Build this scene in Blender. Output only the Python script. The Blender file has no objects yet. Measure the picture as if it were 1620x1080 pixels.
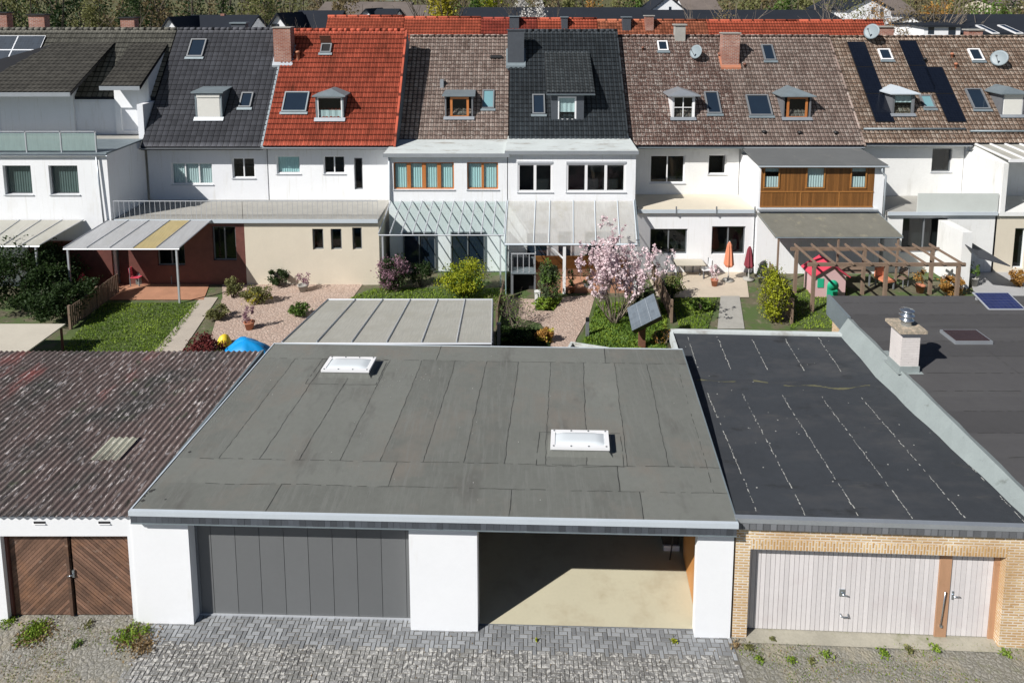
import bpy, math, random
import numpy as np
from mathutils import Matrix, Vector
random.seed(7); rng = np.random.default_rng(7)
C = bpy.context.scene.collection
R = math.radians
# ------------------------------------------------------------------ camera (shift lens, almost level)
PX, TH, CX, CY, H = 1100.0, math.atan(.125), 815.0, 137.5, 14.3
cam = bpy.data.objects.new('camera', bpy.data.cameras.new('camera')); C.objects.link(cam)
cam.location = (0, 0, H); cam.rotation_euler = (math.pi/2-TH, 0, 0)
cam.data.sensor_width = 36; cam.data.lens = PX/1620*36
cam.data.shift_x = (810-CX)/1620; cam.data.shift_y = (CY-540)/1620
cam.data.clip_start = .1; cam.data.clip_end = 3000
sc = bpy.context.scene; sc.camera = cam
# ------------------------------------------------------------------ sky and sun
SUN = Vector((-2.26, -1.74, 2.36)).normalized()
EL = math.asin(SUN.z); AZ = math.atan2(SUN.x, SUN.y)
w = bpy.data.worlds.new('World'); sc.world = w; w.use_nodes = True
sky = w.node_tree.nodes.new('ShaderNodeTexSky'); sky.sky_type = 'NISHITA'; sky.sun_disc = False
sky.sun_elevation = EL; sky.sun_rotation = AZ % (2*math.pi); sky.altitude = 100; sky.air_density = .6; sky.dust_density = .2; sky.ozone_density = 1.6
bg = w.node_tree.nodes['Background']; bg.inputs[1].default_value = .05
w.node_tree.links.new(sky.outputs[0], bg.inputs[0])
sl = bpy.data.lights.new('sun', 'SUN'); sl.energy = 5.0; sl.angle = R(.5); sl.color = (1, .97, .93)
so = bpy.data.objects.new('sun', sl); C.objects.link(so); so.rotation_euler = SUN.to_track_quat('Z', 'Y').to_euler()
so.location = (-30, -20, 60)
sc.view_settings.view_transform = 'Standard'; sc.view_settings.look = 'None'
sc.view_settings.exposure = .29; sc.view_settings.gamma = 1
sc.cycles.max_bounces = 6; sc.cycles.transparent_max_bounces = 12
# ------------------------------------------------------------------ measuring helpers (photo pixel -> world point)
_c, _s = math.cos(TH), math.sin(TH)
def ray(u, v):
    a = (u-CX)/PX; b = (CY-v)/PX
    return Vector((a, _c+b*_s, -_s+b*_c))
def PZ(u, v, z=0.0):
    r = ray(u, v); t = (z-H)/r.z; return Vector((r.x*t, r.y*t, z))
def PY(u, v, y):
    r = ray(u, v); t = y/r.y; return Vector((r.x*t, y, H+r.z*t))
# ------------------------------------------------------------------ mesh builder
class MB:
    def __init__(s, xf=None):
        s.v = []; s.f = []; s.uv = []; s.t = []; s.mi = []; s.xf = xf; s.sm = []
    def face(s, pts, uv=None, tone=.5, mi=0, smooth=False):
        n = len(s.v)
        s.v += [tuple(s.xf(*p)) if s.xf else tuple(p) for p in pts]
        s.f.append(tuple(range(n, n+len(pts))))
        if uv is None:
            a, b, c = Vector(pts[0]), Vector(pts[1]), Vector(pts[-1])
            nn = (b-a).cross(c-a); ax = max(range(3), key=lambda i: abs(nn[i]))
            i, j = ((1, 2), (0, 2), (0, 1))[ax]
            uv = [(p[i], p[j]) for p in pts]
        s.uv += uv; s.t += [tone]*len(pts); s.mi.append(mi); s.sm.append(smooth)
    def box(s, x0, x1, y0, y1, z0, z1, tone=.5, mi=0, top=None):
        P = [(x0,y0,z0),(x1,y0,z0),(x1,y1,z0),(x0,y1,z0),(x0,y0,z1),(x1,y0,z1),(x1,y1,z1),(x0,y1,z1)]
        s.hexa(P, tone, mi)
    def hexa(s, P, tone=.5, mi=0):
        for q in ((0,3,2,1),(4,5,6,7),(0,1,5,4),(1,2,6,5),(2,3,7,6),(3,0,4,7)):
            s.face([P[i] for i in q], tone=tone, mi=mi)
    def mbox(s, M, x0, x1, y0, y1, z0, z1, tone=.5, mi=0):
        P = [(x0,y0,z0),(x1,y0,z0),(x1,y1,z0),(x0,y1,z0),(x0,y0,z1),(x1,y0,z1),(x1,y1,z1),(x0,y1,z1)]
        s.hexa([tuple(M @ Vector(p)) for p in P], tone, mi)
    def slab(s, quad, th, tone=.5, mi=0):          # quad of 4 top points, thickened downwards
        lo = [(p[0], p[1], p[2]-th) for p in quad]
        s.hexa(list(lo)+list(quad), tone, mi)
    def prism(s, poly, z0, z1, tone=.5, mi=0):
        n = len(poly)
        s.face([(x,y,z1) for x,y in poly], tone=tone, mi=mi); s.face([(x,y,z0) for x,y in reversed(poly)], tone=tone, mi=mi)
        for i in range(n):
            a, b = poly[i], poly[(i+1)%n]
            s.face([(a[0],a[1],z0),(b[0],b[1],z0),(b[0],b[1],z1),(a[0],a[1],z1)], tone=tone, mi=mi)
    def tube(s, pts, r, n=8, tone=.5, mi=0, cap=True):
        pts = [Vector(p) for p in pts]; rr = r if isinstance(r, (list, tuple)) else [r]*len(pts)
        rings = []
        for i, p in enumerate(pts):
            d = (pts[min(i+1, len(pts)-1)]-pts[max(i-1, 0)])
            d = d.normalized() if d.length > 1e-9 else Vector((0,0,1))
            a = d.cross(Vector((0,0,1))) if abs(d.z) < .95 else d.cross(Vector((1,0,0)))
            a.normalize(); b = a.cross(d)
            rings.append([tuple(p+(a*math.cos(2*math.pi*k/n)+b*math.sin(2*math.pi*k/n))*rr[i]) for k in range(n)])
        for i in range(len(rings)-1):
            for k in range(n):
                s.face([rings[i][(k+1)%n], rings[i][k], rings[i+1][k], rings[i+1][(k+1)%n]], tone=tone, mi=mi, smooth=n > 5)
        if cap:
            s.face(rings[0], tone=tone, mi=mi); s.face(list(reversed(rings[-1])), tone=tone, mi=mi)
    def lathe(s, prof, loc=(0,0,0), n=20, tone=.5, mi=0, M=None):
        for i in range(len(prof)-1):
            (r0, z0), (r1, z1) = prof[i], prof[i+1]
            for k in range(n):
                a, b = 2*math.pi*k/n, 2*math.pi*(k+1)/n
                q = [(r0*math.cos(a), r0*math.sin(a), z0), (r0*math.cos(b), r0*math.sin(b), z0), (r1*math.cos(b), r1*math.sin(b), z1), (r1*math.cos(a), r1*math.sin(a), z1)]
                if r0 < 1e-6: q = q[1:]
                elif r1 < 1e-6: q = q[:3]
                if M is not None: q = [tuple(M @ Vector(p)) for p in q]
                else: q = [(p[0]+loc[0], p[1]+loc[1], p[2]+loc[2]) for p in q]
                s.face(q, tone=tone, mi=mi, smooth=True)
    def build(s, name, mats, parent=None, base=None):
        if not isinstance(mats, (list, tuple)): mats = [mats]
        me = bpy.data.meshes.new(name)
        org = Vector(ORG.get(parent, (0,0,0))) if parent is not None else (Vector(base) if base is not None else Vector((0,0,0)))
        V = np.array(s.v, dtype=np.float32)-np.array(org, dtype=np.float32)
        me.from_pydata(V.tolist(), [], s.f)
        ul = me.uv_layers.new(name='UVMap'); ul.data.foreach_set('uv', np.array(s.uv, dtype=np.float32).ravel())
        at = me.attributes.new('tone', 'FLOAT', 'CORNER'); at.data.foreach_set('value', np.array(s.t, dtype=np.float32))
        for m in mats: me.materials.append(m)
        me.polygons.foreach_set('material_index', s.mi); me.polygons.foreach_set('use_smooth', s.sm)
        if any(s.sm):
            import bmesh
            bm = bmesh.new(); bm.from_mesh(me); bmesh.ops.remove_doubles(bm, verts=bm.verts, dist=.0004); bm.to_mesh(me); bm.free()
        me.update()
        o = bpy.data.objects.new(name, me); C.objects.link(o)
        if parent is not None: o.parent = parent; ORG[o] = tuple(org)
        else: o.location = org; ORG[o] = tuple(org)
        return o
ORG = {}
def np_mesh(name, V, F, tone, mats, parent=None, base=(0,0,0), mi=None):   # V (n,3); F (m,k) all same k
    me = bpy.data.meshes.new(name)
    org = np.array(ORG[parent] if parent is not None else base, dtype=np.float32)
    V = V.astype(np.float32)-org; m, k = F.shape
    me.vertices.add(len(V)); me.vertices.foreach_set('co', V.ravel())
    me.loops.add(m*k); me.loops.foreach_set('vertex_index', F.astype(np.int32).ravel())
    me.polygons.add(m); me.polygons.foreach_set('loop_start', np.arange(0, m*k, k, dtype=np.int32))
    me.update(calc_edges=True)
    at = me.attributes.new('tone', 'FLOAT', 'CORNER'); at.data.foreach_set('value', np.repeat(tone, k).astype(np.float32))
    for q in (mats if isinstance(mats, (list, tuple)) else [mats]): me.materials.append(q)
    if mi is not None: me.polygons.foreach_set('material_index', mi.astype(np.int32))
    o = bpy.data.objects.new(name, me); C.objects.link(o)
    if parent is not None: o.parent = parent; ORG[o] = ORG[parent]
    else: o.location = base; ORG[o] = tuple(base)
    return o
def tag(o, label=None, cat=None, group=None, kind=None):
    if label: o['label'] = label
    if cat: o['category'] = cat
    if group: o['group'] = group
    if kind: o['kind'] = kind
    return o
def thing(name, loc, label, cat, group=None):
    o = bpy.data.objects.new(name, None); C.objects.link(o); o.location = loc; o.empty_display_size = .3
    ORG[o] = tuple(loc); return tag(o, label, cat, group)
# ------------------------------------------------------------------ materials
def newmat(name):
    m = bpy.data.materials.new(name); m.use_nodes = True; nt = m.node_tree
    return m, nt, nt.nodes['Principled BSDF']
def N(nt, t, **k):
    n = nt.nodes.new(t)
    for a, b in k.items(): setattr(n, a, b)
    return n
def mixc(nt, fac, a, b, mode='MIX'):
    n = N(nt, 'ShaderNodeMix', data_type='RGBA', blend_type=mode)
    for i, x in ((0, fac), (6, a), (7, b)):
        if hasattr(x, 'is_linked') or hasattr(x, 'links'): nt.links.new(x, n.inputs[i])
        elif i == 0: n.inputs[0].default_value = x
        else: n.inputs[i].default_value = (*x, 1) if len(x) == 3 else x
    return n.outputs[2]
def noise(nt, co, scale, detail=4, rough=.6, vec=None):
    n = N(nt, 'ShaderNodeTexNoise'); n.inputs['Scale'].default_value = scale; n.inputs['Detail'].default_value = detail; n.inputs['Roughness'].default_value = rough
    if vec is not None:
        mp = N(nt, 'ShaderNodeMapping'); mp.inputs['Scale'].default_value = vec; nt.links.new(co, mp.inputs[0]); co = mp.outputs[0]
    nt.links.new(co, n.inputs['Vector']); return n.outputs['Fac']
def ramp(nt, fac, a, b, ca=(0,0,0), cb=(1,1,1)):
    r = N(nt, 'ShaderNodeValToRGB'); r.color_ramp.elements[0].position = a; r.color_ramp.elements[1].position = b
    r.color_ramp.elements[0].color = (*ca, 1); r.color_ramp.elements[1].color = (*cb, 1)
    nt.links.new(fac, r.inputs[0]); return r.outputs[0]
def mathn(nt, op, a, b=0):
    n = N(nt, 'ShaderNodeMath', operation=op)
    for i, x in ((0, a), (1, b)):
        if hasattr(x, 'links'): nt.links.new(x, n.inputs[i])
        else: n.inputs[i].default_value = x
    return n.outputs[0]
def sc3(c, k): return tuple(min(1, x*k) for x in c)
def mat(name, col, rough=.75, var=.18, vs=1.2, bump=0, bs=60, metal=0, tone=0, spots=None, stretch=None, grime=None, spec=None):
    """plain surface: two noises vary the colour, an optional attribute 'tone' shifts it per element, optional spots (colour, scale, lo, hi)"""
    m, nt, b = newmat(name)
    geo = N(nt, 'ShaderNodeNewGeometry').outputs['Position']
    n1 = noise(nt, geo, vs, 5, .65, stretch); n2 = noise(nt, geo, vs*14, 3, .6, stretch)
    s = mathn(nt, 'ADD', mathn(nt, 'MULTIPLY', n1, .65), mathn(nt, 'MULTIPLY', n2, .35))
    c = mixc(nt, ramp(nt, s, .3, .7), sc3(col, 1-var), sc3(col, 1+var))
    if tone:
        at = N(nt, 'ShaderNodeAttribute'); at.attribute_name = 'tone'
        k = mathn(nt, 'ADD', mathn(nt, 'MULTIPLY', at.outputs['Fac'], 2*tone), 1-tone)
        hs = N(nt, 'ShaderNodeHueSaturation'); nt.links.new(k, hs.inputs['Value']); nt.links.new(c, hs.inputs['Color']); c = hs.outputs[0]
    for sp in (spots or []):
        q = noise(nt, geo, sp[1], 4, .7, sp[4] if len(sp) > 4 else None)
        c = mixc(nt, ramp(nt, q, sp[2], sp[3]), c, sp[0])
    nt.links.new(c, b.inputs['Base Color']); b.inputs['Roughness'].default_value = rough; b.inputs['Metallic'].default_value = metal
    if spec is not None: b.inputs['Specular IOR Level'].default_value = spec
    if bump:
        bn = N(nt, 'ShaderNodeBump'); bn.inputs['Strength'].default_value = bump; bn.inputs['Distance'].default_value = .02
        nt.links.new(noise(nt, geo, bs, 4), bn.inputs['Height']); nt.links.new(bn.outputs[0], b.inputs['Normal'])
    return m
def tile_mat(name, col, var=.25, lichen=None, lthr=(.58, .68), rough=.7, stain=None, spec=.15, joint=(.22, .2)):
    """roof tiles: one tone per tile from the UV cell (u = tile column, v = course), lichen specks, streaks"""
    m, nt, b = newmat(name)
    uv = N(nt, 'ShaderNodeUVMap').outputs[0]; geo = N(nt, 'ShaderNodeNewGeometry').outputs['Position']
    fl = N(nt, 'ShaderNodeVectorMath', operation='FLOOR'); nt.links.new(uv, fl.inputs[0])
    wn = N(nt, 'ShaderNodeTexWhiteNoise', noise_dimensions='2D'); nt.links.new(fl.outputs[0], wn.inputs['Vector'])
    k = mathn(nt, 'ADD', mathn(nt, 'MULTIPLY', wn.outputs['Value'], var*2), 1-var)
    n1 = noise(nt, geo, .7, 5, .7)
    c = mixc(nt, ramp(nt, n1, .35, .65), sc3(col, .86), sc3(col, 1.14))
    hs = N(nt, 'ShaderNodeHueSaturation'); nt.links.new(k, hs.inputs['Value']); nt.links.new(c, hs.inputs['Color']); c = hs.outputs[0]
    if stain: c = mixc(nt, ramp(nt, noise(nt, geo, 1.3, 6, .75, (1, .35, .35)), .5, .72), c, stain)
    if lichen:
        q = mathn(nt, 'ADD', mathn(nt, 'MULTIPLY', noise(nt, geo, 11, 5, .85), .93), mathn(nt, 'MULTIPLY', wn.outputs['Value'], .07))
        c = mixc(nt, ramp(nt, q, *lthr), c, lichen)
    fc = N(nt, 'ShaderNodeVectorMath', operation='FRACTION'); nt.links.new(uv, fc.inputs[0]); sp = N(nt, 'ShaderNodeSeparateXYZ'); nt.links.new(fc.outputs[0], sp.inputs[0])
    gap_shade_u = ramp(nt, sp.outputs[0], joint[0]*.6, joint[0], (1, 1, 1), (0, 0, 0)); gap_shade_v = ramp(nt, sp.outputs[1], joint[1]*.6, joint[1], (1, 1, 1), (0, 0, 0))
    c = mixc(nt, mathn(nt, 'MULTIPLY', mathn(nt, 'MAXIMUM', gap_shade_u, gap_shade_v), .85), c, sc3(col, .12))  # shade of tile overlaps and grooves, with some dirt, painted as dark lines
    nt.links.new(c, b.inputs['Base Color']); b.inputs['Roughness'].default_value = rough; b.inputs['Specular IOR Level'].default_value = spec
    bn = N(nt, 'ShaderNodeBump'); bn.inputs['Strength'].default_value = .3; bn.inputs['Distance'].default_value = .01
    nt.links.new(noise(nt, geo, 50, 3), bn.inputs['Height']); nt.links.new(bn.outputs[0], b.inputs['Normal'])
    return m
def brick_mat(name, c1, c2, mortar, bw=.22, bh=.065, ms=.012, rot=False):
    m, nt, b = newmat(name)
    uv = N(nt, 'ShaderNodeUVMap').outputs[0]
    if rot:
        mp = N(nt, 'ShaderNodeMapping'); mp.inputs['Rotation'].default_value = (0, 0, math.pi/2); nt.links.new(uv, mp.inputs[0]); uv = mp.outputs[0]
    t = N(nt, 'ShaderNodeTexBrick'); nt.links.new(uv, t.inputs['Vector'])
    for k, v in (('Scale', 1), ('Brick Width', bw), ('Row Height', bh), ('Mortar Size', ms), ('Bias', 0), ('Mortar Smooth', .2)): t.inputs[k].default_value = v
    t.inputs['Color1'].default_value = (*c1, 1); t.inputs['Color2'].default_value = (*c2, 1); t.inputs['Mortar'].default_value = (*mortar, 1)
    geo = N(nt, 'ShaderNodeNewGeometry').outputs['Position']
    c = mixc(nt, ramp(nt, noise(nt, uv, 9, 3, .6, (.7, 1.9, 1)), .62, .72), t.outputs['Color'], sc3(c1, .45))
    c = mixc(nt, ramp(nt, noise(nt, geo, .8, 5), .3, .8), c, sc3(c1, .8))
    nt.links.new(c, b.inputs['Base Color']); b.inputs['Roughness'].default_value = .85
    bn = N(nt, 'ShaderNodeBump'); bn.inputs['Strength'].default_value = .6; bn.inputs['Distance'].default_value = .01; bn.invert = True
    nt.links.new(t.outputs['Fac'], bn.inputs['Height']); nt.links.new(bn.outputs[0], b.inputs['Normal'])
    return m
def glass_mat(name, tint=(.75, .85, .85), op=.25, rough=.04):
    """window pane: see-through, with reflections"""
    m, nt, b = newmat(name)
    tr = N(nt, 'ShaderNodeBsdfTransparent'); tr.inputs[0].default_value = (*tint, 1)
    gl = N(nt, 'ShaderNodeBsdfGlossy'); gl.inputs['Roughness'].default_value = rough
    lw = N(nt, 'ShaderNodeLayerWeight'); lw.inputs['Blend'].default_value = .5
    k = mathn(nt, 'ADD', mathn(nt, 'POWER', lw.outputs['Facing'], 4), op*.2)
    mx = N(nt, 'ShaderNodeMixShader'); nt.links.new(k, mx.inputs[0]); nt.links.new(tr.outputs[0], mx.inputs[1]); nt.links.new(gl.outputs[0], mx.inputs[2])
    nt.links.new(mx.outputs[0], nt.nodes['Material Output'].inputs[0]); return m
def poly_mat(name, col, opacity=.75, dirt=(.3, .28, .22)):
    """dirty translucent plastic sheet: diffuse + translucent + some straight transparency"""
    m, nt, b = newmat(name)
    geo = N(nt, 'ShaderNodeNewGeometry').outputs['Position']
    c = mixc(nt, ramp(nt, noise(nt, geo, 1.1, 6, .7), .45, .8), col, dirt)
    c = mixc(nt, ramp(nt, noise(nt, geo, 30, 2, .6, (1, .05, .05)), .4, .7), c, sc3(col, .85))
    df = N(nt, 'ShaderNodeBsdfDiffuse'); ts = N(nt, 'ShaderNodeBsdfTranslucent'); tr = N(nt, 'ShaderNodeBsdfTransparent'); gl = N(nt, 'ShaderNodeBsdfGlossy')
    gl.inputs['Roughness'].default_value = .25; nt.links.new(c, df.inputs[0]); nt.links.new(c, ts.inputs[0])
    def mx(f, a, bb):
        q = N(nt, 'ShaderNodeMixShader'); q.inputs[0].default_value = f; nt.links.new(a, q.inputs[1]); nt.links.new(bb, q.inputs[2]); return q.outputs[0]
    o = mx(.35, df.outputs[0], ts.outputs[0]); o = mx(1-opacity, o, tr.outputs[0]); o = mx(.06, o, gl.outputs[0])
    nt.links.new(o, nt.nodes['Material Output'].inputs[0]); return m
def leaf_mat(name, c1, c2, trans=.3, rough=.6):
    m, nt, b = newmat(name)
    at = N(nt, 'ShaderNodeAttribute'); at.attribute_name = 'tone'
    c = mixc(nt, at.outputs['Fac'], c1, c2)
    df = N(nt, 'ShaderNodeBsdfPrincipled'); df.inputs['Roughness'].default_value = rough; df.inputs['Specular IOR Level'].default_value = .25
    ts = N(nt, 'ShaderNodeBsdfTranslucent'); nt.links.new(c, df.inputs['Base Color']); nt.links.new(c, ts.inputs[0])
    q = N(nt, 'ShaderNodeMixShader'); q.inputs[0].default_value = trans; nt.links.new(df.outputs[0], q.inputs[1]); nt.links.new(ts.outputs[0], q.inputs[2])
    nt.links.new(q.outputs[0], nt.nodes['Material Output'].inputs[0]); nt.nodes.remove(b); return m
def solar_mat(name, cell=.16, col=(.005, .007, .013), line=(.012, .015, .022), rough=.22, spec=.5):
    m, nt, b = newmat(name)
    t = N(nt, 'ShaderNodeTexBrick'); t.offset = 0; nt.links.new(N(nt, 'ShaderNodeUVMap').outputs[0], t.inputs['Vector'])
    for k, v in (('Scale', 1), ('Brick Width', cell), ('Row Height', cell), ('Mortar Size', .004), ('Mortar Smooth', 0)): t.inputs[k].default_value = v
    t.inputs['Color1'].default_value = (*col, 1); t.inputs['Color2'].default_value = (*sc3(col, 1.25), 1); t.inputs['Mortar'].default_value = (*line, 1)
    nt.links.new(t.outputs['Color'], b.inputs['Base Color']); b.inputs['Roughness'].default_value = rough; b.inputs['Specular IOR Level'].default_value = spec
    return m
def cobble_mat(name, stone, stone2, joint, scale=9, patch=None, patch2=None, pscale=.9, pt=(.48, .6), rough=.9):
    """worn paving: blocks, sandy joints, patches of moss or sand over them"""
    m, nt, b = newmat(name)
    geo = N(nt, 'ShaderNodeNewGeometry').outputs['Position']
    wv = N(nt, 'ShaderNodeTexNoise'); wv.inputs['Scale'].default_value = 6; nt.links.new(geo, wv.inputs['Vector'])
    ad = N(nt, 'ShaderNodeVectorMath', operation='MULTIPLY_ADD'); nt.links.new(wv.outputs['Color'], ad.inputs[0]); ad.inputs[1].default_value = (.05, .05, 0); nt.links.new(geo, ad.inputs[2])
    vo = N(nt, 'ShaderNodeTexVoronoi', feature='DISTANCE_TO_EDGE'); vo.inputs['Scale'].default_value = scale; nt.links.new(ad.outputs[0], vo.inputs['Vector'])
    vc = N(nt, 'ShaderNodeTexVoronoi'); vc.inputs['Scale'].default_value = scale; nt.links.new(ad.outputs[0], vc.inputs['Vector'])
    sx = N(nt, 'ShaderNodeSeparateColor'); nt.links.new(vc.outputs['Color'], sx.inputs[0])
    c = mixc(nt, sx.outputs[0], stone, stone2)
    c = mixc(nt, ramp(nt, noise(nt, geo, 30, 4), .4, .7), c, sc3(stone, .6))
    c = mixc(nt, ramp(nt, vo.outputs['Distance'], .02, .09), joint, c)
    if patch: c = mixc(nt, ramp(nt, noise(nt, geo, pscale, 7, .72), *pt), c, patch)
    if patch2: c = mixc(nt, ramp(nt, noise(nt, geo, pscale*2.3, 7, .75), .55, .68), c, patch2)
    c = mixc(nt, ramp(nt, noise(nt, geo, 55, 3), .35, .75), c, mixc(nt, .5, c, sc3(stone2, 1.5)))
    nt.links.new(c, b.inputs['Base Color']); b.inputs['Roughness'].default_value = rough
    bn = N(nt, 'ShaderNodeBump'); bn.inputs['Strength'].default_value = .7; bn.inputs['Distance'].default_value = .02
    h = mathn(nt, 'ADD', mathn(nt, 'MULTIPLY', vo.outputs['Distance'], 3), noise(nt, geo, 25, 5))
    nt.links.new(h, bn.inputs['Height']); nt.links.new(bn.outputs[0], b.inputs['Normal']); return m
M = {}
M['white'] = mat('white_render', (.8, .81, .82), .85, .03, .9, .15, 90, spots=[((.68, .67, .63), 1.2, .6, .9, (1, 1, .3)), ((.66, .655, .62), 4, .56, .78, (2.2, 1, .1)), ((.55, .54, .5), 2.5, .68, .82, (3, 1, .15))])
M['white_clean'] = mat('clean_white_render', (.8, .81, .82), .85, .025, .9, .2, 90, spots=[((.7, .69, .66), 1.4, .62, .9, (1, 1, .3))])
M['white3'] = mat('greyish_white_render', (.74, .75, .77), .85, .04, .9, .15, 90, spots=[((.58, .57, .53), 1.6, .58, .9, (1.5, 1, .2))])
M['white2'] = mat('aged_white_render', (.74, .74, .72), .85, .06, .9, .15, 90, spots=[((.5, .49, .45), 1.1, .56, .9, (1, 1, .25)), ((.5, .48, .42), 4, .62, .85, (2.5, 1, .12))])
M['cream'] = mat('cream_render', (.62, .56, .45), .85, .06, .9, .15, 90)
M['pvc'] = mat('white_window_plastic', (.78, .78, .78), .35, .02)
M['wood_fr'] = mat('varnished_window_wood', (.45, .16, .045), .45, .25, 2, stretch=(1, 1, .2))
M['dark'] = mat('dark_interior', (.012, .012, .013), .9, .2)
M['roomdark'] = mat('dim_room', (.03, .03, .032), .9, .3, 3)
M['zinc'] = mat('zinc_sheet', (.42, .45, .48), .38, .1, 1.5, metal=.55)
M['zinc_d'] = mat('weathered_zinc', (.2, .24, .26), .55, .2, 1.5, metal=.3)
M['alu'] = mat('aluminium_profile', (.55, .57, .6), .4, .06, metal=.4)
M['trim'] = mat('pale_metal_trim', (.5, .55, .59), .4, .05)
M['greyframe'] = mat('grey_frame_metal', (.16, .17, .18), .5, .1)
M['slate'] = mat('slate_cladding', (.06, .068, .08), .6, .15, 4, tone=.3)
M['slate_l'] = mat('grey_slate_edging', (.14, .145, .155), .6, .12, 4, tone=.3)
M['felt'] = mat('grey_felt_roofing', (.148, .153, .137), .92, .13, .45, .6, 120, tone=.2, spots=[((.185, .165, .14), .5, .52, .78), ((.1, .097, .088), .8, .58, .78, (1, .45, 1)), ((.17, .175, .16), 3.5, .5, .75, (3, .25, 1)), ((.3, .3, .26), 34, .69, .76), ((.06, .058, .05), 21, .72, .8)])
M['feltseam'] = mat('bitumen_seam', (.035, .035, .033), .8, .3, 9)
M['felt_dark'] = mat('black_felt_roofing', (.036, .041, .048), .8, .2, .35, .5, 140, tone=.14, spots=[((.058, .06, .064), .42, .5, .7, (1, 2.2, 1)), ((.075, .074, .07), 1.1, .62, .78, (.6, 2.5, 1)), ((.018, .019, .02), .9, .6, .75, (1, 2, 1))])
M['felt_r'] = mat('dark_brown_felt_roofing', (.066, .064, .065), .85, .12, .4, .4, 120, tone=.14, spots=[((.085, .084, .083), .5, .55, .8, (.4, 2.5, 1)), ((.16, .16, .15), 30, .74, .8)])
M['fleck'] = mat('white_flecks', (.4, .4, .37), .9, .3, 20)
M['moss'] = mat('dried_puddle_rim', (.12, .115, .065), .95, .3, 12)
M['kerb'] = mat('pale_grey_bitumen_kerb', (.25, .285, .28), .8, .12, 1.6, .3, 60, spots=[((.16, .18, .17), 2.5, .62, .75)])
M['door_grey'] = mat('grey_door_panel', (.135, .14, .142), .5, .05, .8, tone=.06)
M['door_white'] = mat('pale_ribbed_door', (.64, .61, .605), .55, .07, .8, tone=.08, spots=[((.56, .5, .5), .7, .55, .8), ((.42, .36, .33), 2.2, .68, .85, (3, 1, .5))])
M['tan_post'] = mat('faded_orange_post', (.42, .24, .14), .6, .15, 1.2, stretch=(1, 1, .2), spots=[((.3, .15, .08), 2, .6, .8)])
M['conc'] = mat('concrete', (.34, .33, .3), .9, .15, 2, .3, 60)
M['beige_floor'] = mat('beige_floor_coating', (.5, .465, .34), .7, .05, .9, spots=[((.36, .32, .22), 1.6, .66, .76), ((.15, .13, .1), 7, .72, .76), ((.42, .37, .26), .8, .5, .7)])
M['orange_wood'] = mat('orange_board', (.5, .23, .07), .5, .15, 1.2, stretch=(1, 1, .2))
M['redwood'] = mat('red_brown_frame_paint', (.13, .045, .035), .6, .3, 3)
M['plank'] = mat('weathered_brown_planks', (.155, .085, .055), .75, .4, 2.2, .4, 40, tone=.4, spots=[((.26, .13, .07), .9, .55, .75), ((.3, .22, .17), 3.5, .6, .75, (1, 1, 1.5))])
M['brickwall'] = brick_mat('yellow_brick', (.52, .31, .13), (.74, .56, .3), (.78, .74, .66), ms=.015)
M['brickstand'] = brick_mat('yellow_soldier_brick', (.52, .3, .11), (.74, .53, .26), (.76, .71, .62), ms=.015, rot=True)
M['chim'] = brick_mat('red_brick', (.27, .085, .05), (.45, .2, .13), (.5, .46, .42), bw=.25, bh=.08)
M['chimw'] = brick_mat('pale_pink_brick', (.68, .63, .6), (.72, .67, .64), (.64, .6, .57), bw=.25, bh=.08, ms=.008)
M['black'] = mat('black_plastic', (.012, .012, .013), .5, .2)
M['steel'] = mat('galvanised_steel', (.5, .55, .6), .25, .08, metal=.9)
M['glass'] = glass_mat('window_glass')
M['glass_roof'] = glass_mat('canopy_glass', (.95, .985, .98), .3)
M['opal'] = mat('opal_acrylic', (.62, .66, .68), .25, .03)
M['poly'] = poly_mat('twinwall_sheet', (.62, .61, .55), .93, (.5, .48, .4))
M['poly_w'] = poly_mat('milky_twinwall_sheet', (.84, .84, .81), .42, (.55, .52, .42))
M['poly_g'] = poly_mat('grey_twinwall_sheet', (.56, .57, .58), .9, (.46, .46, .44))
M['poly_y'] = poly_mat('yellowed_twinwall_sheet', (.6, .5, .26), .9, (.5, .43, .26))
M['curtain'] = mat('white_curtain', (.62, .66, .66), .9, .08, 5, stretch=(9, 1, .3))
M['blindteal'] = mat('pale_teal_blind', (.55, .72, .72), .8, .05)
M['shutter'] = mat('pale_roller_shutter', (.66, .65, .6), .5, .03)
M['solar'] = solar_mat('solar_cells'); M['solar_grey'] = solar_mat('glossy_grey_cells', .16, (.13, .155, .18), (.2, .22, .24), .3)
M['solar_left'] = solar_mat('blue_grey_cells', .16, (.03, .04, .055), (.06, .07, .085), .5, spec=.06)
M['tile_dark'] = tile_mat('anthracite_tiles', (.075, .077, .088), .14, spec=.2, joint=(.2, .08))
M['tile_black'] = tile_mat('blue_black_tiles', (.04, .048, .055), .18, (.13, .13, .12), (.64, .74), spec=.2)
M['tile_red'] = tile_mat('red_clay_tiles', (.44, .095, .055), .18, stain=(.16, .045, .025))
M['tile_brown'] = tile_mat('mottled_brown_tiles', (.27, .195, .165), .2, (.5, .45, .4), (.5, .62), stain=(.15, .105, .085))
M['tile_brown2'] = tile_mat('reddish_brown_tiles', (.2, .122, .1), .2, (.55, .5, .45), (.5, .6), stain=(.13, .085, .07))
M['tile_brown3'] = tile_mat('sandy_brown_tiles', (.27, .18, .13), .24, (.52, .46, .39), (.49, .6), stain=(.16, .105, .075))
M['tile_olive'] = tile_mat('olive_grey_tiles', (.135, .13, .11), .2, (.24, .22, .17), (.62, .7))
M['tile_char'] = tile_mat('charcoal_brown_tiles', (.05, .047, .04), .2, (.12, .11, .09), (.64, .72))
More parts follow.
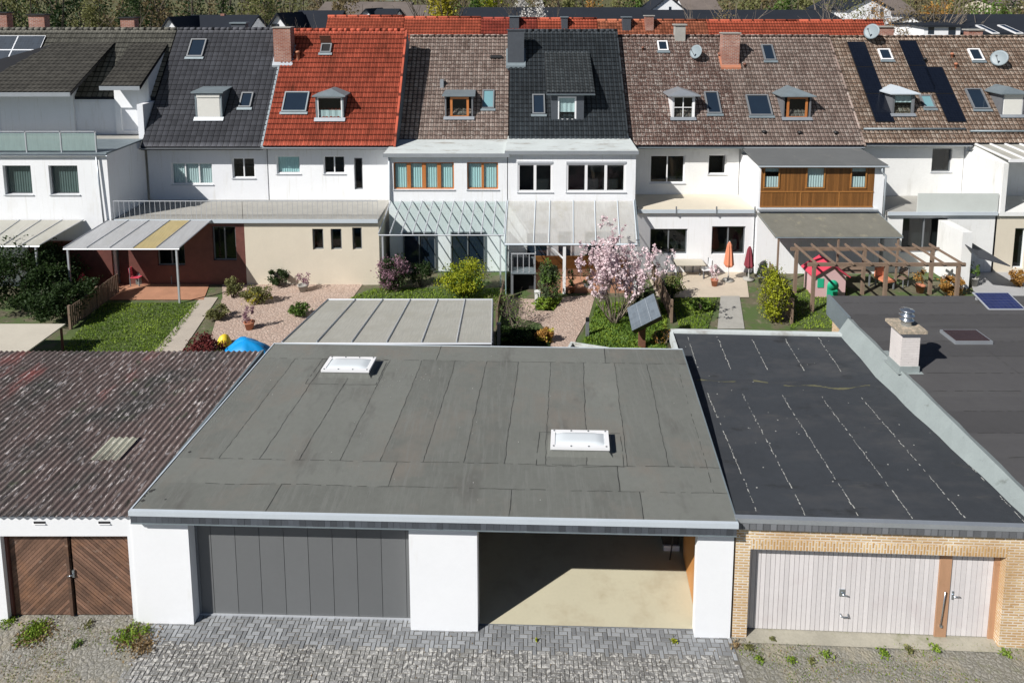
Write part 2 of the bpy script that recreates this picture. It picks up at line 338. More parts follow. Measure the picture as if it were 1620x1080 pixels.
M['tile_slate'] = tile_mat('dark_slate_grey_tiles', (.045, .052, .056), .2, (.12, .12, .1), (.62, .72))
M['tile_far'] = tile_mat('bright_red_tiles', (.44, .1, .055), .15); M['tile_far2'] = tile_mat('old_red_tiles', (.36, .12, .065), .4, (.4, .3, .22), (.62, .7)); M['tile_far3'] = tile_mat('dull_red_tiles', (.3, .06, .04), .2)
M['fardark'] = mat('far_dark_roofing', (.022, .026, .034), .9, .15, .3, spec=.1); M['farbrown'] = mat('far_brown_roofing', (.14, .115, .1), .9, .25, .5)
M['copper'] = mat('whitish_roof_sheet', (.56, .6, .59), .6, .12, .9, spots=[((.28, .25, .21), 1.4, .56, .74, (.5, 1.6, 1))])
M['corr'] = mat('corrugated_fibre_cement', (.125, .092, .084), .85, .35, .8, .6, 50, tone=.3,
    spots=[((.07, .065, .06), .4, .48, .62), ((.28, .08, .07), .33, .58, .7, (1, .5, 1)), ((.33, .3, .24), .5, .66, .74), ((.09, .095, .06), 1.6, .62, .74), ((.55, .5, .48), 5.5, .58, .65, (2.8, .6, 1)), ((.04, .042, .03), 3.0, .6, .72, (2, .6, 1))])
M['corr_patch'] = mat('pale_greenish_sheet', (.42, .42, .33), .85, .3, 1.5, .4, 50, spots=[((.2, .19, .15), 2, .52, .65)])
M['woodclad'] = mat('brown_board_cladding', (.2, .085, .022), .5, .25, 2, tone=.25, stretch=(1, 1, .15))
M['woodtrim'] = mat('light_brown_wood', (.34, .15, .04), .5, .2, 2)
M['oldwood'] = mat('old_timber', (.2, .14, .1), .8, .25, 2, tone=.2)
M['paver'] = mat('grey_concrete_pavers', (.23, .228, .222), .85, .2, 1.0, .6, 90, tone=.3,
    spots=[((.13, .128, .125), .9, .46, .6), ((.5, .49, .46), 12, .5, .57), ((.2, .2, .19), 2.2, .52, .62), ((.09, .09, .08), 26, .6, .68)])
M['paver_new'] = mat('clean_grey_pavers', (.235, .245, .255), .8, .12, 1.2, .4, 90, tone=.3)
M['joint'] = mat('sandy_joint_soil', (.13, .122, .105), .95, .3, 5, .5, 60)
M['pink_cobble'] = cobble_mat('pinkish_cobbles', (.4, .28, .22), (.52, .41, .34), (.17, .125, .1), 7)
M['old_pave'] = cobble_mat('overgrown_pavers', (.19, .185, .165), (.3, .29, .26), (.09, .085, .06), 10, patch=(.27, .225, .15), patch2=(.13, .125, .07), pscale=.8, pt=(.5, .66))
M['old_pave_r'] = cobble_mat('mossy_gravelly_pavers', (.18, .175, .15), (.26, .25, .22), (.1, .095, .065), 10, patch=(.24, .215, .155), patch2=(.13, .14, .07), pscale=1.0)
M['soil'] = mat('garden_soil', (.075, .055, .038), .95, .4, 3, .8, 30)
M['ground'] = mat('mixed_ground', (.13, .12, .08), .95, .35, .4, .5, 8)
M['lawnbase'] = mat('lawn_soil', (.07, .1, .025), .95, .35, 1.4, .8, 40)
M['brickpave'] = mat('orange_terrace_paving', (.4, .2, .12), .8, .2, 1.6)
M['bark'] = mat('grey_brown_bark', (.1, .08, .06), .9, .3, 6)
M['bark_l'] = mat('pale_twig_bark', (.22, .18, .14), .9, .3, 6)
M['lf_green'] = leaf_mat('mid_green_leaves', (.05, .1, .018), (.16, .26, .05)); M['lf_dark'] = leaf_mat('dark_green_leaves', (.012, .03, .008), (.045, .08, .02))
M['lf_lime'] = leaf_mat('lime_leaves', (.2, .24, .01), (.4, .42, .03)); M['lf_ylw'] = leaf_mat('yellow_bud_leaves', (.26, .24, .02), (.5, .44, .05))
M['lf_pink'] = leaf_mat('pink_blossom', (.6, .42, .46), (.88, .78, .78), .25); M['lf_mauve'] = leaf_mat('mauve_blossom', (.2, .1, .13), (.42, .26, .32))
M['lf_white'] = leaf_mat('white_blossom', (.5, .48, .44), (.8, .78, .74)); M['lf_red'] = leaf_mat('dark_red_leaves', (.08, .012, .014), (.2, .04, .035))
M['lf_olive'] = leaf_mat('olive_leaves', (.1, .11, .035), (.26, .26, .1)); M['lf_rust'] = leaf_mat('rusty_leaves', (.28, .12, .03), (.5, .3, .08))
M['lf_brown'] = leaf_mat('budding_twig_brown', (.11, .085, .045), (.27, .21, .1)); M['lf_grey'] = leaf_mat('grey_green_leaves', (.05, .075, .035), (.17, .22, .1))
M['lf_grass'] = leaf_mat('grass_blades', (.09, .17, .015), (.28, .38, .05)); M['lf_dry'] = leaf_mat('dry_weeds', (.2, .13, .06), (.38, .28, .15))
M['blue'] = mat('bright_blue_fabric', (.0, .26, .62), .55, .08, 2); M['redp'] = mat('pinkish_red_plastic', (.6, .06, .1), .5, .1)
M['greenp'] = mat('bright_green_plastic', (.02, .4, .22), .5, .1); M['cushion'] = mat('dark_grey_fabric', (.05, .055, .065), .9, .2)
M['yellow'] = mat('yellow_plastic', (.75, .55, .03), .5, .1); M['orange'] = mat('salmon_plastic', (.6, .22, .12), .6, .1)
M['terracotta'] = mat('terracotta', (.4, .16, .09), .8, .15, 3); M['sheet'] = mat('beige_table_sheet', (.5, .46, .38), .7, .08)
M['rust'] = mat('rusty_brown_metal', (.16, .07, .045), .7, .3, 6); M['tealglass'] = mat('teal_tinted_panel', (.3, .42, .42), .3, .08)
# ================================================================== frames of the four garages (front-left corner, along front, into depth)
def frame(O, ex, ey):
    ex = Vector((ex[0], ex[1])); ex.normalize(); ey = Vector((ey[0], ey[1])); ey.normalize()
    f = lambda a, b, z: (O[0]+a*ex.x+b*ey.x, O[1]+a*ex.y+b*ey.y, z)
    det = ex.x*ey.y-ex.y*ey.x
    def inv(p):
        dx, dy = p[0]-O[0], p[1]-O[1]
        return ((dx*ey.y-dy*ey.x)/det, (ex.x*dy-ex.y*dx)/det)
    return f, inv
GM, GMi = frame((-8.72, 14.44), (1, -.0286), (.08, 1))
GB, GBi = frame((4.87, 14.08), (1, -.043), (.07, 1))
GS, GSi = frame((-8.72, 14.47), (1, .0), (.05, 1))
def aM(u, v, z): return GMi(PZ(u, v, z))
def aB(u, v, z): return GBi(PZ(u, v, z))
# ================================================================== ground
def sheet(name, poly, z, m, base=None, th=.0, kind='structure'):
    b = MB()
    if th: b.prism(poly, z-th, z)
    else: b.face([(x, y, z) for x, y in poly])
    o = b.build(name, M[m] if isinstance(m, str) else m); return tag(o, kind=kind) if kind else o
sheet('ground', [(-900, -300), (900, -300), (900, 1500), (-900, 1500)], -.09, 'ground')
sheet('yard_overgrown_paving', [(-40, -12), (-8.3, -12), (-8.3, 12), (-8.3, 14.75), (-40, 14.75)], -.004, 'old_pave')
sheet('yard_mossy_paving', [(4.9, -12), (40, -12), (40, 14.6), (4.9, 14.6)], -.004, 'old_pave_r')
sheet('yard_joint_bed', [(-8.3, -12), (4.9, -12), (4.9, 14.75), (-8.3, 14.75)], -.014, 'joint')
def herringbone(x0, x1, y0, y1, L=.2, W=.1, new_band=None):
    b = MB(); g = .006; k = 0
    ang = math.atan2(-.0286, 1); ca, sa = math.cos(ang), math.sin(ang); ox, oy = -8.3, 14.4
    def put(px, py, w, h):
        nonlocal k
        cxx, cyy = px+w/2, py+h/2
        if not (x0 < cxx < x1 and y0 < cyy < y1): return
        t = random.random(); hz = random.uniform(-.003, .003); e = .008
        newp = cyy > -new_band if new_band else False
        def T(x, y, z): return (ox+x*ca-y*sa, oy+x*sa+y*ca, z)
        j = [random.uniform(-.003, .003) for _ in range(4)]
        A = [(px+g+j[0], py+g+j[1]), (px+w-g+j[2], py+g+j[1]), (px+w-g+j[2], py+h-g+j[3]), (px+g+j[0], py+h-g+j[3])]
        I = [(A[0][0]+e, A[0][1]+e), (A[1][0]-e, A[1][1]+e), (A[2][0]-e, A[2][1]-e), (A[3][0]+e, A[3][1]-e)]
        mi = 1 if newp else 0
        b.face([T(x, y, hz) for x, y in I], tone=t, mi=mi)
        for q in range(4):
            r = (q+1) % 4
            b.face([T(*A[q], hz-.009), T(*A[r], hz-.009), T(*I[r], hz), T(*I[q], hz)], tone=t*.7, mi=mi)
    # classic herringbone with 2:1 blocks
    n = int((x1-x0)/W)+8; m = int((y1-y0)/W)+8
    for j in range(-4, m):
        for i in range(-4, n):
            s = (i-j) % 4
            X = x0+i*W; Y_ = y0+j*W
            if s == 0: put(X, Y_, L, W)
            elif s == 3: put(X, Y_, W, L)
    return b
hb = herringbone(-.1, 13.2, -4.6, .33, new_band=.42)
tag(hb.build('yard_pavers', [M['paver'], M['paver_new']]), kind='structure')
sheet('yard_pavers_front', [(-8.3, -12), (4.9, -12), (4.9, 9.75), (-8.3, 9.75)], -.006, 'old_pave')
sheet('threshold_strip', [(5.2, 13.93), (10.9, 13.68), (10.9, 14.6), (5.2, 14.6)], .012, mat('dusty_concrete_sill', (.34, .32, .26), .95, .2, 1.2, .5, 60, spots=[((.22, .22, .14), 1.6, .55, .7)]))
# ================================================================== MAIN GARAGE
mg = thing('double_garage', GM(6.8, 0, 0), 'white double garage with grey felt roof, two skylights, one closed grey door, one open bay', 'garage')
T = 2.62; ZR = 2.97
b = MB(GM)
D = 7.35
for a0, a1 in ((0, 1.3), (6.33, 7.87), (12.78, 13.58)): b.box(a0, a1, 0, .27, -.05, T)
b.box(0, .25, .27, D, -.05, T); b.box(13.33, 13.58, .27, D, -.05, T)
b.box(.25, 13.33, D-.25, D, -.05, T); b.box(7.0, 7.2, .27, D-.25, -.05, T)
b.build('wall', M['white_clean'], mg)
b = MB(GM); b.box(7.2, 13.33, .2, D-.25, -.03, .006); b.build('floor', M['beige_floor'], mg)
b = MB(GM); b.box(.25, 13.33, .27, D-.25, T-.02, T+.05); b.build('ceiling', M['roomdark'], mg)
# roof deck with overhang
A0, A1, B0, B1 = .13, 13.58, -.17, D+.1
b = MB(GM); b.box(A0, A1, B0, B1, T+.05, ZR-.01); b.build('roof_deck', M['slate'], mg)
b = MB(GM)
rb = aM(720, 571, ZR)[1]; r1 = aM(720, 732, ZR)[1]; r2 = aM(720, 772, ZR)[1]
seams = [aM(u, 577, ZR)[0] for u in (460, 511, 562, 613, 665, 719, 769, 820, 871, 923, 973, 1024)]
sheets = []
xs = [A0]+seams+[A1-.3, A1]
for i in range(len(xs)-1): sheets.append((xs[i], xs[i+1], r1, rb))
xs = [A0, aM(694, 560, ZR)[0], aM(956, 560, ZR)[0], A1]
for i in range(3): sheets.append((xs[i], xs[i+1], rb, B1))
xs = [A0, aM(621, 750, ZR)[0], aM(978, 755, ZR)[0], A1]
for i in range(3): sheets.append((xs[i], xs[i+1], r2, r1))
xs = [A0, aM(434, 785, ZR)[0], aM(808, 790, ZR)[0], aM(1015, 795, ZR)[0], A1]
for i in range(4): sheets.append((xs[i], xs[i+1], B0, r2))
for (x0, x1, y0, y1) in sheets:
    t = random.uniform(.2, .8)
    # every sheet is split into cells so its long edges wander a little
    b.box(x0, x1, y0, y1, ZR-.01, ZR+random.uniform(0, .004), tone=t)
felt = b.build('roof', M['felt'], mg)
def ribbon(b, p, q, wd, z, wob=.018, tone=.5, seg=.12, gaps=0):
    L = math.dist(p, q); n = max(2, int(L/seg)); d = ((q[0]-p[0])/L, (q[1]-p[1])/L); nn = (-d[1], d[0]); pts = []; o = 0
    for i in range(n+1):
        o = o*.75+random.uniform(-wob, wob)*.6; ww = wd*random.uniform(.35, 1.3)
        x, y = p[0]+d[0]*L*i/n, p[1]+d[1]*L*i/n
        pts.append(((x+nn[0]*(o-ww/2), y+nn[1]*(o-ww/2)), (x+nn[0]*(o+ww/2), y+nn[1]*(o+ww/2))))
    for i in range(n):
        if random.random() < gaps: continue
        a, c = pts[i], pts[i+1]
        b.face([(*a[1], z), (*a[0], z), (*c[0], z), (*c[1], z)], tone=tone)
b = MB(GM); zs = ZR+.0075
for s in seams:
    ribbon(b, (s, r1), (s, rb), .013, zs, wob=.022, seg=.09)
ribbon(b, (A0+.2, rb), (A1, rb), .014, zs+.0005, gaps=.25); ribbon(b, (A0+.6, r1), (A1, r1), .014, zs+.001, gaps=.2); ribbon(b, (A0+1.2, r2), (A1, r2), .014, zs+.0015, gaps=.25)
ribbon(b, (A1-.3, r2), (A1-.3, rb), .012, zs, gaps=.3)
for u, v, y0, y1 in ((694, 560, rb, B1), (956, 560, rb, B1), (621, 750, r2, r1), (978, 755, r2, r1), (434, 785, B0, r2), (808, 790, B0, r2), (1015, 795, B0, r2)):
    a = aM(u, v, ZR)[0]; ribbon(b, (a, y0), (a, y1), .018, zs)
b.build('roof_seam', M['feltseam'], felt)
# trim: pale metal edge on front, left, right, back; slate strip below the front
b = MB(GM)
b.box(A0-.03, A1+.03, B0-.05, B0-.0, ZR-.095, ZR+.022); b.box(A0-.03, A1+.03, B0, B0+.03, ZR+.006, ZR+.022)
b.box(A0-.03, A0+.005, B0+.03, B1, ZR-.06, ZR+.02); b.box(A0-.03, A1+.03, B1, B1+.03, ZR-.1, ZR+.02)
b.build('edge_trim', M['trim'], mg)
b = MB(GM); b.box(A1-.0, A1+.03, B0+.03, B1, ZR-.1, ZR+.02); b.build('side_trim', M['zinc_d'], mg)
b = MB(GM); x = A0
while x < A1-.05:
    wd = random.choice((.13, .14, .15)); x2 = min(x+wd, A1)
    b.box(x, x2-.004, B0-.03-random.uniform(0, .006), B0+.01, ZR-.27, ZR-.095, tone=random.random()); x = x2
b.build('slate_fascia', M['slate'], mg)
b = MB(GM); b.box(A0, A1, B0-.04, B0+.05, ZR-.3, ZR-.272); b.build('drip_trim', M['zinc_d'], mg)
b = MB(GM); b.box(A0, A1, B0+.02, .0, T-.0, T+.045); b.build('soffit', M['zinc_d'], mg)
# grey sectional side-sliding door
b = MB(GM); dd = .27
xs = [1.3+.36+i*.566 for i in range(9)]; xs = [1.3]+[x for x in xs if x < 6.33]+[6.33]
for i in range(len(xs)-1): b.box(xs[i]+.006, xs[i+1]-.006, dd, dd+.05, .03, T, tone=random.random())
b.box(1.3, 6.33, dd+.02, dd+.06, .03, T, tone=0)
gd = b.build('garage_door', M['door_grey'], mg)
b = MB(GM); b.box(1.3, 6.33, dd-.03, dd+.05, .0, .03); b.build('floor_rail', M['alu'], gd)
b = MB(GM); b.box(1.3, 1.36, dd-.02, dd+.0, .03, T); b.build('side_rail', M['greyframe'], gd)
b = MB(GM); b.box(7.87, 12.78, .185, .2, -.03, .01); b.build('threshold', M['greyframe'], mg)
# open bay: boarded side wall, white pole, black appliance
b = MB(GM)
for i in range(3): b.box(12.89, 12.95, .45+i*.62, .45+(i+1)*.62-.008, .03, 2.5, tone=random.random())
bd = b.build('wood_panel', M['orange_wood'], mg)
b = MB(GM); b.box(12.86, 12.89, 1.9, 1.95, 1.25, 1.45); b.box(12.83, 12.86, 1.85, 1.98, 1.38, 1.41); b.build('handle', M['alu'], bd)
b = MB(GM); b.tube([(12.84, .42, .02), (12.86, .44, 2.3)], .02); b.build('white_pole', M['pvc'], mg)
p = PZ(1060, 870, 0.0); q = GMi(p)
ap = thing('appliance', p, 'tall black appliance with a white foot and black rod inside the open garage bay', 'appliance')
b = MB(GM); a, bb = q; b.box(a-.2, a+.22, bb, bb+.45, .16, 1.25); b.build('body', M['black'], ap)
b = MB(GM); b.box(a-.17, a+.24, bb-.03, bb+.42, .0, .15); b.build('foot', M['pvc'], ap)
b = MB(GM); b.tube([(a-.05, bb-.35, .03), (a+.12, bb-.05, 1.1)], .018); b.build('rod', M['black'], ap)
# skylights
def skylight(quad_px, z, par, label):
    c = [aM(u, v, z) for u, v in quad_px]
    x0 = (c[0][0]+c[3][0])/2; x1 = (c[1][0]+c[2][0])/2; y0 = (c[2][1]+c[3][1])/2; y1 = (c[0][1]+c[1][1])/2
    b = MB(GM)
    e = .1
    b.hexa([(x0-e, y0-e, ZR), (x1+e, y0-e, ZR), (x1+e, y1+e, ZR), (x0-e, y1+e, ZR), (x0+.03, y0+.03, z-.07), (x1-.03, y0+.03, z-.07), (x1-.03, y1-.03, z-.07), (x0+.03, y1-.03, z-.07)], tone=.35)
    k = tag(b.build('skylight', M['felt'], par), label)
    b = MB(GM)
    b.box(x0-.02, x1+.02, y0-.02, y0+.09, z-.07, z); b.box(x0-.02, x1+.02, y1-.09, y1+.02, z-.07, z); b.box(x0-.02, x0+.09, y0+.09, y1-.09, z-.07, z); b.box(x1-.09, x1+.02, y0+.09, y1-.09, z-.07, z)
    b.build('skylight_rim', M['pvc'], k)
    b = MB(GM); n = 10; h = lambda s: .075*(1-(2*s-1)**4)
    for i in range(n):
        for j in range(n):
            f_ = lambda i, j: (x0+.09+(x1-x0-.18)*i/n, y0+.09+(y1-y0-.18)*j/n, z-.02+math.sqrt(max(0, h(i/n)*h(j/n)))*.9)
            b.face([f_(i, j), f_(i+1, j), f_(i+1, j+1), f_(i, j+1)], smooth=True)
    b.build('dome', M['opal'], k)
    b = MB(GM)
    for i in range(4):
        xx = x0+.06+(x1-x0-.12)*i/3
        for yy in (y0+.03, y1-.03): b.lathe([(.022, z), (.022, z+.015), (0, z+.015)], (xx, yy, 0), 8)
    b.build('bolt', M['greyframe'], k)
    b = MB(GM); w_ = .34; zz = zs+.001
    P = [(x0-w_, y0-w_-.1), (x1+w_, y0-w_-.1), (x1+w_, y1+w_*.6), (x0-w_, y1+w_*.6)]
    for i in range(4): ribbon(b, P[i], P[(i+1)%4], .014, zz, gaps=.15)
    b.build('flashing_seam', M['feltseam'], k)
skylight([(519, 564), (592, 565), (585, 586), (513, 584)], ZR+.21, mg, 'skylight near the back edge of the roof')
skylight([(873, 680), (961, 681), (963, 707), (872, 707)], ZR+.21, mg, 'skylight in the right half of the roof')
# moss, stains, white specks lying on the roof
def flecks(name, pts, z, m, par, xf, s0=.01, s1=.03):
    b = MB(xf)
    for a, c in pts:
        s = random.uniform(s0, s1); n = random.choice((4, 5, 6)); r = random.random()*6
        b.face([(a+s*math.cos(r+6.283*k/n)*random.uniform(.6, 1), c+s*math.sin(r+6.283*k/n)*random.uniform(.6, 1), z+random.uniform(0, .002)) for k in range(n)])
    return tag(b.build(name, M[m], par), kind='stuff')
c0 = aM(590, 600, ZR)
flecks('white_speck', [(c0[0]+random.gauss(.6, 1.0), c0[1]+random.gauss(0, .35)) for _ in range(26)]+[(random.uniform(A0+.5, A1-.5), random.uniform(.2, D-.2)) for _ in range(46)], zs+.002, 'fleck', felt, GM, .008, .02)
flecks('moss_spot', [aM(u, v, ZR) for u, v in ((228, 785), (238, 777), (262, 790), (243, 775), (226, 792), (232, 781), (300, 715))], zs+.002, 'feltseam', felt, GM, .03, .07)
# ================================================================== BRICK GARAGE (right of the main one)
bgm = thing('brick_garage', GB(3, 0, 0), 'yellow brick garage with black felt roof and wide pale ribbed door', 'garage')
W1, W2 = .36, 5.9    # door opening along the front
b = MB(GB)
zt = 2.72; zo = 2.2
b.box(.04, W1, 0, .24, -.05, zt); b.box(W2, 7.2, 0, .24, -.05, zt); b.box(W1, W2, 0, .24, zo+.24, zt)
b.box(.04, .28, .24, 9.3, -.05, 2.3); b.box(.28, 7.0, 9.06, 9.3, -.05, 2.3); b.box(6.8, 7.04, .24, 9.3, -.05, 2.3)
b.build('wall', M['brickwall'], bgm)
b = MB(GB); b.box(W1, W2, -.004, .236, zo, zo+.24); b.build('lintel', M['brickstand'], bgm)
E0, E1 = .0, 7.0
kv = aB(1240, 606, 2.62)[1]                     # the kink across the roof
zf, zk, zb = 2.98, 2.54, 2.64
b = MB(GB)
prof = [(-.02, zf), (.8, zf-.05), (kv-1.0, zk+.06), (kv-.05, zk+.03), (kv+.35, zk-.02), (9.25, zb)]
stripes = [E0+.02]+[aB(u, 740, 2.7)[0] for u in (1165, 1231, 1305, 1378, 1452, 1530)]+[6.95]
stripes = sorted(stripes)
for i in range(len(stripes)-1):
    t = random.uniform(.25, .75)
    for j in range(len(prof)-1):
        (y0, z0), (y1, z1) = prof[j], prof[j+1]
        b.hexa([(stripes[i], y0, z0-.2), (stripes[i+1], y0, z0-.2), (stripes[i+1], y1, z1-.2), (stripes[i], y1, z1-.2), (stripes[i], y0, z0), (stripes[i+1], y0, z0), (stripes[i+1], y1, z1), (stripes[i], y1, z1)], tone=t)
br = b.build('roof', M['felt_dark'], bgm)
def zroofB(y):
    for j in range(len(prof)-1):
        if prof[j][0] <= y <= prof[j+1][0]: k = (y-prof[j][0])/(prof[j+1][0]-prof[j][0]); return prof[j][1]*(1-k)+prof[j+1][1]*k
    return zb
b = MB(GB)
for s in stripes[1:-1]:
    for (ya, yb_, dn) in ((.1, kv-.6, .8), (kv+.9, 9.0, .9)):
        y = ya; on = True
        while y < yb_:
            if random.random() < (.015 if on else .3): on = not on
            L = random.uniform(.02, .12)
            if on and random.random() < .97*dn:
                wd = random.uniform(.006, .017); o = random.gauss(0, .009); z0 = zroofB(y)+.006; z1 = zroofB(y+L)+.006
                b.face([(s+o-wd, y, z0), (s+o+wd, y, z0), (s+o+wd*random.uniform(.3, 1), y+L, z1), (s+o-wd*random.uniform(.3, 1), y+L, z1)])
            y += L+random.uniform(.005, .04)
for _ in range(40):
    x, y = random.uniform(.3, 6.6), random.uniform(.3, 9); s = random.uniform(.008, .02); z = zroofB(y)+.006
    b.face([(x-s, y-s, z), (x+s, y-s*.6, z), (x+s*.7, y+s, z), (x-s, y+s*.7, z)])
tag(b.build('white_seam_flecks', M['fleck'], br), kind='stuff')
b = MB(GB); x = .35; pv = None
while x < 6.3:
    y = kv+.05+math.sin(x*1.1)*.16+.07*math.sin(x*3.7)+random.gauss(0, .012); wd = max(.004, .022+.03*math.sin(x*2.3)*math.sin(x*5.1)+random.uniform(-.008, .012)); z = max(zroofB(y-wd), zroofB(y+wd), zroofB(y))+.006
    if pv and math.sin(x*1.7+1)+.6*math.sin(x*6.1) > -.7: b.face([(pv[0], pv[1]-pv[2], pv[3]), (x, y-wd, z), (x, y+wd, z), (pv[0], pv[1]+pv[2], pv[3])])
    pv = (x, y, wd, z); x += .07
tag(b.build('puddle_rim', M['moss'], br), kind='stuff')
b = MB(GB)
b.box(-.02, 7.1, -.1, -.03, zf-.08, zf+.03); b.box(-.02, 7.1, -.03, .02, zf+.004, zf+.03)
b.build('edge_trim', M['zinc'], bgm)
b = MB(GB); b.box(E0, 6.95, 9.2, 9.42, zb-.25, zb+.07); b.box(E0-.06, E0+.05, D+.2, 9.2, zk-.2, zb+.05); b.build('rear_kerb', M['copper'], bgm)
b = MB(GB); x = -.02
while x < 7.05:
    b.box(x+.002, x+.148, -.085-random.uniform(0, .006), -.01, zf-.24, zf-.07, tone=random.random()); b.box(x+.004, x+.012, -.095, -.08, zf-.24, zf-.07, tone=0); x += .15
b.build('slate_fascia', M['slate_l'], bgm)
b = MB(GB); b.box(.0, 7.1, -.01, .24, zt, zf-.2); b.build('fascia_board', M['greyframe'], bgm)
# door: ribbed leaf, wooden posts, narrow ribbed wicket door
dz = .22
b = MB(GB); P0, P1 = W1+.0, aB(1477, 1006, 0)[0]; P2, P3 = aB(1490, 1006, 0)[0]+.07, 5.78
b.box(P0, P1, dz+.02, dz+.06, .03, zo, tone=.1); n = int((P1-P0)/.105)
for i in range(n):
    x = P0+(P1-P0)*i/n; b.box(x+.006, x+(P1-P0)/n-.006, dz, dz+.03, .03, zo, tone=random.random())
dl = b.build('garage_door', M['door_white'], bgm)
b = MB(GB); xh = aB(1330, 934, 1)[0]; b.box(xh-.06, xh+.06, dz-.02, dz, .93, 1.1); b.tube([(xh, dz-.05, 1.0), (xh+.12, dz-.05, .97)], .015); b.build('handle', M['steel'], dl); b = MB(GB); b.tube([(xh-.02, dz-.02, .5), (xh-.0, dz-.07, .46), (xh+.14, dz-.07, .46), (xh+.16, dz-.02, .5)], .014); b.build('pull_bar', M['steel'], dl)
b = MB(GB); b.box(P1, P2, dz-.03, dz+.08, .0, zo); b.box(P3, W2, dz-.03, dz+.08, 0, zo); fr = b.build('door_frame', M['tan_post'], bgm)
b = MB(GB); xm = (P1+P2)/2; b.tube([(xm-.03, dz-.06, .3), (xm-.0, dz-.09, 1.2)], .012); b.box(xm-.04, xm+.01, dz-.07, dz-.03, .28, .34); b.build('bolt_rod', M['steel'], fr)
b = MB(GB); b.box(P2, P3, dz+.02, dz+.06, .03, zo, tone=.1); n = int((P3-P2)/.105)
for i in range(n):
    x = P2+(P3-P2)*i/n; b.box(x+.006, x+(P3-P2)/n-.006, dz, dz+.03, .03, zo, tone=random.random())
dl = b.build('side_door', M['door_white'], bgm)
b = MB(GB); b.box(P2+.06, P2+.1, dz-.02, dz, .95, 1.15); b.tube([(P2+.08, dz-.05, 1.05), (P2+.22, dz-.05, 1.05)], .014); b.build('handle', M['steel'], dl)
# ================================================================== RIGHT GARAGE ROOF with brick chimney
zr = 3.12
rg = thing('flat_roofed_garage', (16, 20, 0), 'far right garage with dark brown felt roof, pale chimney and steel cowl', 'garage')
q = [PZ(1646, 800, zr), PZ(1347, 507, zr), PZ(1312, 469, zr)]
def lineY(y):                                   # left border of this roof, at depth y
    if y < q[1].y: k = (y-q[0].y)/(q[1].y-q[0].y); return q[0].x+(q[1].x-q[0].x)*k
    k = (y-q[1].y)/(q[2].y-q[1].y); return q[1].x+(q[2].x-q[1].x)*k
yb = 25.3; xr2 = 19.4
b = MB(); ys = [13.9+i*.98 for i in range(12)]+[yb]
for i in range(len(ys)-1):
    b.hexa([(lineY(ys[i]), ys[i], zr-.2), (xr2, ys[i], zr-.2), (xr2, ys[i+1], zr-.2), (lineY(ys[i+1]), ys[i+1], zr-.2), (lineY(ys[i]), ys[i], zr), (xr2, ys[i], zr+.0), (xr2, ys[i+1], zr), (lineY(ys[i+1]), ys[i+1], zr)], tone=random.random())
rr = b.build('roof', M['felt_r'], rg)
b = MB()
for y in ys[1:-1]: ribbon(b, (lineY(y)+.3, y), (xr2, y), .02, zr+.006, gaps=.25)
ribbon(b, (15.2, 18.0), (15.2, 21.3), .015, zr+.007, gaps=.2)
tag(b.build('roof_seam', M['feltseam'], rr), kind='stuff')
b = MB(); b.box(q[0].x+.3, 19.2, 14.1, 14.35, -.05, zr-.2); b.box(19.0, 19.2, 14.3, 25, -.05, zr-.2); b.box(12.1, 19.2, 25, 25.2, -.05, zr-.2); b.box(12.0, 12.2, 14.35, 25, -.05, zr-.2)
b.build('wall', M['brickwall'], rg)
b = MB()                                         # cant kerb between the two roofs
ky = [13.95+i*.55 for i in range(18)]
for i in range(len(ky)-1):
    y0, y1 = ky[i], ky[i+1]; w0 = .44+.02*math.sin(i*1.7); w1 = .44+.02*math.sin((i+1)*1.7)
    zl = lambda y: zroofB(GBi((11.5, y))[1])+.012
    b.face([(lineY(y0)-w0, y0, zl(y0)), (lineY(y0)-.1, y0, zr+.06), (lineY(y1)-.1, y1, zr+.06), (lineY(y1)-w1, y1, zl(y1))], tone=.6)
    e0 = .06+.02*math.sin(i*2.3); e1 = .06+.02*math.sin((i+1)*2.3)
    b.face([(lineY(y0)-.1, y0, zr+.06), (lineY(y0)+e0, y0, zr+.008), (lineY(y1)+e1, y1, zr+.008), (lineY(y1)-.1, y1, zr+.06)], tone=.4)
b.build('roof_kerb', M['kerb'], rg)
b = MB(); b.hexa([(lineY(23.4)-.06, 23.4, 2.4), (lineY(23.4)+.05, 23.4, 2.4), (lineY(25.3)+.05, 25.3, 2.4), (lineY(25.3)-.06, 25.3, 2.4), (lineY(23.4)-.06, 23.4, zr+.05), (lineY(23.4)+.05, 23.4, zr+.05), (lineY(25.3)+.05, 25.3, zr+.05), (lineY(25.3)-.06, 25.3, zr+.05)])
b.build('side_flashing', M['zinc_d'], rg)
c1 = PZ(1417, 583, zr); c2 = PZ(1452, 589, zr)
b = MB(); x0, x1, y0 = c1.x, c2.x, c2.y; y1 = y0+.62; hh = zr+1.28
b.box(x0, x1, y0, y1, zr, hh); ch = b.build('chimney', M['chimw'], rg)
b = MB(); b.box(x0-.03, x1+.03, y0-.03, y1+.03, zr, zr+.2); b.face([(x0-.12, y0-.12, zr+.01), (x1+.12, y0-.12, zr+.01), (x1+.12, y1+.12, zr+.01), (x0-.12, y1+.12, zr+.01)]); b.build('flashing', M['kerb'], ch)
b = MB(); b.box(x0-.13, x1+.13, y0-.13, y1+.13, hh+.0, hh+.09); b.build('cap_slab', mat('lichened_slab', (.3, .26, .2), .9, .3, 6, spots=[((.5, .4, .3), 9, .5, .6)]), ch)
b = MB(); xm, ym = (x0+x1)/2, (y0+y1)/2; z = hh+.09
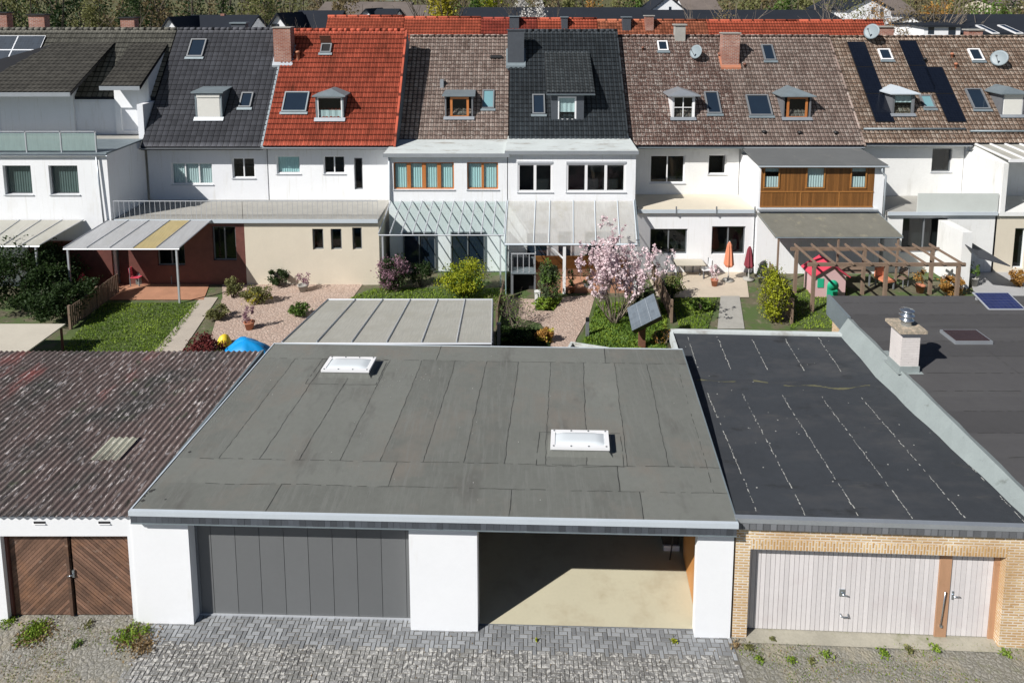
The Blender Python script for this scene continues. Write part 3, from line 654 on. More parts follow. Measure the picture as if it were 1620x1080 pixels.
b.lathe([(.15, z), (.15, z+.16), (.21, z+.17), (.21, z+.19), (.15, z+.2), (.15, z+.3), (.22, z+.31), (.22, z+.33), (.14, z+.35), (.14, z+.44), (.21, z+.45), (.2, z+.48), (.0, z+.52)], (xm, ym, 0), 24)
b.build('steel_cowl', M['steel'], ch)
b = MB(); c = PZ(1528, 535, zr); b.box(c.x-.62, c.x+.62, c.y-.42, c.y+.42, zr, zr+.1); sk = b.build('skylight', M['zinc'], rg)
b = MB(); b.box(c.x-.56, c.x+.56, c.y-.36, c.y+.36, zr+.1, zr+.12); b.build('pane', mat('brown_smoked_glass', (.05, .03, .026), .15, .2), sk)
c = PZ(1402, 559, zr); b = MB(); b.box(c.x-.13, c.x+.13, c.y-.13, c.y+.13, zr+.003, zr+.03); b.build('roof_patch', M['kerb'], rr)
c = PZ(1580, 477, zr+.1)
sp = thing('small_solar_panel', (c.x, c.y, zr), 'small blue solar panel lying at the back of the dark brown garage roof', 'solar panel')
b = MB(); b.mbox(Matrix.Translation((c.x, c.y, zr+.12)) @ Matrix.Rotation(R(14), 4, 'X'), -.68, .68, -.5, .5, -.02, .015); fo = b.build('frame', M['alu'], sp)
b = MB(); b.mbox(Matrix.Translation((c.x, c.y, zr+.12)) @ Matrix.Rotation(R(14), 4, 'X'), -.63, .63, -.45, .45, .015, .02); b.build('cells', solar_mat('blue_cells', .15, (.02, .028, .09), (.12, .13, .17)), sp)
b = MB(); b.box(c.x-.6, c.x-.5, c.y+.35, c.y+.4, zr, zr+.22); b.box(c.x+.5, c.x+.6, c.y+.35, c.y+.4, zr, zr+.22); b.build('support', M['alu'], sp)
# ================================================================== LEFT SHED with corrugated roof
sh = thing('white_shed', GS(-4, 0, 0), 'white shed with rusty corrugated roof and brown double wooden door', 'shed')
S0, S1 = GSi(PZ(20, 979, 0))[0]-.05, GSi(PZ(212, 980, 0))[0]+.02
b = MB(GS); zt = 2.66; zo = 2.17
b.box(-9.5, S0, 0, .24, -.05, zt); b.box(S1, -.0, 0.0, .24, -.05, zt); b.box(S0, S1, 0, .24, zo, zt)
b.box(-9.5, -9.26, .24, 6.9, -.05, zt); b.box(-9.26, -.0, 6.66, 6.9, -.05, zt); b.box(-.24, 0, .24, 6.66, -.05, zt)
b.build('wall', M['white_clean'], sh)
for u in (58, 161):
    a = GSi(PY(u, 817, 14.4))[0]; b = MB(GS); b.box(a-.13, a+.13, -.012, .0, 2.49, 2.54); b.build('vent', M['dark'], sh)
    b = MB(GS); b.box(a-.14, a+.14, -.03, -.0, 2.475, 2.49); b.build('vent_sill', M['white'], sh)
b = MB(GS); b.box(S0, S1, .1, .2, zo-.06, zo); b.box(S0, S0+.06, .1, .2, 0, zo-.06); b.box(S1-.06, S1, .1, .2, 0, zo-.06)
b.build('door_frame', M['redwood'], sh)
sm = (S0+S1)/2
for (d0, d1, sg) in ((S0+.07, sm-.01, -1), (sm+.05, S1-.07, 1)):
    b = MB(GS); wd = d1-d0; hgt = zo-.1; pw = .074; zb_ = .035
    b.box(d0, d1, .17, .2, zb_, zb_+hgt, tone=.05)
    # diagonal planks clipped to the door leaf
    k = -30
    while k < 60:
        c0_, c1_ = k*pw*1.414+.006, (k+1)*pw*1.414-.006
        poly = [(0, 0), (wd, 0), (wd, hgt), (0, hgt)]
        def clip(poly, fn):
            out = []
            for i in range(len(poly)):
                p, q_ = poly[i], poly[(i+1) % len(poly)]; fp, fq = fn(p), fn(q_)
                if fp >= 0: out.append(p)
                if (fp >= 0) != (fq >= 0): t = fp/(fp-fq); out.append((p[0]+(q_[0]-p[0])*t, p[1]+(q_[1]-p[1])*t))
            return out
        g_ = (lambda p: p[1]-p[0]+wd) if sg < 0 else (lambda p: p[1]+p[0])
        poly = clip(poly, lambda p: g_(p)-c0_)
        if poly: poly = clip(poly, lambda p: c1_-g_(p))
        if len(poly) >= 3:
            ar = abs(sum(poly[i][0]*poly[(i+1)%len(poly)][1]-poly[(i+1)%len(poly)][0]*poly[i][1] for i in range(len(poly))))/2
            if ar > 1e-4:
                t = random.random(); y = .15+random.uniform(0, .006)
                b.face([(d0+x, y, zb_+z) for x, z in poly], tone=t)
                for i in range(len(poly)):
                    p, q_ = poly[i], poly[(i+1)%len(poly)]
                    b.face([(d0+p[0], .175, zb_+p[1]), (d0+q_[0], .175, zb_+q_[1]), (d0+q_[0], y, zb_+q_[1]), (d0+p[0], y, zb_+p[1])], tone=t*.5)
        k += 1
    dl = b.build('door_leaf', M['plank'], sh)
    if sg < 0:
        b = MB(GS); b.box(d1-.07, d1+.0, .11, .15, zb_, zb_+hgt, tone=.0); b.build('door_batten', M['plank'], dl)
        b = MB(GS); b.box(sm+.03, sm+.08, .12, .15, 1.02, 1.2); b.tube([(sm+.055, .1, 1.1), (sm-.05, .08, 1.08)], .014); b.build('handle', M['steel'], dl)
    else:
        for z in (.4, 1.1, 1.75):
            b = MB(GS); b.box(d1-.01, d1+.04, .12, .16, z, z+.16); b.build('hinge', M['redwood'], dl)
# corrugated roof: real waves
def corrugated(xf, a0, a1, y0, y1, z0, z1, pitch, amp, par, m, rows):
    V = []; F = []; tn = []; n = int((a1-a0)/pitch*8); ny = rows*3
    for j in range(ny+1):
        for i in range(n+1):
            a = a0+(a1-a0)*i/n; y = y0+(y1-y0)*j/ny
            row = min(j//3, rows-1)
            z = z0+(z1-z0)*j/ny+amp*math.sin(2*math.pi*a/pitch)+(.02*(1-(j%3)/3))
            V.append(xf(a, y+(.0 if j else 0), z))
    tr = [random.random() for _ in range(400)]
    for j in range(ny):
        for i in range(n):
            k = j*(n+1)+i; F.append((k, k+1, k+n+2, k+n+1))
            col = int(i/8/5); tn.append(.25+.5*tr[(col*13+(j//3)*7) % 400]+.1*tr[(i//8) % 400])
    o = np_mesh('roof', np.array(V), np.array(F), np.array(tn), M[m], par)
    o.data.polygons.foreach_set('use_smooth', [True]*len(F)); return o
cr = corrugated(GS, -9.7, .14, -.12, 7.05, 2.74, 2.88, .177, .024, sh, 'corr', 4)
a_, c_ = GSi(PZ(140, 728, 2.8)), GSi(PZ(222, 693, 2.8))
def _patch():
    V = []; F = []; n = int((c_[0]-a_[0])/.177*8); a0 = round(a_[0]/.177)*.177
    for j in range(2):
        for i in range(n+1):
            a = a0+.177*i/8; y = a_[1] if j == 0 else c_[1]; V.append(GS(a, y, 2.74+.14*(y+.12)/7.17+.024*math.sin(2*math.pi*(a+9.7)/.177)+.03))
    F = [(i, i+1, n+2+i, n+1+i) for i in range(n)]
    o = np_mesh('repair_sheet', np.array(V), np.array(F), np.full(n, .5), M['corr_patch'], cr); o['label'] = 'pale greenish replacement sheet'
_patch()
b = MB(GS); b.box(.06, .12, -.1, 7.1, 2.7, 2.92); b.build('verge_flashing', M['zinc_d'], sh)
# ================================================================== LEAN-TO with ribbed plastic roof behind the main garage
lt = thing('lean_to_shelter', (-4, 24, 0), 'lean-to shelter with dirty translucent sheet roof behind the main garage', 'shelter')
P = [PZ(440, 550, 2.95), PZ(777, 552, 2.95), PZ(779, 476, 2.15), PZ(520, 472, 2.15)]
P[0].y = P[1].y = 22.0; P[2].y = P[3].y = (P[2].y+P[3].y)/2
b = MB(); b.slab([tuple(p) for p in P], .02); b.build('roof', M['poly'], lt)
b = MB()
for i in range(7):
    k = i/6; a = P[0].lerp(P[1], k); c = P[3].lerp(P[2], k); a.z += .02; c.z += .02
    b.tube([a, c], .03, 4)
b.build('glazing_bar', M['alu'], lt)
b = MB(); b.tube([P[3], P[2]], .04, 4); b.tube([P[0]+Vector((0, 0, -.05)), P[1]+Vector((0, 0, -.05))], .04, 4); b.build('beam', M['alu'], lt)
b = MB()
for i in range(4):
    c = P[3].lerp(P[2], i/3); b.box(c.x-.04, c.x+.04, c.y-.1, c.y-.02, -.05, c.z-.03)
b.build('post', M['alu'], lt)
b = MB(); b.hexa([(P[1].x-.03, P[1].y, 0), (P[1].x, P[1].y, 0), (P[2].x, P[2].y, 0), (P[2].x-.03, P[2].y, 0), (P[1].x-.03, P[1].y, 2.85), (P[1].x, P[1].y, 2.85), (P[2].x, P[2].y, 2.08), (P[2].x-.03, P[2].y, 2.08)]); b.build('side_panel', M['poly_g'], lt)
# ================================================================== HOUSE KIT
M['greyblind'] = mat('grey_green_blind', (.14, .17, .16), .7, .1)
class Slope:
    def __init__(s, ye, ze, yr, zr): s.ye, s.ze, s.yr, s.zr = ye, ze, yr, zr; s.L = math.hypot(yr-ye, zr-ze); s.u = Vector((0, (yr-ye)/s.L, (zr-ze)/s.L)); s.n = Vector((0, -s.u.z, s.u.y))
    def hit(s, u, v, off=0):
        r = ray(u, v); o = Vector((0, s.ye, s.ze))+s.n*off; c = Vector((0, 0, H)); t = (o-c).dot(s.n)/r.dot(s.n); return c+r*t
    def z(s, y): return s.ze+(s.zr-s.ze)*(y-s.ye)/(s.yr-s.ye)
    def mat(s, p): return Matrix(((1, 0, 0, p[0]), (0, s.u.y, s.n.y, p[1]), (0, s.u.z, s.n.z, p[2]), (0, 0, 0, 1)))   # x right, y up the slope, z out
def tile_sheet(name, par, x0, x1, sl, m, pw=.3, ph=.34, amp=.03, step=.03, t0=-.25, t1=None, prof='roll', edge=None):
    t1 = sl.L if t1 is None else t1; nc = max(1, round((x1-x0)/pw)); nr = max(1, round((t1-t0)/ph)); S = 6
    hs = {'roll': [0, .75, 1, .9, .45, .1], 'flat': [0, .9, 1, 1, 1, .95], 'wave': [0, .5, .95, 1, .6, .1]}[prof]
    V = []; F = []; UV = []
    n = nc*S
    for r in range(nr):
        for q in range(2):
            t = t0+(t1-t0)*(r+(0 if q == 0 else 1))/nr; lift = step if q == 0 else .0
            for i in range(n+1):
                x = x0+(x1-x0)*i/n; h = amp*hs[i % S]+lift+.01
                p = Vector((x, sl.ye, sl.ze))+sl.u*t+sl.n*h; V.append(p)
    W_ = n+1
    uvs = []
    for r in range(nr):
        a = 2*r*W_; b_ = a+W_
        for i in range(n):
            F.append((a+i, a+i+1, b_+i+1, b_+i)); c = i//S; fx = (i % S)/S
            fy = min(c+fx+1/S, c+.995); uvs += [(c+fx+.001, r+.02), (fy, r+.02), (fy, r+.98), (c+fx+.001, r+.98)]
            if r:
                d = b_-2*W_
                F.append((d+i, d+i+1, a+i+1, a+i)); uvs += [(c+.1, r+.03), (c+.2, r+.03), (c+.2, r+.04), (c+.1, r+.04)]
    o = np_mesh(name, np.array([tuple(v) for v in V]), np.array(F), np.full(len(F), .5), m, par)
    ul = o.data.uv_layers.new(name='UVMap'); ul.data.foreach_set('uv', np.array(uvs, dtype=np.float32).ravel())
    # the closed underside
    return o
def facade(b, x0, x1, z0, z1, y, ops=(), dep=.13, mi=0, dark=1, room=.7):
    xs = sorted({x0, x1, *[o[0] for o in ops], *[o[1] for o in ops]}); zs = sorted({z0, z1, *[o[2] for o in ops], *[o[3] for o in ops]})
    for i in range(len(xs)-1):
        for j in range(len(zs)-1):
            cx, cz = (xs[i]+xs[i+1])/2, (zs[j]+zs[j+1])/2
            if any(o[0] < cx < o[1] and o[2] < cz < o[3] for o in ops): continue
            b.face([(xs[i], y, zs[j]), (xs[i+1], y, zs[j]), (xs[i+1], y, zs[j+1]), (xs[i], y, zs[j+1])], mi=mi)
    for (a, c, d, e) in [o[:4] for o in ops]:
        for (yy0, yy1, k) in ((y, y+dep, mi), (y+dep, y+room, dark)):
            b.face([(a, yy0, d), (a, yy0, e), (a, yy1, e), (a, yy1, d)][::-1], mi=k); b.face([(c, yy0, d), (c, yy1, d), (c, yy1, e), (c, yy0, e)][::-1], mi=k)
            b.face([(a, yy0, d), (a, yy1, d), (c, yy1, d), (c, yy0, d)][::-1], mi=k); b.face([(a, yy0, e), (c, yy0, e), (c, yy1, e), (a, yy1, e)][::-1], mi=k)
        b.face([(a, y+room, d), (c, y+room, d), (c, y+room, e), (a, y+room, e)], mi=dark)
def window(par, x0, x1, z0, z1, y, fm='pvc', cols=1, rows=1, fw=.06, sill=True, box=None, curtain=None, shut=None, dep=.1, label=None, mw=None, pane='glass'):
    """frame mesh 'window' with pane, sill, shutter box, curtain as its children; y = wall face"""
    b = MB(); f0, f1 = y+dep, y+dep+.06; mw = mw or fw
    b.box(x0, x1, f0, f1, z0, z0+fw); b.box(x0, x1, f0, f1, z1-fw, z1); b.box(x0, x0+fw, f0, f1, z0+fw, z1-fw); b.box(x1-fw, x1, f0, f1, z0+fw, z1-fw)
    for i in range(1, cols):
        c = x0+(x1-x0)*i/cols; b.box(c-mw/2, c+mw/2, f0-.008, f1, z0+fw, z1-fw)
    for j in range(1, rows):
        c = z0+(z1-z0)*j/rows; b.box(x0+fw, x1-fw, f0+.005, f1, c-.02, c+.02)
    w_ = b.build('window', M[fm], par); 
    if label: w_['label'] = label
    b = MB(); b.face([(x0+fw*.5, f1-.02, z0+fw*.5), (x1-fw*.5, f1-.02, z0+fw*.5), (x1-fw*.5, f1-.02, z1-fw*.5), (x0+fw*.5, f1-.02, z1-fw*.5)]); b.build('pane', M[pane], w_)
    if sill: b = MB(); b.box(x0-.05, x1+.05, y-.05, f0, z0-.045, z0-.003); b.build('sill', M['alu'], w_)
    if box: b = MB(); b.box(x0-.02, x1+.02, y-.03, f0+.0, z1-.0, z1+box); b.build('shutter_box', M['alu'], w_)
    if curtain:
        for (k0, k1, m_) in curtain:
            b = MB(); n = max(6, int((x1-x0-2*fw)/.03)); 
            zz0, zz1 = z0+fw+(z1-z0-2*fw)*k0, z0+fw+(z1-z0-2*fw)*k1
            for i in range(n):
                xa, xb = x0+fw*.6+(x1-x0-1.2*fw)*i/n, x0+fw*.6+(x1-x0-1.2*fw)*(i+1)/n; ya, yb_ = f1+.03+.015*math.sin(i*1.6), f1+.03+.015*math.sin((i+1)*1.6)
                b.face([(xa, ya, zz0), (xb, yb_, zz0), (xb, yb_, zz1), (xa, ya, zz1)])
            b.build('curtain', M[m_], w_)
    if shut: b = MB(); b.box(x0+fw*.4, x1-fw*.4, f0-.03, f0-.01, z0+(z1-z0)*shut, z1-.01); b.build('roller_shutter', M['shutter'], w_)
    return w_
def px_rect(u0, v0, u1, v1, y):
    a, c = PY(u0, v1, y), PY(u1, v0, y); return (a.x, c.x, a.z, c.z)
def roof_window(par, sl, u0, v0, u1, v1, fm='greyframe', pane='roomdark', blind=None, white=False):
    """roof window lying in the slope; corners from the photo (outer frame)"""
    a, c = sl.hit((u0+u0)/2, v1), sl.hit(u1, v0)
    w_ = abs(sl.hit(u1, (v0+v1)/2).x-sl.hit(u0, (v0+v1)/2).x); mid = sl.hit((u0+u1)/2, (v0+v1)/2)
    h = (sl.hit((u0+u1)/2, v0)-sl.hit((u0+u1)/2, v1)).length
    Mx = sl.mat(mid); b = MB(); f = .075; W2_, H2_ = w_/2, h/2
    for q in ((-W2_, W2_, -H2_, -H2_+f), (-W2_, W2_, H2_-f, H2_), (-W2_, -W2_+f, -H2_+f, H2_-f), (W2_-f, W2_, -H2_+f, H2_-f)): b.mbox(Mx, q[0], q[1], q[2], q[3], -.02, .16)
    k = b.build('roof_window', M[fm], par)
    b = MB(); b.mbox(Mx, -W2_+f, W2_-f, -H2_+f, H2_-f, .02, .115); b.build('pane', M[pane], k)
    if blind: b = MB(); b.mbox(Mx, -W2_+f+.02, W2_-f-.02, -H2_+f+.02+(h-2*f)*blind[0], H2_-f-.02, .115, .123); b.build('blind', M[blind[1]], k)
    b = MB(); b.mbox(Mx, -W2_-.08, W2_+.08, -H2_-.16, -H2_, .095, .11); b.build('apron', M['zinc_d'], k)
    return k
M['skyglass'] = mat('dark_reflecting_glass', (.015, .025, .04), .06, .1, spec=.8)
M['skyglass_b'] = mat('pale_blue_glass', (.16, .3, .33), .15, .1)
def dormer(par, sl, u0, v0, u1, v1, vt, cheek='zinc_d', roofm='zinc_d', kind='flat', win=None, peak=None, over=.14, label=None, frontm=None):
    """small dormer: front rectangle (u0,v0)-(u1,v1) in the photo; vt = top of its roof in the photo"""
    p = sl.hit((u0+u1)/2, v1); y = p.y; A = PY(u0, v1, y); B = PY(u1, v0, y); x0, x1, z0, z1 = A.x, B.x, A.z, B.z
    yb = sl.ye+(z1-sl.ze)/(sl.zr-sl.ze)*(sl.yr-sl.ye)      # where z1 meets the slope
    b = MB(); f = .01
    wx0, wx1, wz0, wz1 = win[:4] if win else (x0+.08, x1-.08, z0+.08, z1-.06)
    facade(b, x0, x1, z0, z1, y, [(wx0, wx1, wz0, wz1)], dep=.08, mi=0, dark=1, room=.45)
    for x, s_ in ((x0, 1), (x1, -1)):
        pts = [(x, y, z0-.03), (x, y, z1), (x, yb+.1, z1)]; b.face(pts if s_ > 0 else pts[::-1])
    d = b.build('dormer', [M[frontm or cheek], M['dark']], par)
    if label: d['label'] = label
    b = MB(); o = over; yt = yb+.35; zr_ = z1+.1
    if kind == 'flat':
        zt = z1+.16; yt = sl.ye+(zt-sl.ze)/(sl.zr-sl.ze)*(sl.yr-sl.ye)
        b.slab([(x0-o, y-o, z1+.06), (x1+o, y-o, z1+.06), (x1+o*.6, yt+.1, zt+.04), (x0-o*.6, yt+.1, zt+.04)], .07)
    else:
        zp = PY((u0+u1)/2, vt, y+.45).z; yp = y+.5; xm = (x0+x1)/2; yt = sl.ye+(zp-sl.ze)/(sl.zr-sl.ze)*(sl.yr-sl.ye)+.1
        e0, e1 = (x0-o, y-o, z1+.02), (x1+o, y-o, z1+.02); g0, g1 = (x0-o, yb+.1, z1+.04), (x1+o, yb+.1, z1+.04); pk = (xm, yp, zp); pb = (xm, yt, zp+.02)
        b.face([e0, e1, pk]); b.face([e0, pk, pb, g0]); b.face([e1, g1, pb, pk]); b.slab([e0, e1, g1, g0], .06)
    b.build('dormer_roof', M[roofm], d)
    b = MB(); b.face([(x0-.08, y-.16, sl.z(y-.16)+.19), (x1+.08, y-.16, sl.z(y-.16)+.19), (x1+.08, y-.01, z0+.17), (x0-.08, y-.01, z0+.17)]); b.build('apron', M['zinc'], d)
    return d, (x0, x1, z0, z1, y), (wx0, wx1, wz0, wz1)
def dwin(d, w_, y, fm='pvc', cols=1, rows=1, fw=.07, curtain=None, shut=None, pane='glass'):
    # same as window() but the pieces hang under the dormer itself (one level only)
    x0, x1, z0, z1 = w_; f0, f1 = y+.02, y+.08; b = MB()
    b.box(x0, x1, f0, f1, z0, z0+fw); b.box(x0, x1, f0, f1, z1-fw, z1); b.box(x0, x0+fw, f0, f1, z0+fw, z1-fw); b.box(x1-fw, x1, f0, f1, z0+fw, z1-fw)
    for i in range(1, cols): c = x0+(x1-x0)*i/cols; b.box(c-fw*.35, c+fw*.35, f0, f1, z0+fw, z1-fw)
    for j in range(1, rows): c = z0+(z1-z0)*j/rows; b.box(x0+fw, x1-fw, f0+.005, f1, c-.02, c+.02)
    b.build('window_frame', M[fm], d)
    b = MB(); b.face([(x0, f1-.02, z0), (x1, f1-.02, z0), (x1, f1-.02, z1), (x0, f1-.02, z1)]); b.build('pane', M[pane], d)
    if curtain:
        b = MB(); n = 16
        for i in range(n):
            xa, xb = x0+(x1-x0)*i/n, x0+(x1-x0)*(i+1)/n; ya, yb_ = f1+.03+.015*math.sin(i*1.6), f1+.03+.015*math.sin((i+1)*1.6)
            b.face([(xa, ya, z0+(z1-z0)*curtain[0]), (xb, yb_, z0+(z1-z0)*curtain[0]), (xb, yb_, z0+(z1-z0)*curtain[1]), (xa, ya, z0+(z1-z0)*curtain[1])])
        b.build('curtain', M[curtain[2]], d)
    if shut: b = MB(); b.box(x0+.05, x1-.05, f0-.02, f0-.005, z0+.04, z1-(z1-z0)*.14); b.box(x0+.02, x1-.02, f0-.06, f0-.005, z1-(z1-z0)*.14, z1-.01); b.build('roller_shutter', M['shutter'], d)
def chimney(par, sl, u0, u1, vb, vt, m='chim', dep=.5, cap=True, capm='conc', fl='zinc', label=None, z_top=None):
    p0, p1 = sl.hit(u0, vb), sl.hit(u1, vb); y = p0.y; zt = PY((u0+u1)/2, vt, y).z; b = MB()
    b.box(p0.x, p1.x, y, y+dep, sl.z(y)-.3, zt-.06); k = b.build('chimney', M[m], par)
    if label: k['label'] = label
    if cap: b = MB(); b.box(p0.x-.05, p1.x+.05, y-.05, y+dep+.05, zt-.06, zt); b.build('chimney_cap', M[capm], k)
    b = MB(); zz = sl.z(y)
    b.hexa([(p0.x-.09, y-.14, sl.z(y-.14)), (p1.x+.09, y-.14, sl.z(y-.14)), (p1.x+.09, y+dep, sl.z(y+dep)), (p0.x-.09, y+dep, sl.z(y+dep)), (p0.x-.09, y-.14, sl.z(y-.14)+.17), (p1.x+.09, y-.14, sl.z(y-.14)+.17), (p1.x+.09, y+dep, sl.z(y+dep)+.17), (p0.x-.09, y+dep, sl.z(y+dep)+.17)])
    b.build('flashing', M[fl], k); return k
def ridge_chimney(par, x0, x1, y, z0, z1, m='chim', capm='conc', d=.5, skirt=None):
    b = MB(); b.box(x0, x1, y, y+d, z0, z1-.06); k = b.build('chimney', M[m], par)
    b = MB(); b.box(x0-.08, x1+.08, y-.08, y+d+.08, z1-.06, z1+.02); b.build('chimney_cap', M[capm], k)
    if skirt: b = MB(); b.box(x0-.06, x1+.06, y-.06, y+d+.06, z0, z0+skirt); b.build('flashing', M['zinc'], k)
    return k
def gutter(par, x0, x1, y, z, m='zinc', name='gutter', r=.07):
    b = MB(); n = 8
    for k in range(n):
        a, c = math.pi+math.pi*k/n, math.pi+math.pi*(k+1)/n
        b.face([(x0, y+r*math.cos(a), z+r*math.sin(a)), (x1, y+r*math.cos(a), z+r*math.sin(a)), (x1, y+r*math.cos(c), z+r*math.sin(c)), (x0, y+r*math.cos(c), z+r*math.sin(c))], smooth=True)
    b.box(x0, x1, y-r-.01, y-r+.01, z-.01, z+.01)
    return b.build(name, M[m], par)
def downpipe(par, pts, r=.045, m='zinc'):
    b = MB(); b.tube(pts, r, 10); return b.build('downpipe', M[m], par)
def house_shell(x0, x1, sl, yf, label, wall='white', tile='tile_dark', yb=46.5, cat='house', group=None, z0=-.05, ops=(), pw=.3, ph=.34, amp=.03, prof='roll', backtile=None, step=.03, wallb=None, xr1=None, ze2=None, ystart=None):
    h = thing('terraced_house', ((x0+x1)/2, yf, 0), label, cat, group)
    b = MB(); zt = sl.z(yf)-.12; s = .03
    facade(b, x0+s, x1-s, z0, zt, yf, ops, mi=0, dark=1)
    zb = sl.zr-(sl.zr-sl.ze)*1.0; yB = 2*sl.yr-yf
    for x, d in ((x0+s, -1), (x1-s, 1)):
        pts = [(x, yf, z0), (x, yB, z0), (x, yB, zt), (x, sl.yr, sl.zr-.15), (x, yf, zt)]; b.face(pts if d > 0 else pts[::-1])
    b.face([(x1-s, yB, z0), (x0+s, yB, z0), (x0+s, yB, zt), (x1-s, yB, zt)])
    b.build('wall', [M[wall], M['dark']], h)
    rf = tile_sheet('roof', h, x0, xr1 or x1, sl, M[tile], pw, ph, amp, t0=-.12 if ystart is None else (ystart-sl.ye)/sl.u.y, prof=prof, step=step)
    bs = MB(); th = .16
    # roof deck under the tiles and back slope
    def q(y, z, o): return z-o
    A = [(sl.ye-.12*sl.u.y, sl.ze-.12*sl.u.z) if ystart is None else (ystart, sl.z(ystart)), (sl.yr, sl.zr), (2*sl.yr-sl.ye, sl.ze)]
    X0, X1 = x0+.01, (xr1 or x1)-.01
    bs.hexa([(X0, A[0][0], A[0][1]-th), (X1, A[0][0], A[0][1]-th), (X1, A[1][0], A[1][1]-th*1.4), (X0, A[1][0], A[1][1]-th*1.4), (X0, A[0][0], A[0][1]), (X1, A[0][0], A[0][1]), (X1, A[1][0], A[1][1]), (X0, A[1][0], A[1][1])])
    bs.hexa([(X0, A[1][0], A[1][1]-th*1.4), (X1, A[1][0], A[1][1]-th*1.4), (X1, A[2][0], A[2][1]-th), (X0, A[2][0], A[2][1]-th), (X0, A[1][0], A[1][1]+.02), (X1, A[1][0], A[1][1]+.02), (X1, A[2][0], A[2][1]), (X0, A[2][0], A[2][1])])
    bs.build('roof_deck', M['fardark'], rf)
    b = MB(); n = int((X1-X0)/.36)
    for i in range(n):
        a, c = X0+(X1-X0)*i/n, X0+(X1-X0)*(i+1)/n
        b.tube([(a, sl.yr, sl.zr+.02), (c+.02, sl.yr, sl.zr+.035)], [.1, .115], 8)
    b.build('ridge_tiles', M[tile], rf)
    return h, rf
def dish(par, u, v, y, size, sl=None):
    c = PY(u, v, y); d = Vector((-.8, -.62, .3)).normalized()
    Mx = Matrix.Translation(c) @ d.to_track_quat('Z', 'Y').to_matrix().to_4x4(); b = MB(); r = size/2
    b.lathe([(0, -.07*size/.8), (r*.5, -.05*size/.8), (r*.85, -.015), (r, .0), (r, .02), (r*.8, .0), (0, -.05*size/.8)], M=Mx, n=24)
    k = b.build('satellite_dish', M['dishgrey'], par)
    b = MB(); f = c+d*size*.55; b.tube([c-Vector((0, 0, r*.9)), f], .015, 6); b.mbox(Matrix.Translation(f), -.04, .04, -.04, .04, -.04, .06); b.build('receiver_arm', M['greyframe'], k)
    b = MB(); z = sl.z(y+.2) if sl else c.z-1; b.tube([c-d*.08, c-d*.15, (c.x+.1, y+.25, c.z-.1), (c.x+.1, y+.35, sl.z(y+.35) if sl else c.z-1)], .025, 8); b.build('mast', M['dishgrey'], k)
M['dishgrey'] = mat('pale_grey_dish', (.22, .265, .285), .5, .04)
def panel_on(par, sl, u0, v0, u1, v1, m='solar', fm='black', name='solar_panel', off=.1):
    """framed panel lying on a slope between two photo corners (top-left, bottom-right)"""
    a = sl.hit(u0, v0, off); c = sl.hit(u1, v1, off); mid = (a+c)/2; h = (Vector((0, a.y, a.z))-Vector((0, c.y, c.z))).length; w_ = abs(c.x-a.x)
    return panel_at(par, sl, mid, w_, h, m, fm, name)
def panel_at(par, sl, mid, w_, h, m='solar', fm='black', name='solar_panel'):
    Mx = sl.mat(mid); b = MB(); e = .02
    b.mbox(Mx, -w_/2, w_/2, -h/2, h/2, -.03, .0); k = b.build(name, M[fm], par)
    b = MB(); q = [Mx @ Vector(p) for p in ((-w_/2+e, -h/2+e, .003), (w_/2-e, -h/2+e, .003), (w_/2-e, h/2-e, .003), (-w_/2+e, h/2-e, .003))]
    b.face([tuple(p) for p in q], uv=[(0, 0), (w_-2*e, 0), (w_-2*e, h-2*e), (0, h-2*e)]); b.build('cells', M[m], k); return k
# ================================================================== THE ROW OF TERRACED HOUSES
ROW = 'terraced houses in the row behind the gardens'
S0s = Slope(36.6, 6.57, 41.4, 12.55); S1s = S0s; S2s = Slope(36.55, 6.62, 41.3, 12.5)
S3s = Slope(37.9, 6.45, 43.0, 12.05); S4s = Slope(37.6, 6.72, 42.6, 12.4); S5s = Slope(37.75, 6.4, 42.9, 12.05); S7s = Slope(37.9, 6.5, 43.0, 12.0)
# ---- house 0 (far left, large shed dormers, roof terrace)
h0, rf = house_shell(-31.5, -20.1, S0s, 38.4, 'far left terraced house with olive grey roof, large solar array, shed dormers and roof terrace', 'white3', 'tile_olive', group=ROW, pw=.3, ph=.34, amp=.04, ystart=38.45)
for j in range(3):
    for i in range(4):
        a = S0s.hit(74, 46, .12); X = a.x+.15-1.62*(i+1); mid = Vector((X+.8, 0, 0)); t = S0s.L-.55-1.02*j-.5
        o = Vector((X+.8, S0s.ye, S0s.ze))+S0s.u*t+S0s.n*.14; panel_at(h0, S0s, o, 1.6, 1.0, 'solar_left', 'alu')
for u0, u1, vt in ((-2, 12, 20), (46, 71, 23), (191, 213, 28)):
    y = 41.75; a, c = PY(u0, 45, y), PY(u1, 45, y); ridge_chimney(h0, a.x, c.x, y, 12.1, PY(u0, vt, y).z, capm='black', skirt=.55 if u0 > 100 else None)
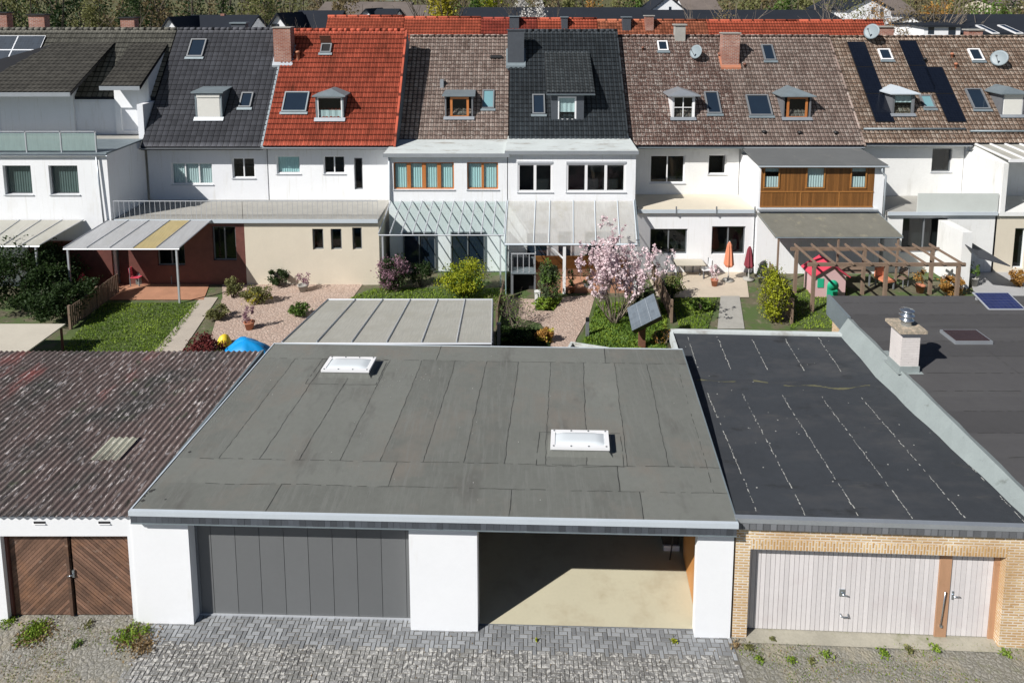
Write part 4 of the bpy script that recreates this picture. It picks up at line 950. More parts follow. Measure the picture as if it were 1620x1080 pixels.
# shed dormer 1 and 2: roof, cheek walls, recessed glazing
def shed_dormer(par, x0, x1, yt, yfr, zf, tile, wallx0, wallx1, ywall, zfloor, label=None, cut=None):
    zt = S0s.z(yt)+.1; sl = Slope(yfr, zf, yt, zt)
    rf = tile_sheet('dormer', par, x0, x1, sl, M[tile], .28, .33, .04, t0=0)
    if label: rf['label'] = label
    if cut:
        import bmesh
        bm = bmesh.new(); bm.from_mesh(rf.data); org = Vector(ORG[rf]); A_, B_ = Vector(cut[0])-org, Vector(cut[1])-org; nn = (B_-A_).cross(Vector((0, 0, 1)))
        if nn.x > 0: nn = -nn
        bmesh.ops.bisect_plane(bm, geom=bm.verts[:]+bm.edges[:]+bm.faces[:], plane_co=A_, plane_no=nn, clear_outer=True); bm.to_mesh(rf.data); bm.free()
    xt = cut[0][0] if cut else x0
    b = MB(); b.hexa([(x0, yfr, zf-.2), (x1, yfr, zf-.2), (x1, yt, zt-.16), (xt, yt, zt-.16), (x0, yfr, zf-.02), (x1, yfr, zf-.02), (x1, yt, zt-.02), (xt, yt, zt-.02)]); b.build('dormer_soffit', M['black'], rf)
    b = MB(); b.box(x0-.02, x1+.02, yfr-.06, yfr-.0, zf-.2, zf+.02); b.build('dormer_eave_trim', M['zinc'], rf)
    b = MB(); zi = lambda y: sl.ze+(sl.zr-sl.ze)*(y-yfr)/(yt-yfr)-.17
    facade(b, wallx0, wallx1, zfloor, zi(ywall), ywall, [(wallx0+.5, wallx0+2.6, zfloor+.05, zfloor+1.75)] if wallx1-wallx0 > 3 else [(wallx0+.3, wallx1-.35, zfloor+.2, zfloor+1.5)], mi=0, dark=1)
    for x, d in ((wallx0, -1), (wallx1, 1)):
        pts = [(x, ywall, zfloor), (x, yt-.3, zfloor), (x, yt-.3, zi(yt-.3)), (x, ywall, zi(ywall))]; b.face(pts if d > 0 else pts[::-1])
    b.build('dormer_wall', [M['white'], M['dark']], rf); return rf
d1 = shed_dormer(h0, -33.4, -23.45, 40.72, 36.3, 9.45, 'tile_char', -31.3, -24.6, 38.3, 6.84, 'wide charcoal shed dormer over the balcony', cut=(tuple(S0s.hit(88, 72)), tuple(Slope(36.3, 9.45, 40.72, S0s.z(40.72)+.1).hit(0, 116))))
d2 = shed_dormer(h0, -22.45, -20.3, 40.68, 37.3, PY(195, 137, 37.3).z, 'tile_char', -22.3, -20.35, 38.3, 6.84)
b = MB(); b.face([(-24.7, 38.42, 6.84), (-22.2, 38.42, 6.84), (-22.2, 38.42, S0s.z(38.42)-.05), (-24.7, 38.42, S0s.z(38.42)-.05)]); b.build('terrace_wall', M['white3'], h0); b = MB(); b.box(-20.42, -20.1, 37.1, 38.5, 6.7, 8.7); b.build('party_wall', M['white3'], h0)
b = MB(); b.box(-31.3, -20.3, 33.7, 38.38, 6.62, 6.8); b.build('terrace_floor', M['conc'], h0)
b = MB(); ops = [px_rect(8, 262, 48, 308, 33.6), px_rect(80, 262, 122, 308, 33.6), (-29, -27.9, 4.71, 6.18)]
facade(b, -31.3, -20.15, -.05, 6.75, 33.6, ops, dep=.2)
b.face([(-20.15, 33.6, -.05), (-20.15, 37.1, -.05), (-20.15, 37.1, 6.75), (-20.15, 33.6, 6.75)]); b.face([(-31.3, 33.6, 6.75), (-20.15, 33.6, 6.75), (-20.15, 37.1, 6.75), (-31.3, 37.1, 6.75)])
b.face([(-20.6, 33.6, -.05), (-20.6, 37.1, -.05), (-20.6, 37.1, 6.7), (-20.6, 33.6, 6.7)][::-1])
b.build('annex', [M['white'], M['dark']], h0)
for o in ops: window(h0, *o, 33.6, 'greyframe', fw=.05, curtain=[(0, 1, 'greyblind')], dep=.18)
gutter(h0, -31.3, -20.1, 33.5, 6.72, 'zinc'); b = MB(); b.box(-31.3, -20.1, 33.5, 37.0, 6.76, 6.84); b.build('terrace_edge', M['zinc_d'], h0)
downpipe(h0, [(-20.6, 33.5, 6.65), (-20.45, 33.48, 3.3)])
b = MB()
for i in range(7): x = -31+i*1.72; b.box(x, x+.05, 33.62, 33.67, 6.84, 7.9)
b.box(-31, -20.6, 33.62, 33.67, 7.86, 7.9); rl = b.build('terrace_railing', M['alu'], h0)
b = MB(); b.box(-31, -20.6, 33.64, 33.65, 6.92, 7.8); b.build('glass_panel', M['milkglass'] if 'milkglass' in M else M.setdefault('milkglass', poly_mat('milky_glass', (.45, .58, .56), .7, (.4, .5, .48))), rl)
# lower canopies of house 0 / 1
def canopy(name, label, x0f, x1f, yf, zf, x0b, x1b, yb, zb, n, m, special=None, posts=True, bar='alu', cat='canopy', group=None, postm='alu', nposts=2, th=.02, beamr=.035, barr=.022, ks=None):
    c = thing(name, ((x0f+x1f)/2, yf, 0), label, cat, group)
    F0, F1, B0_, B1_ = Vector((x0f, yf, zf)), Vector((x1f, yf, zf)), Vector((x0b, yb, zb)), Vector((x1b, yb, zb))
    for i in range(n):
        b = MB(); k0, k1 = (i/n, (i+1)/n) if not ks else (ks[i], ks[i+1])
        b.slab([tuple(F0.lerp(F1, k0)), tuple(F0.lerp(F1, k1)), tuple(B0_.lerp(B1_, k1)), tuple(B0_.lerp(B1_, k0))], th)
        o = b.build('roof_sheet', M[special[1]] if special and special[0] == i else M[m], c)
        if special and special[0] == i: o['label'] = 'yellowed roof sheet'
    for i in range(n+1):
        k = ks[i] if ks else i/n; a, d = F0.lerp(F1, k)+Vector((0, 0, .02)), B0_.lerp(B1_, k)+Vector((0, 0, .02)); b = MB(); b.tube([a, d], barr, 4); b.build('glazing_bar', M[bar], c)
    b = MB(); b.tube([F0-Vector((0, 0, .06)), F1-Vector((0, 0, .06))], beamr, 4); b.build('front_beam', M[bar], c)
    if posts:
        for i in range(nposts):
            p = F0.lerp(F1, .03+.94*i/(nposts-1)); b = MB(); b.box(p.x-.04, p.x+.04, p.y+.02, p.y+.1, -.05, p.z-.08); b.build('post', M[postm], c)
    return c
canopy('terrace_canopy', 'dirty beige sheet canopy at the far left under the two small square windows', -30, -22.35, 31.5, 2.86, -31, -21.5, 33.55, 3.42, 9, 'poly')
canopy('terrace_canopy', 'grey sheet canopy with one yellowed sheet over the leftmost dark terrace', -21.25, -15.8, 31.5, 2.73, -20.3, -15.14, 33.55, 3.4, 5, 'poly_g', special=(3, 'poly_y'))
# ---- house 1: anthracite roof
W = px_rect
h1 = None
def ops_of(*r, y): return [px_rect(*q, y) for q in r]
o1 = ops_of((272, 258, 335, 292), (368, 250, 402, 282), y=37.1)
h1, rf = house_shell(-20.05, -13.5, S1s, 37.1, 'terraced house with anthracite tiled roof and a small dormer with closed pale shutter', 'white3', 'tile_dark', group=ROW, ops=o1, pw=.31, ph=.33, amp=.026, prof='flat')
window(h1, *o1[0], 37.1, 'pvc', cols=3, curtain=[(0, 1, 'curtain')]); window(h1, *o1[1], 37.1, 'pvc', cols=2)
gutter(h1, -20.05, -13.5, 36.42, 6.44, 'greyframe')
roof_window(h1, S1s, 300, 64, 325, 91, pane='skyglass'); roof_window(h1, S1s, 381, 148, 400, 171, pane='skyglass')
d, g, w_ = dormer(h1, S1s, 310, 147, 350, 190, 138, kind='flat'); dwin(d, w_, g[4], shut=True)
x = -20.0; b = MB(); b.box(-13.75, -13.6, 0, 0, 0, 0) if False else None
chimney(h1, S1s, 434, 461, 103, 43, label='tall red brick chimney', dep=.75)
ridge_chimney(h1, PY(367, 45, 41.6).x, PY(389, 45, 41.6).x, 41.5, 12.1, 12.95, m='slate', capm='zinc_d')
# ---- house 2: red roof
o2 = ops_of((438, 247, 474, 275), (512, 247, 545, 275), (561, 250, 573, 300), y=37.1)
h2, rf = house_shell(-13.5, -6.45, S2s, 37.1, 'terraced house with bright red clay tile roof and open roof hatch', 'white', 'tile_red', group=ROW, ops=o2, pw=.205, ph=.335, amp=.03, prof='wave')
window(h2, *o2[0], 37.1, 'pvc', cols=1, curtain=[(0, 1, 'blindteal')]); window(h2, *o2[1], 37.1, 'pvc', cols=2); window(h2, *o2[2], 37.1, 'greyframe', sill=False)
gutter(h2, -13.5, -6.45, 36.37, 6.48, 'zinc')
roof_window(h2, S2s, 449, 147, 488, 178, fm='zinc_d', pane='skyglass')
d, g, w_ = dormer(h2, S2s, 500, 152, 543, 191, 141, kind='hip'); dwin(d, w_, g[4], curtain=(0, .4, 'curtain'))
k = roof_window(h2, S2s, 508, 71, 525, 85, fm='greyframe', pane='dark'); k['label'] = 'open roof hatch'
Mx = S2s.mat(S2s.hit(517, 71)) @ Matrix.Rotation(R(70), 4, 'X'); b = MB(); b.mbox(Mx, -.32, .32, 0, .65, .0, .03); b.build('hatch_lid', M['rust'], k)
def pipe(par, sl, u, v, h=.45, m='terracotta', r=.09):
    p = sl.hit(u, v); b = MB(); b.lathe([(r, -.15), (r, h-.1), (r*1.5, h-.1), (r*1.5, h), (0, h+.04)], tuple(p), 12); return b.build('vent_pipe', M[m], par)
pipe(h2, S2s, 472, 95, .5)
# verge walls between stepped roofs
def verge(par, sl, x, m, w=.12, up=.1, down=1.3, name='verge', dm=None):
    b = MB(); e0, e1 = Vector((x, sl.ye, sl.ze))-sl.u*.15, Vector((x, sl.yr, sl.zr)); n = sl.n
    P = [e0-n*.02, e0+Vector((w, 0, 0))-n*.02, e1+Vector((w, 0, 0))-n*.02, e1-n*.02, e0+n*up, e0+Vector((w, 0, 0))+n*up, e1+Vector((w, 0, 0))+n*up, e1+n*up]
    b.hexa([tuple(p) for p in P]); v_ = b.build(name, M[m], par)
    b = MB(); P = [e0-n*down, e0+Vector((w*.6, 0, 0))-n*down, e1+Vector((w*.6, 0, 0))-n*down, e1-n*down, e0-n*.02, e0+Vector((w*.6, 0, 0))-n*.02, e1+Vector((w*.6, 0, 0))-n*.02, e1-n*.02]
    b.hexa([tuple(p) for p in P]); b.build('parapet_side', M[dm or 'slate'], v_)
verge(h2, S2s, -6.5, 'tile_red', dm='zinc_d'); verge(h1, S1s, -13.62, 'zinc_d', w=.2, up=.06, down=.1)
# terrace deck in front of houses 1+2 with ground floor rooms
def terrace_block(par, x0, x1, y0, y1, zt, wall, ops, railm='alu', rails=True, floor='conc', wins='greyframe', step=.12):
    b = MB(); facade(b, x0, x1, -.05, zt-.2, y0+.15, ops); b.face([(x1, y0+.15, -.05), (x1, y1, -.05), (x1, y1, zt-.2), (x1, y0+.15, zt-.2)]); b.face([(x0, y0+.15, -.05), (x0, y1, -.05), (x0, y1, zt-.2), (x0, y0+.15, zt-.2)][::-1])
    b.build('ground_floor_wall', [M[wall], M['dark']], par)
    b = MB(); b.box(x0, x1, y0, y1, zt-.2, zt); b.build('terrace_deck', M[floor], par)
    b = MB(); b.box(x0, x1, y0-.04, y0-.0, zt-.16, zt+.03); b.build('deck_edge_trim', M['trim'], par)
    for o in ops: window(par, *o, y0+.15, wins, cols=1 if o[1]-o[0] < .8 else 2, sill=False)
    if rails:
        b = MB(); n = int((x1-x0)/step)
        for i in range(n+1): x = x0+(x1-x0)*i/n; b.box(x-.008, x+.008, y0+.03, y0+.045, zt+.05, zt+.95)
        b.box(x0, x1, y0+.02, y0+.055, zt+.93, zt+.97); b.build('railing', M[railm], par)
terrace_block(h1, -20.0, -13.6, 33.6, 37.08, 3.42, 'redwood', ops_of((338, 358, 372, 412), (250, 365, 290, 420), y=33.75), step=.25)
terrace_block(h2, -13.6, -6.85, 33.6, 37.08, 3.42, 'cream', ops_of((495, 362, 511, 395), (524, 362, 540, 395), (558, 360, 572, 395), y=33.75), step=.25)
# ---- house 3: mottled brown roof with annex and wooden windows
h3, rf = house_shell(-6.5, -.4, S3s, 38.3, 'terraced house with mottled brown roof, white flat-roofed annex and orange wooden windows', 'white', 'tile_brown', group=ROW, pw=.27, ph=.27, amp=.04, prof='wave', step=.035)
d, g, w_ = dormer(h3, S3s, 704, 152, 748, 189, 137, cheek='slate_l', kind='flat', win=None); dwin(d, (w_[0]+.22, w_[1]-.15, w_[2], w_[3]), g[4], fm='wood_fr', fw=.13)
roof_window(h3, S3s, 763, 144, 782, 173, pane='skyglass_b')
b = MB(); b.mbox(S3s.mat(S3s.hit(785, 92)), -.35, .35, -.1, .1, .0, .16); b.build('roof_vent', M['black'], h3)
b = MB(); p = S3s.hit(699, 141); b.box(p.x-.1, p.x+.1, p.y, p.y+.3, p.z-.1, p.z+.55); b.build('flue', M['zinc'], h3)
AY = 35.4
def annex(par, x0, x1, y0, y1, zf, zb, roofm, wall, ops, over=.18, fasc='trim', x_right_roof=None):
    b = MB(); facade(b, x0, x1, -.05, zf-.12, y0, ops)
    b.face([(x1, y0, -.05), (x1, y1, -.05), (x1, y1, zb-.12), (x1, y0, zf-.12)]); b.face([(x0, y0, -.05), (x0, y1, -.05), (x0, y1, zb-.12), (x0, y0, zf-.12)][::-1])
    b.face([(x0, y0, zf-.12), (x1, y0, zf-.12), (x1, y1, zb-.12), (x0, y1, zb-.12)])
    a = b.build('annex', [M[wall], M['dark']], par)
    b = MB(); e = over; b.slab([(x0-e*.8, y0-e, zf-.005), (x1+e*.5, y0-e, zf-.005), (x1+e*.2, y1, zb+.02), (x0-e*.1, y1, zb+.02)], .11)
    b.build('annex_roof', M[roofm], par)
    b = MB(); b.box(x0-e*.8, x1+e*.5, y0-e-.03, y0-e-.002, zf-.17, zf+.02); b.build('annex_gutter', M[fasc], par)
    return a
o3 = [px_rect(623, 257, 718, 300, AY), px_rect(739, 257, 788, 300, AY)]
annex(h3, -6.62, -.42, AY, 38.2, 6.42, 6.6, 'copper', 'white', o3, over=.25, fasc='zinc')
for i, o in enumerate(o3):
    window(h3, *o, AY, 'wood_fr', cols=4 if i == 0 else 2, fw=.07, mw=.2 if i == 0 else .13, curtain=[(0, .97, 'blindteal')], dep=.1)
downpipe(h3, [(-6.55, AY-.06, 6.25), (-6.52, AY-.07, 3.9)], m='trim')
# ---- house 4: blue-black roof
h4, rf = house_shell(-.35, 6.22, S4s, 38.2, 'terraced house with blue-black tiled roof, tile-hung dormer and slate chimney', 'white', 'tile_black', group=ROW, pw=.27, ph=.3, amp=.04, prof='wave')
chimney(h4, S4s, 803, 829, 104, 47, m='slate_ch' if 'slate_ch' in M else 'slate', dep=.7, capm='slate', fl='zinc_d', label='slate-clad chimney')
roof_window(h4, S4s, 842, 151, 862, 182, fm='greyframe', pane='skyglass')
# catslide dormer
p = S4s.hit(898, 191); y = p.y; x0, x1, z0, z1 = px_rect(872, 150, 924, 191, y)
top = S4s.hit(905, 84); sl = Slope(y-.14, z1+.1, top.y, top.z+.06)
b = MB(); wz = (px_rect(882, 153, 912, 191, y)); facade(b, x0, x1, z0, z1, y, [wz], mi=0, dark=1, dep=.08)
for x, d_ in ((x0, 1), (x1, -1)):
    pts = [(x, y, z0-.05), (x, y, z1), (x, top.y, top.z)]; b.face(pts if d_ > 0 else pts[::-1])
d = b.build('dormer', [M['slate'], M['dark']], h4); d['label'] = 'wide tile-roofed dormer'
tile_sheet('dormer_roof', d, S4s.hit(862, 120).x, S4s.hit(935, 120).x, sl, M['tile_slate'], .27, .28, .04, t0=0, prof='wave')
b = MB(); X0, X1 = S4s.hit(862, 120).x, S4s.hit(935, 120).x; b.hexa([(X0, sl.ye, sl.ze-.12), (X1, sl.ye, sl.ze-.12), (X1, sl.yr, sl.zr-.3), (X0, sl.yr, sl.zr-.3), (X0, sl.ye, sl.ze), (X1, sl.ye, sl.ze), (X1, sl.yr, sl.zr), (X0, sl.yr, sl.zr)]); b.build('dormer_cheek', M['slate'], d)
dwin(d, wz, y, fw=.09, curtain=(.35, 1, 'curtain'))
gutter(h4, X0, X1, y-.2, z1+.05, 'zinc_d')
verge(h4, S4s, 6.14, 'tile_black', w=.1, up=.06, down=.5)
o4 = [px_rect(819, 259, 874, 304, AY), px_rect(896, 259, 990, 304, AY)]
annex(h4, -.38, 6.28, AY, 38.1, 6.55, 6.75, 'copper', 'white', o4, over=.2, fasc='zinc')
window(h4, *o4[0], AY, 'pvc', cols=2, fw=.09, mw=.14, dep=.03, box=.12); window(h4, *o4[1], AY, 'pvc', cols=3, fw=.09, mw=.14, dep=.03, box=.12)
# ---- houses 5 and 6: reddish brown roofs
o5 = ops_of((1028, 246, 1084, 290), (1120, 245, 1150, 276), y=38.2)
h5, rf = house_shell(6.28, 12.6, S5s, 38.2, 'terraced house with reddish brown roof, white lattice dormer, recessed white front and balcony', 'white2', 'tile_brown2', group=ROW, ops=o5, pw=.235, ph=.27, amp=.035, prof='wave')
window(h5, *o5[0], 38.2, 'pvc', cols=2); window(h5, *o5[1], 38.2, 'pvc')
gutter(h5, 6.4, 12.6, 37.55, 6.24, 'zinc_d')
roof_window(h5, S5s, 1040, 67, 1056, 82, fm='pvc', pane='skyglass')
dish(h5, 1101, 82, S5s.hit(1101, 92).y-.25, .85, S5s)
d, g, w_ = dormer(h5, S5s, 1062, 151, 1100, 190, 141, cheek='woodtrim', frontm='pvc', roofm='zinc', kind='hip', over=.25); dwin(d, w_, g[4], cols=2, rows=2)
roof_window(h5, S5s, 1116, 147, 1138, 181, pane='skyglass')
ridge_chimney(h5, PY(1067, 60, 42.8).x, PY(1083, 60, 42.8).x, 42.6, 11.6, PY(1075, 39, 42.6).z, m='conc', capm='conc')
for (u, v) in ((1017, 81), (1138, 92), (1178, 107)): pipe(h5 if u < 1150 else h5, S5s, u, v, .25, 'rust', .06)
terrace_block(h5, 6.32, 12.55, 35.2, 38.18, 3.42, 'white', ops_of((1028, 362, 1088, 402), (1125, 358, 1180, 402), y=35.35), step=.3, rails=False, floor='cream')
for x in (6.36, 8.4, 10.5, 12.5):
    b = MB(); b.box(x-.03, x+.03, 35.14, 35.2, 3.2, 3.62); b.build('balcony_post', M['greyframe'], h5)
h6, rf = house_shell(12.6, 19.3, S5s, 38.2, 'terraced house with brown mottled roof, big brick chimney and brown wood-clad annex', 'white', 'tile_brown', group=ROW, pw=.235, ph=.27, amp=.035, prof='wave')
chimney(h6, S5s, 1142, 1169, 107, 52, dep=.6, label='large weathered red brick chimney', fl='terracotta')
roof_window(h6, S5s, 1206, 73, 1224, 97, pane='skyglass'); roof_window(h6, S5s, 1182, 152, 1218, 184, pane='skyglass')
d, g, w_ = dormer(h6, S5s, 1238, 152, 1284, 190, 139, cheek='slate_l', roofm='zinc_d', kind='hip', over=.2); dwin(d, (w_[0]+.15, w_[1]-.1, w_[2], w_[3]), g[4], fm='wood_fr', fw=.12)
for (u, v) in ((1209, 211), (1265, 212), (1322, 212)): pipe(h6, S5s, u, v, .14, 'black', .09)
verge(h6, S5s, 19.25, 'tile_brown', w=.1, up=.06, down=.7)
A6 = 35.2; W6 = PY(1382, 300, A6).x; X6 = PY(1203, 300, A6).x
o6 = [px_rect(1207, 264, 1234, 298, A6), px_rect(1274, 264, 1306, 298, A6), px_rect(1344, 264, 1372, 298, A6)]
b = MB(); facade(b, X6, W6, 3.6, 5.72, A6, o6, mi=0, dark=1, dep=.02)
wc = b.build('wood_cladding', [M['woodclad'], M['dark']], h6)
b = MB(); x = X6
while x < W6-.02:
    for (z0, z1) in ((3.62, 4.4), (4.44, 5.72)):
        if not (z0 > 4.4 and any(o[0]-.12 < x < o[1]+.05 for o in o6)): b.box(x+.004, min(x+.086, W6), A6-.012, A6-.001, z0, z1, tone=random.random())
    x += .09
tag(b.build('cladding_boards', M['woodclad'], wc), kind='stuff')
for z in (3.58, 4.38): b = MB(); b.box(X6, W6, A6-.04, A6-.013, z, z+.06); b.build('cladding_rail', M['woodtrim'], wc)
for x in (X6+2.1, X6+4.1): b = MB(); b.box(x-.03, x+.03, A6-.035, A6-.013, 3.64, 4.38); b.build('cladding_post', M['woodtrim'], wc)
for i, o in enumerate(o6): window(h6, *o, A6-.05, 'woodtrim', fw=.06, sill=False, curtain=[(0, .55, 'curtain'), (.8 if i != 1 else .55, 1, 'curtain')], dep=.0)
b = MB(); b.box(12.65, X6, A6, 38.2, -.05, 5.75); b.box(W6, 19.15, A6-.0, 38.2, -.05, 5.75); b.box(X6, W6, A6, 38.2, -.05, 3.58); b.box(X6, W6, A6+.8, 38.2, 3.58, 5.75)
b.build('annex', M['white'], h6)
b = MB(); b.box(12.65, 18.85, A6-.22, A6, 3.42, 3.5); b.build('ledge', M['zinc'], h6)
z = PY(1300, 261, A6-.2).z; zb_ = PY(1300, 233, 37.7).z
b = MB(); b.slab([(12.55, A6-.2, z), (19.2, A6-.2, z), (19.0, 37.8, zb_), (12.55, 37.8, zb_)], .1); b.build('annex_roof', M['greyroof'] if 'greyroof' in M else M.setdefault('greyroof', mat('grey_roof_sheet', (.12, .125, .125), .85, .12, .9, .4, 90, spots=[((.19, .185, .17), 1.3, .6, .8)])), h6)
gutter(h6, 12.5, 19.2, A6-.27, z-.06, 'trim'); gutter(h6, 12.6, 19.3, 37.7, 6.22, 'trim')
downpipe(h6, [(18.85, A6-.25, z-.12), (18.95, A6-.15, z-.4), (19.2, A6-.05, z-.6), (19.2, A6-.06, 3.0)], m='trim')
canopy('terrace_canopy', 'weathered grey-brown solid canopy below the brown wood-clad annex', 12.95, 19.3, 33.4, 2.62, 12.6, 18.9, 35.15, 3.3, 1, 'moldroof' if 'moldroof' in M else (M.setdefault('moldroof', mat('mossy_grey_roofing', (.15, .145, .12), .95, .18, 1.5, .5, 60, spots=[((.24, .22, .16), 2.2, .55, .75), ((.3, .3, .28), 18, .68, .74)])) and 'moldroof'), th=.08, postm='oldwood', nposts=3, bar='zinc_d', barr=.012)
# ---- house 7: solar panels
o7 = ops_of((1473, 235, 1507, 272), y=38.3)
h7, rf = house_shell(19.3, 25.25, S7s, 38.3, 'terraced house with sandy brown roof and black solar panels in stepped columns', 'white2', 'tile_brown3', group=ROW, ops=o7, pw=.255, ph=.29, amp=.035, prof='wave')
window(h7, *o7[0], 38.3, 'greyframe', cols=1)
gutter(h7, 19.4, 25.25, 37.75, 6.32, 'zinc')
def column_of(par, sl, u0, v0, u1, v1, n):
    a = sl.hit(u0, v0, .12); c = sl.hit(u1, v1, .12); L = (Vector((0, a.y, a.z))-Vector((0, c.y, c.z))).length/n; w_ = 1.08
    for i in range(n): panel_at(par, sl, Vector((a.x+w_/2, a.y, a.z))-sl.u*(L*(i+.5)), w_, L-.02)
column_of(h7, S7s, 1340, 66, 1372, 193, 3); column_of(h7, S7s, 1421, 64, 1443, 146, 2); column_of(h7, S7s, 1462, 106, 1487, 193, 2)
dish(h7, 1379, 50, S7s.yr-.55, .95, S7s); roof_window(h7, S7s, 1390, 80, 1409, 96, fm='pvc', pane='skyglass'); roof_window(h7, S7s, 1457, 153, 1475, 172, pane='skyglass_b')
d, g, w_ = dormer(h7, S7s, 1410, 148, 1448, 184, 137, cheek='slate_l', roofm='trim', kind='hip', over=.2); dwin(d, w_, g[4], fm='greyframe', curtain=(.6, 1, 'curtain'))
for (u, v, m_) in ((1463, 100, 'black'), (1506, 92, 'terracotta'), (1512, 108, 'terracotta')): pipe(h7, S7s, u, v, .3, m_, .07)
b = MB(); b.tube([Vector((19.5, S7s.ye, S7s.ze))+S7s.u*.75+S7s.n*.14, Vector((25.2, S7s.ye, S7s.ze))+S7s.u*.75+S7s.n*.14], .06, 6); b.build('snow_guard', M['zinc_d'], h7)
ridge_chimney(h7, PY(1388, 56, 43.2).x, PY(1411, 56, 43.2).x, 43.0, 11.6, PY(1400, 42, 43).z, capm='conc', skirt=.4)
terrace_block(h7, 19.45, 25.2, 35.2, 38.28, 3.3, 'white2', ops_of((1425, 345, 1500, 400), y=35.35), rails=False, step=.3)
b = MB(); b.box(21.0, 25.2, 35.24, 35.3, 3.3, 4.3); b.build('balcony_parapet', M['milkwall'] if 'milkwall' in M else M.setdefault('milkwall', mat('pale_green_grey_panel', (.55, .58, .55), .6, .06, 2)), h7)
# ---- house 8 (cut by the right edge)
h8, rf = house_shell(25.25, 32.5, S7s, 38.3, 'right-hand terraced house with a white-raftered glass roof over its balcony', 'white', 'tile_brown3', group=ROW, pw=.255, ph=.29, amp=.035, prof='wave')
roof_window(h8, S7s, 1533, 80, 1552, 97, fm='pvc', pane='skyglass'); roof_window(h8, S7s, 1532, 143, 1558, 173, pane='skyglass')
dish(h8, 1581, 92, S7s.hit(1585, 103).y-.25, .95, S7s)
d, g, w_ = dormer(h8, S7s, 1583, 148, 1622, 186, 137, cheek='slate_l', roofm='zinc_d', kind='hip', over=.22); dwin(d, w_, g[4], shut=True)
b = MB(); b.tube([Vector((25.4, S7s.ye, S7s.ze))+S7s.u*.6+S7s.n*.14, Vector((32, S7s.ye, S7s.ze))+S7s.u*.6+S7s.n*.14], .06, 6); b.build('snow_guard', M['zinc_d'], h8)
ridge_chimney(h8, PY(1529, 58, 43.2).x, PY(1551, 58, 43.2).x, 43.0, 11.6, PY(1540, 47, 43).z, skirt=.3)
b = MB(); x8 = PY(1574, 300, 35.2).x
b.box(25.3, 32.4, 35.2, 38.3, 3.1, 3.3); b.box(25.3, 25.45, 35.2, 38.3, 3.3, 5.9)
b.hexa([(25.45, 35.2, 3.3), (25.55, 35.2, 3.3), (25.55, 38.3, 3.3), (25.45, 38.3, 3.3), (25.45, 35.2, 5.9), (25.55, 35.2, 5.9), (25.55, 38.3, 6.4), (25.45, 38.3, 6.4)])
b.build('balcony', M['white2'], h8)
b = MB(); facade(b, 25.3, 32.4, -.05, 3.1, 35.35, [(26.3, 26.9, .2, 2.4), (27.8, 29.4, .2, 2.4), (30, 31.5, .2, 2.4)]); b.build('ground_floor_wall', [M['cream'], M['dark']], h8)
for o in ((26.3, 26.9, .2, 2.4), (27.8, 29.4, .2, 2.4)): window(h8, *o, 35.35, 'pvc', sill=False, cols=1 if o[1]-o[0] < 1 else 2)
b = MB(); zf_ = PY(1580, 253, 35.1).z; zb_ = PY(1580, 226, 38.1).z
b.slab([(25.4, 35.1, zf_), (32.4, 35.1, zf_), (32.4, 38.2, zb_), (25.4, 38.2, zb_)], .02); gr = b.build('glass_roof', M['poly'], h8)
b = MB()
for i in range(9): x = 25.45+i*.82; b.hexa([(x, 35.05, zf_), (x+.08, 35.05, zf_), (x+.08, 38.2, zb_), (x, 38.2, zb_), (x, 35.05, zf_+.08), (x+.08, 35.05, zf_+.08), (x+.08, 38.2, zb_+.08), (x, 38.2, zb_+.08)])
b.box(25.4, 32.4, 34.98, 35.05, zf_-.1, zf_+.06); b.build('rafter', M['pvc'], gr)
for x in (27.15, 30.0): b = MB(); b.box(x-.04, x+.04, 35.1, 35.18, 3.3, zf_-.02); b.build('balcony_post', M['pvc'], h8)
b = MB(); b.box(27.3, 32.3, 35.16, 35.2, 3.4, 4.25); b.build('balcony_parapet', M['milkwall'], h8)
# ---- glass canopy below house 3, sheet canopy below house 4
canopy('glass_canopy', 'clear glass canopy with thin pale rafters under the orange wooden windows', -6.8, -.55, 33.4, 2.75, -6.5, -.45, 35.36, 3.85, 11, 'glass_roof', bar='alu', barr=.035)
c4 = canopy('sheet_canopy', 'large milky sheet canopy on white posts beside the pink magnolia', -.52, 5.93, 32.6, 2.56, -.38, 6.2, 35.36, 3.87, 6, 'poly_w', bar='trim', posts=False, barr=.03, beamr=.06, ks=[0, .22, .335, .52, .69, .87, 1])
for u in (893, 1006):
    p = PY(u, 388, 32.7); b = MB(); b.box(p.x-.07, p.x+.07, 32.63, 32.77, -.05, 2.45); b.build('post', M['pvc'], c4)
    if u == 893: b = MB(); b.tube([(p.x, 32.7, 1.7), (p.x-.75, 32.7, 2.45)], .045, 4); b.build('brace', M['pvc'], c4)
b = MB(); b.hexa([(6.0, 32.6, 2.4), (6.06, 32.6, 2.4), (6.3, 35.36, 3.7), (6.24, 35.36, 3.7), (6.0, 32.6, 2.62), (6.06, 32.6, 2.62), (6.3, 35.36, 3.95), (6.24, 35.36, 3.95)]); b.build('side_gutter', M['zinc_d'], c4)
for x in (-.42,):
    b = MB(); b.box(x-.06, x+.0, 32.55, 35.3, 1.0, 1.9); b.build('side_panel', M['tealglass'], c4)
# ground floor openings under the canopies (rooms of houses 3 and 4)
for o in ((.55, 1.75, .55, 2.2), (2.2, 3.0, .35, 2.3), (3.6, 5.4, .35, 2.3)):
    window(h4, *o, AY-.1, 'pvc', sill=False, dep=.0, fw=.08, pane='skyglass')
for o in ((-5.9, -4.2, .1, 2.2), (-3.4, -1.6, .1, 2.2)):
    window(h3, *o, AY-.1, 'greyframe', sill=False, dep=.0, fw=.06, cols=2, pane='skyglass')
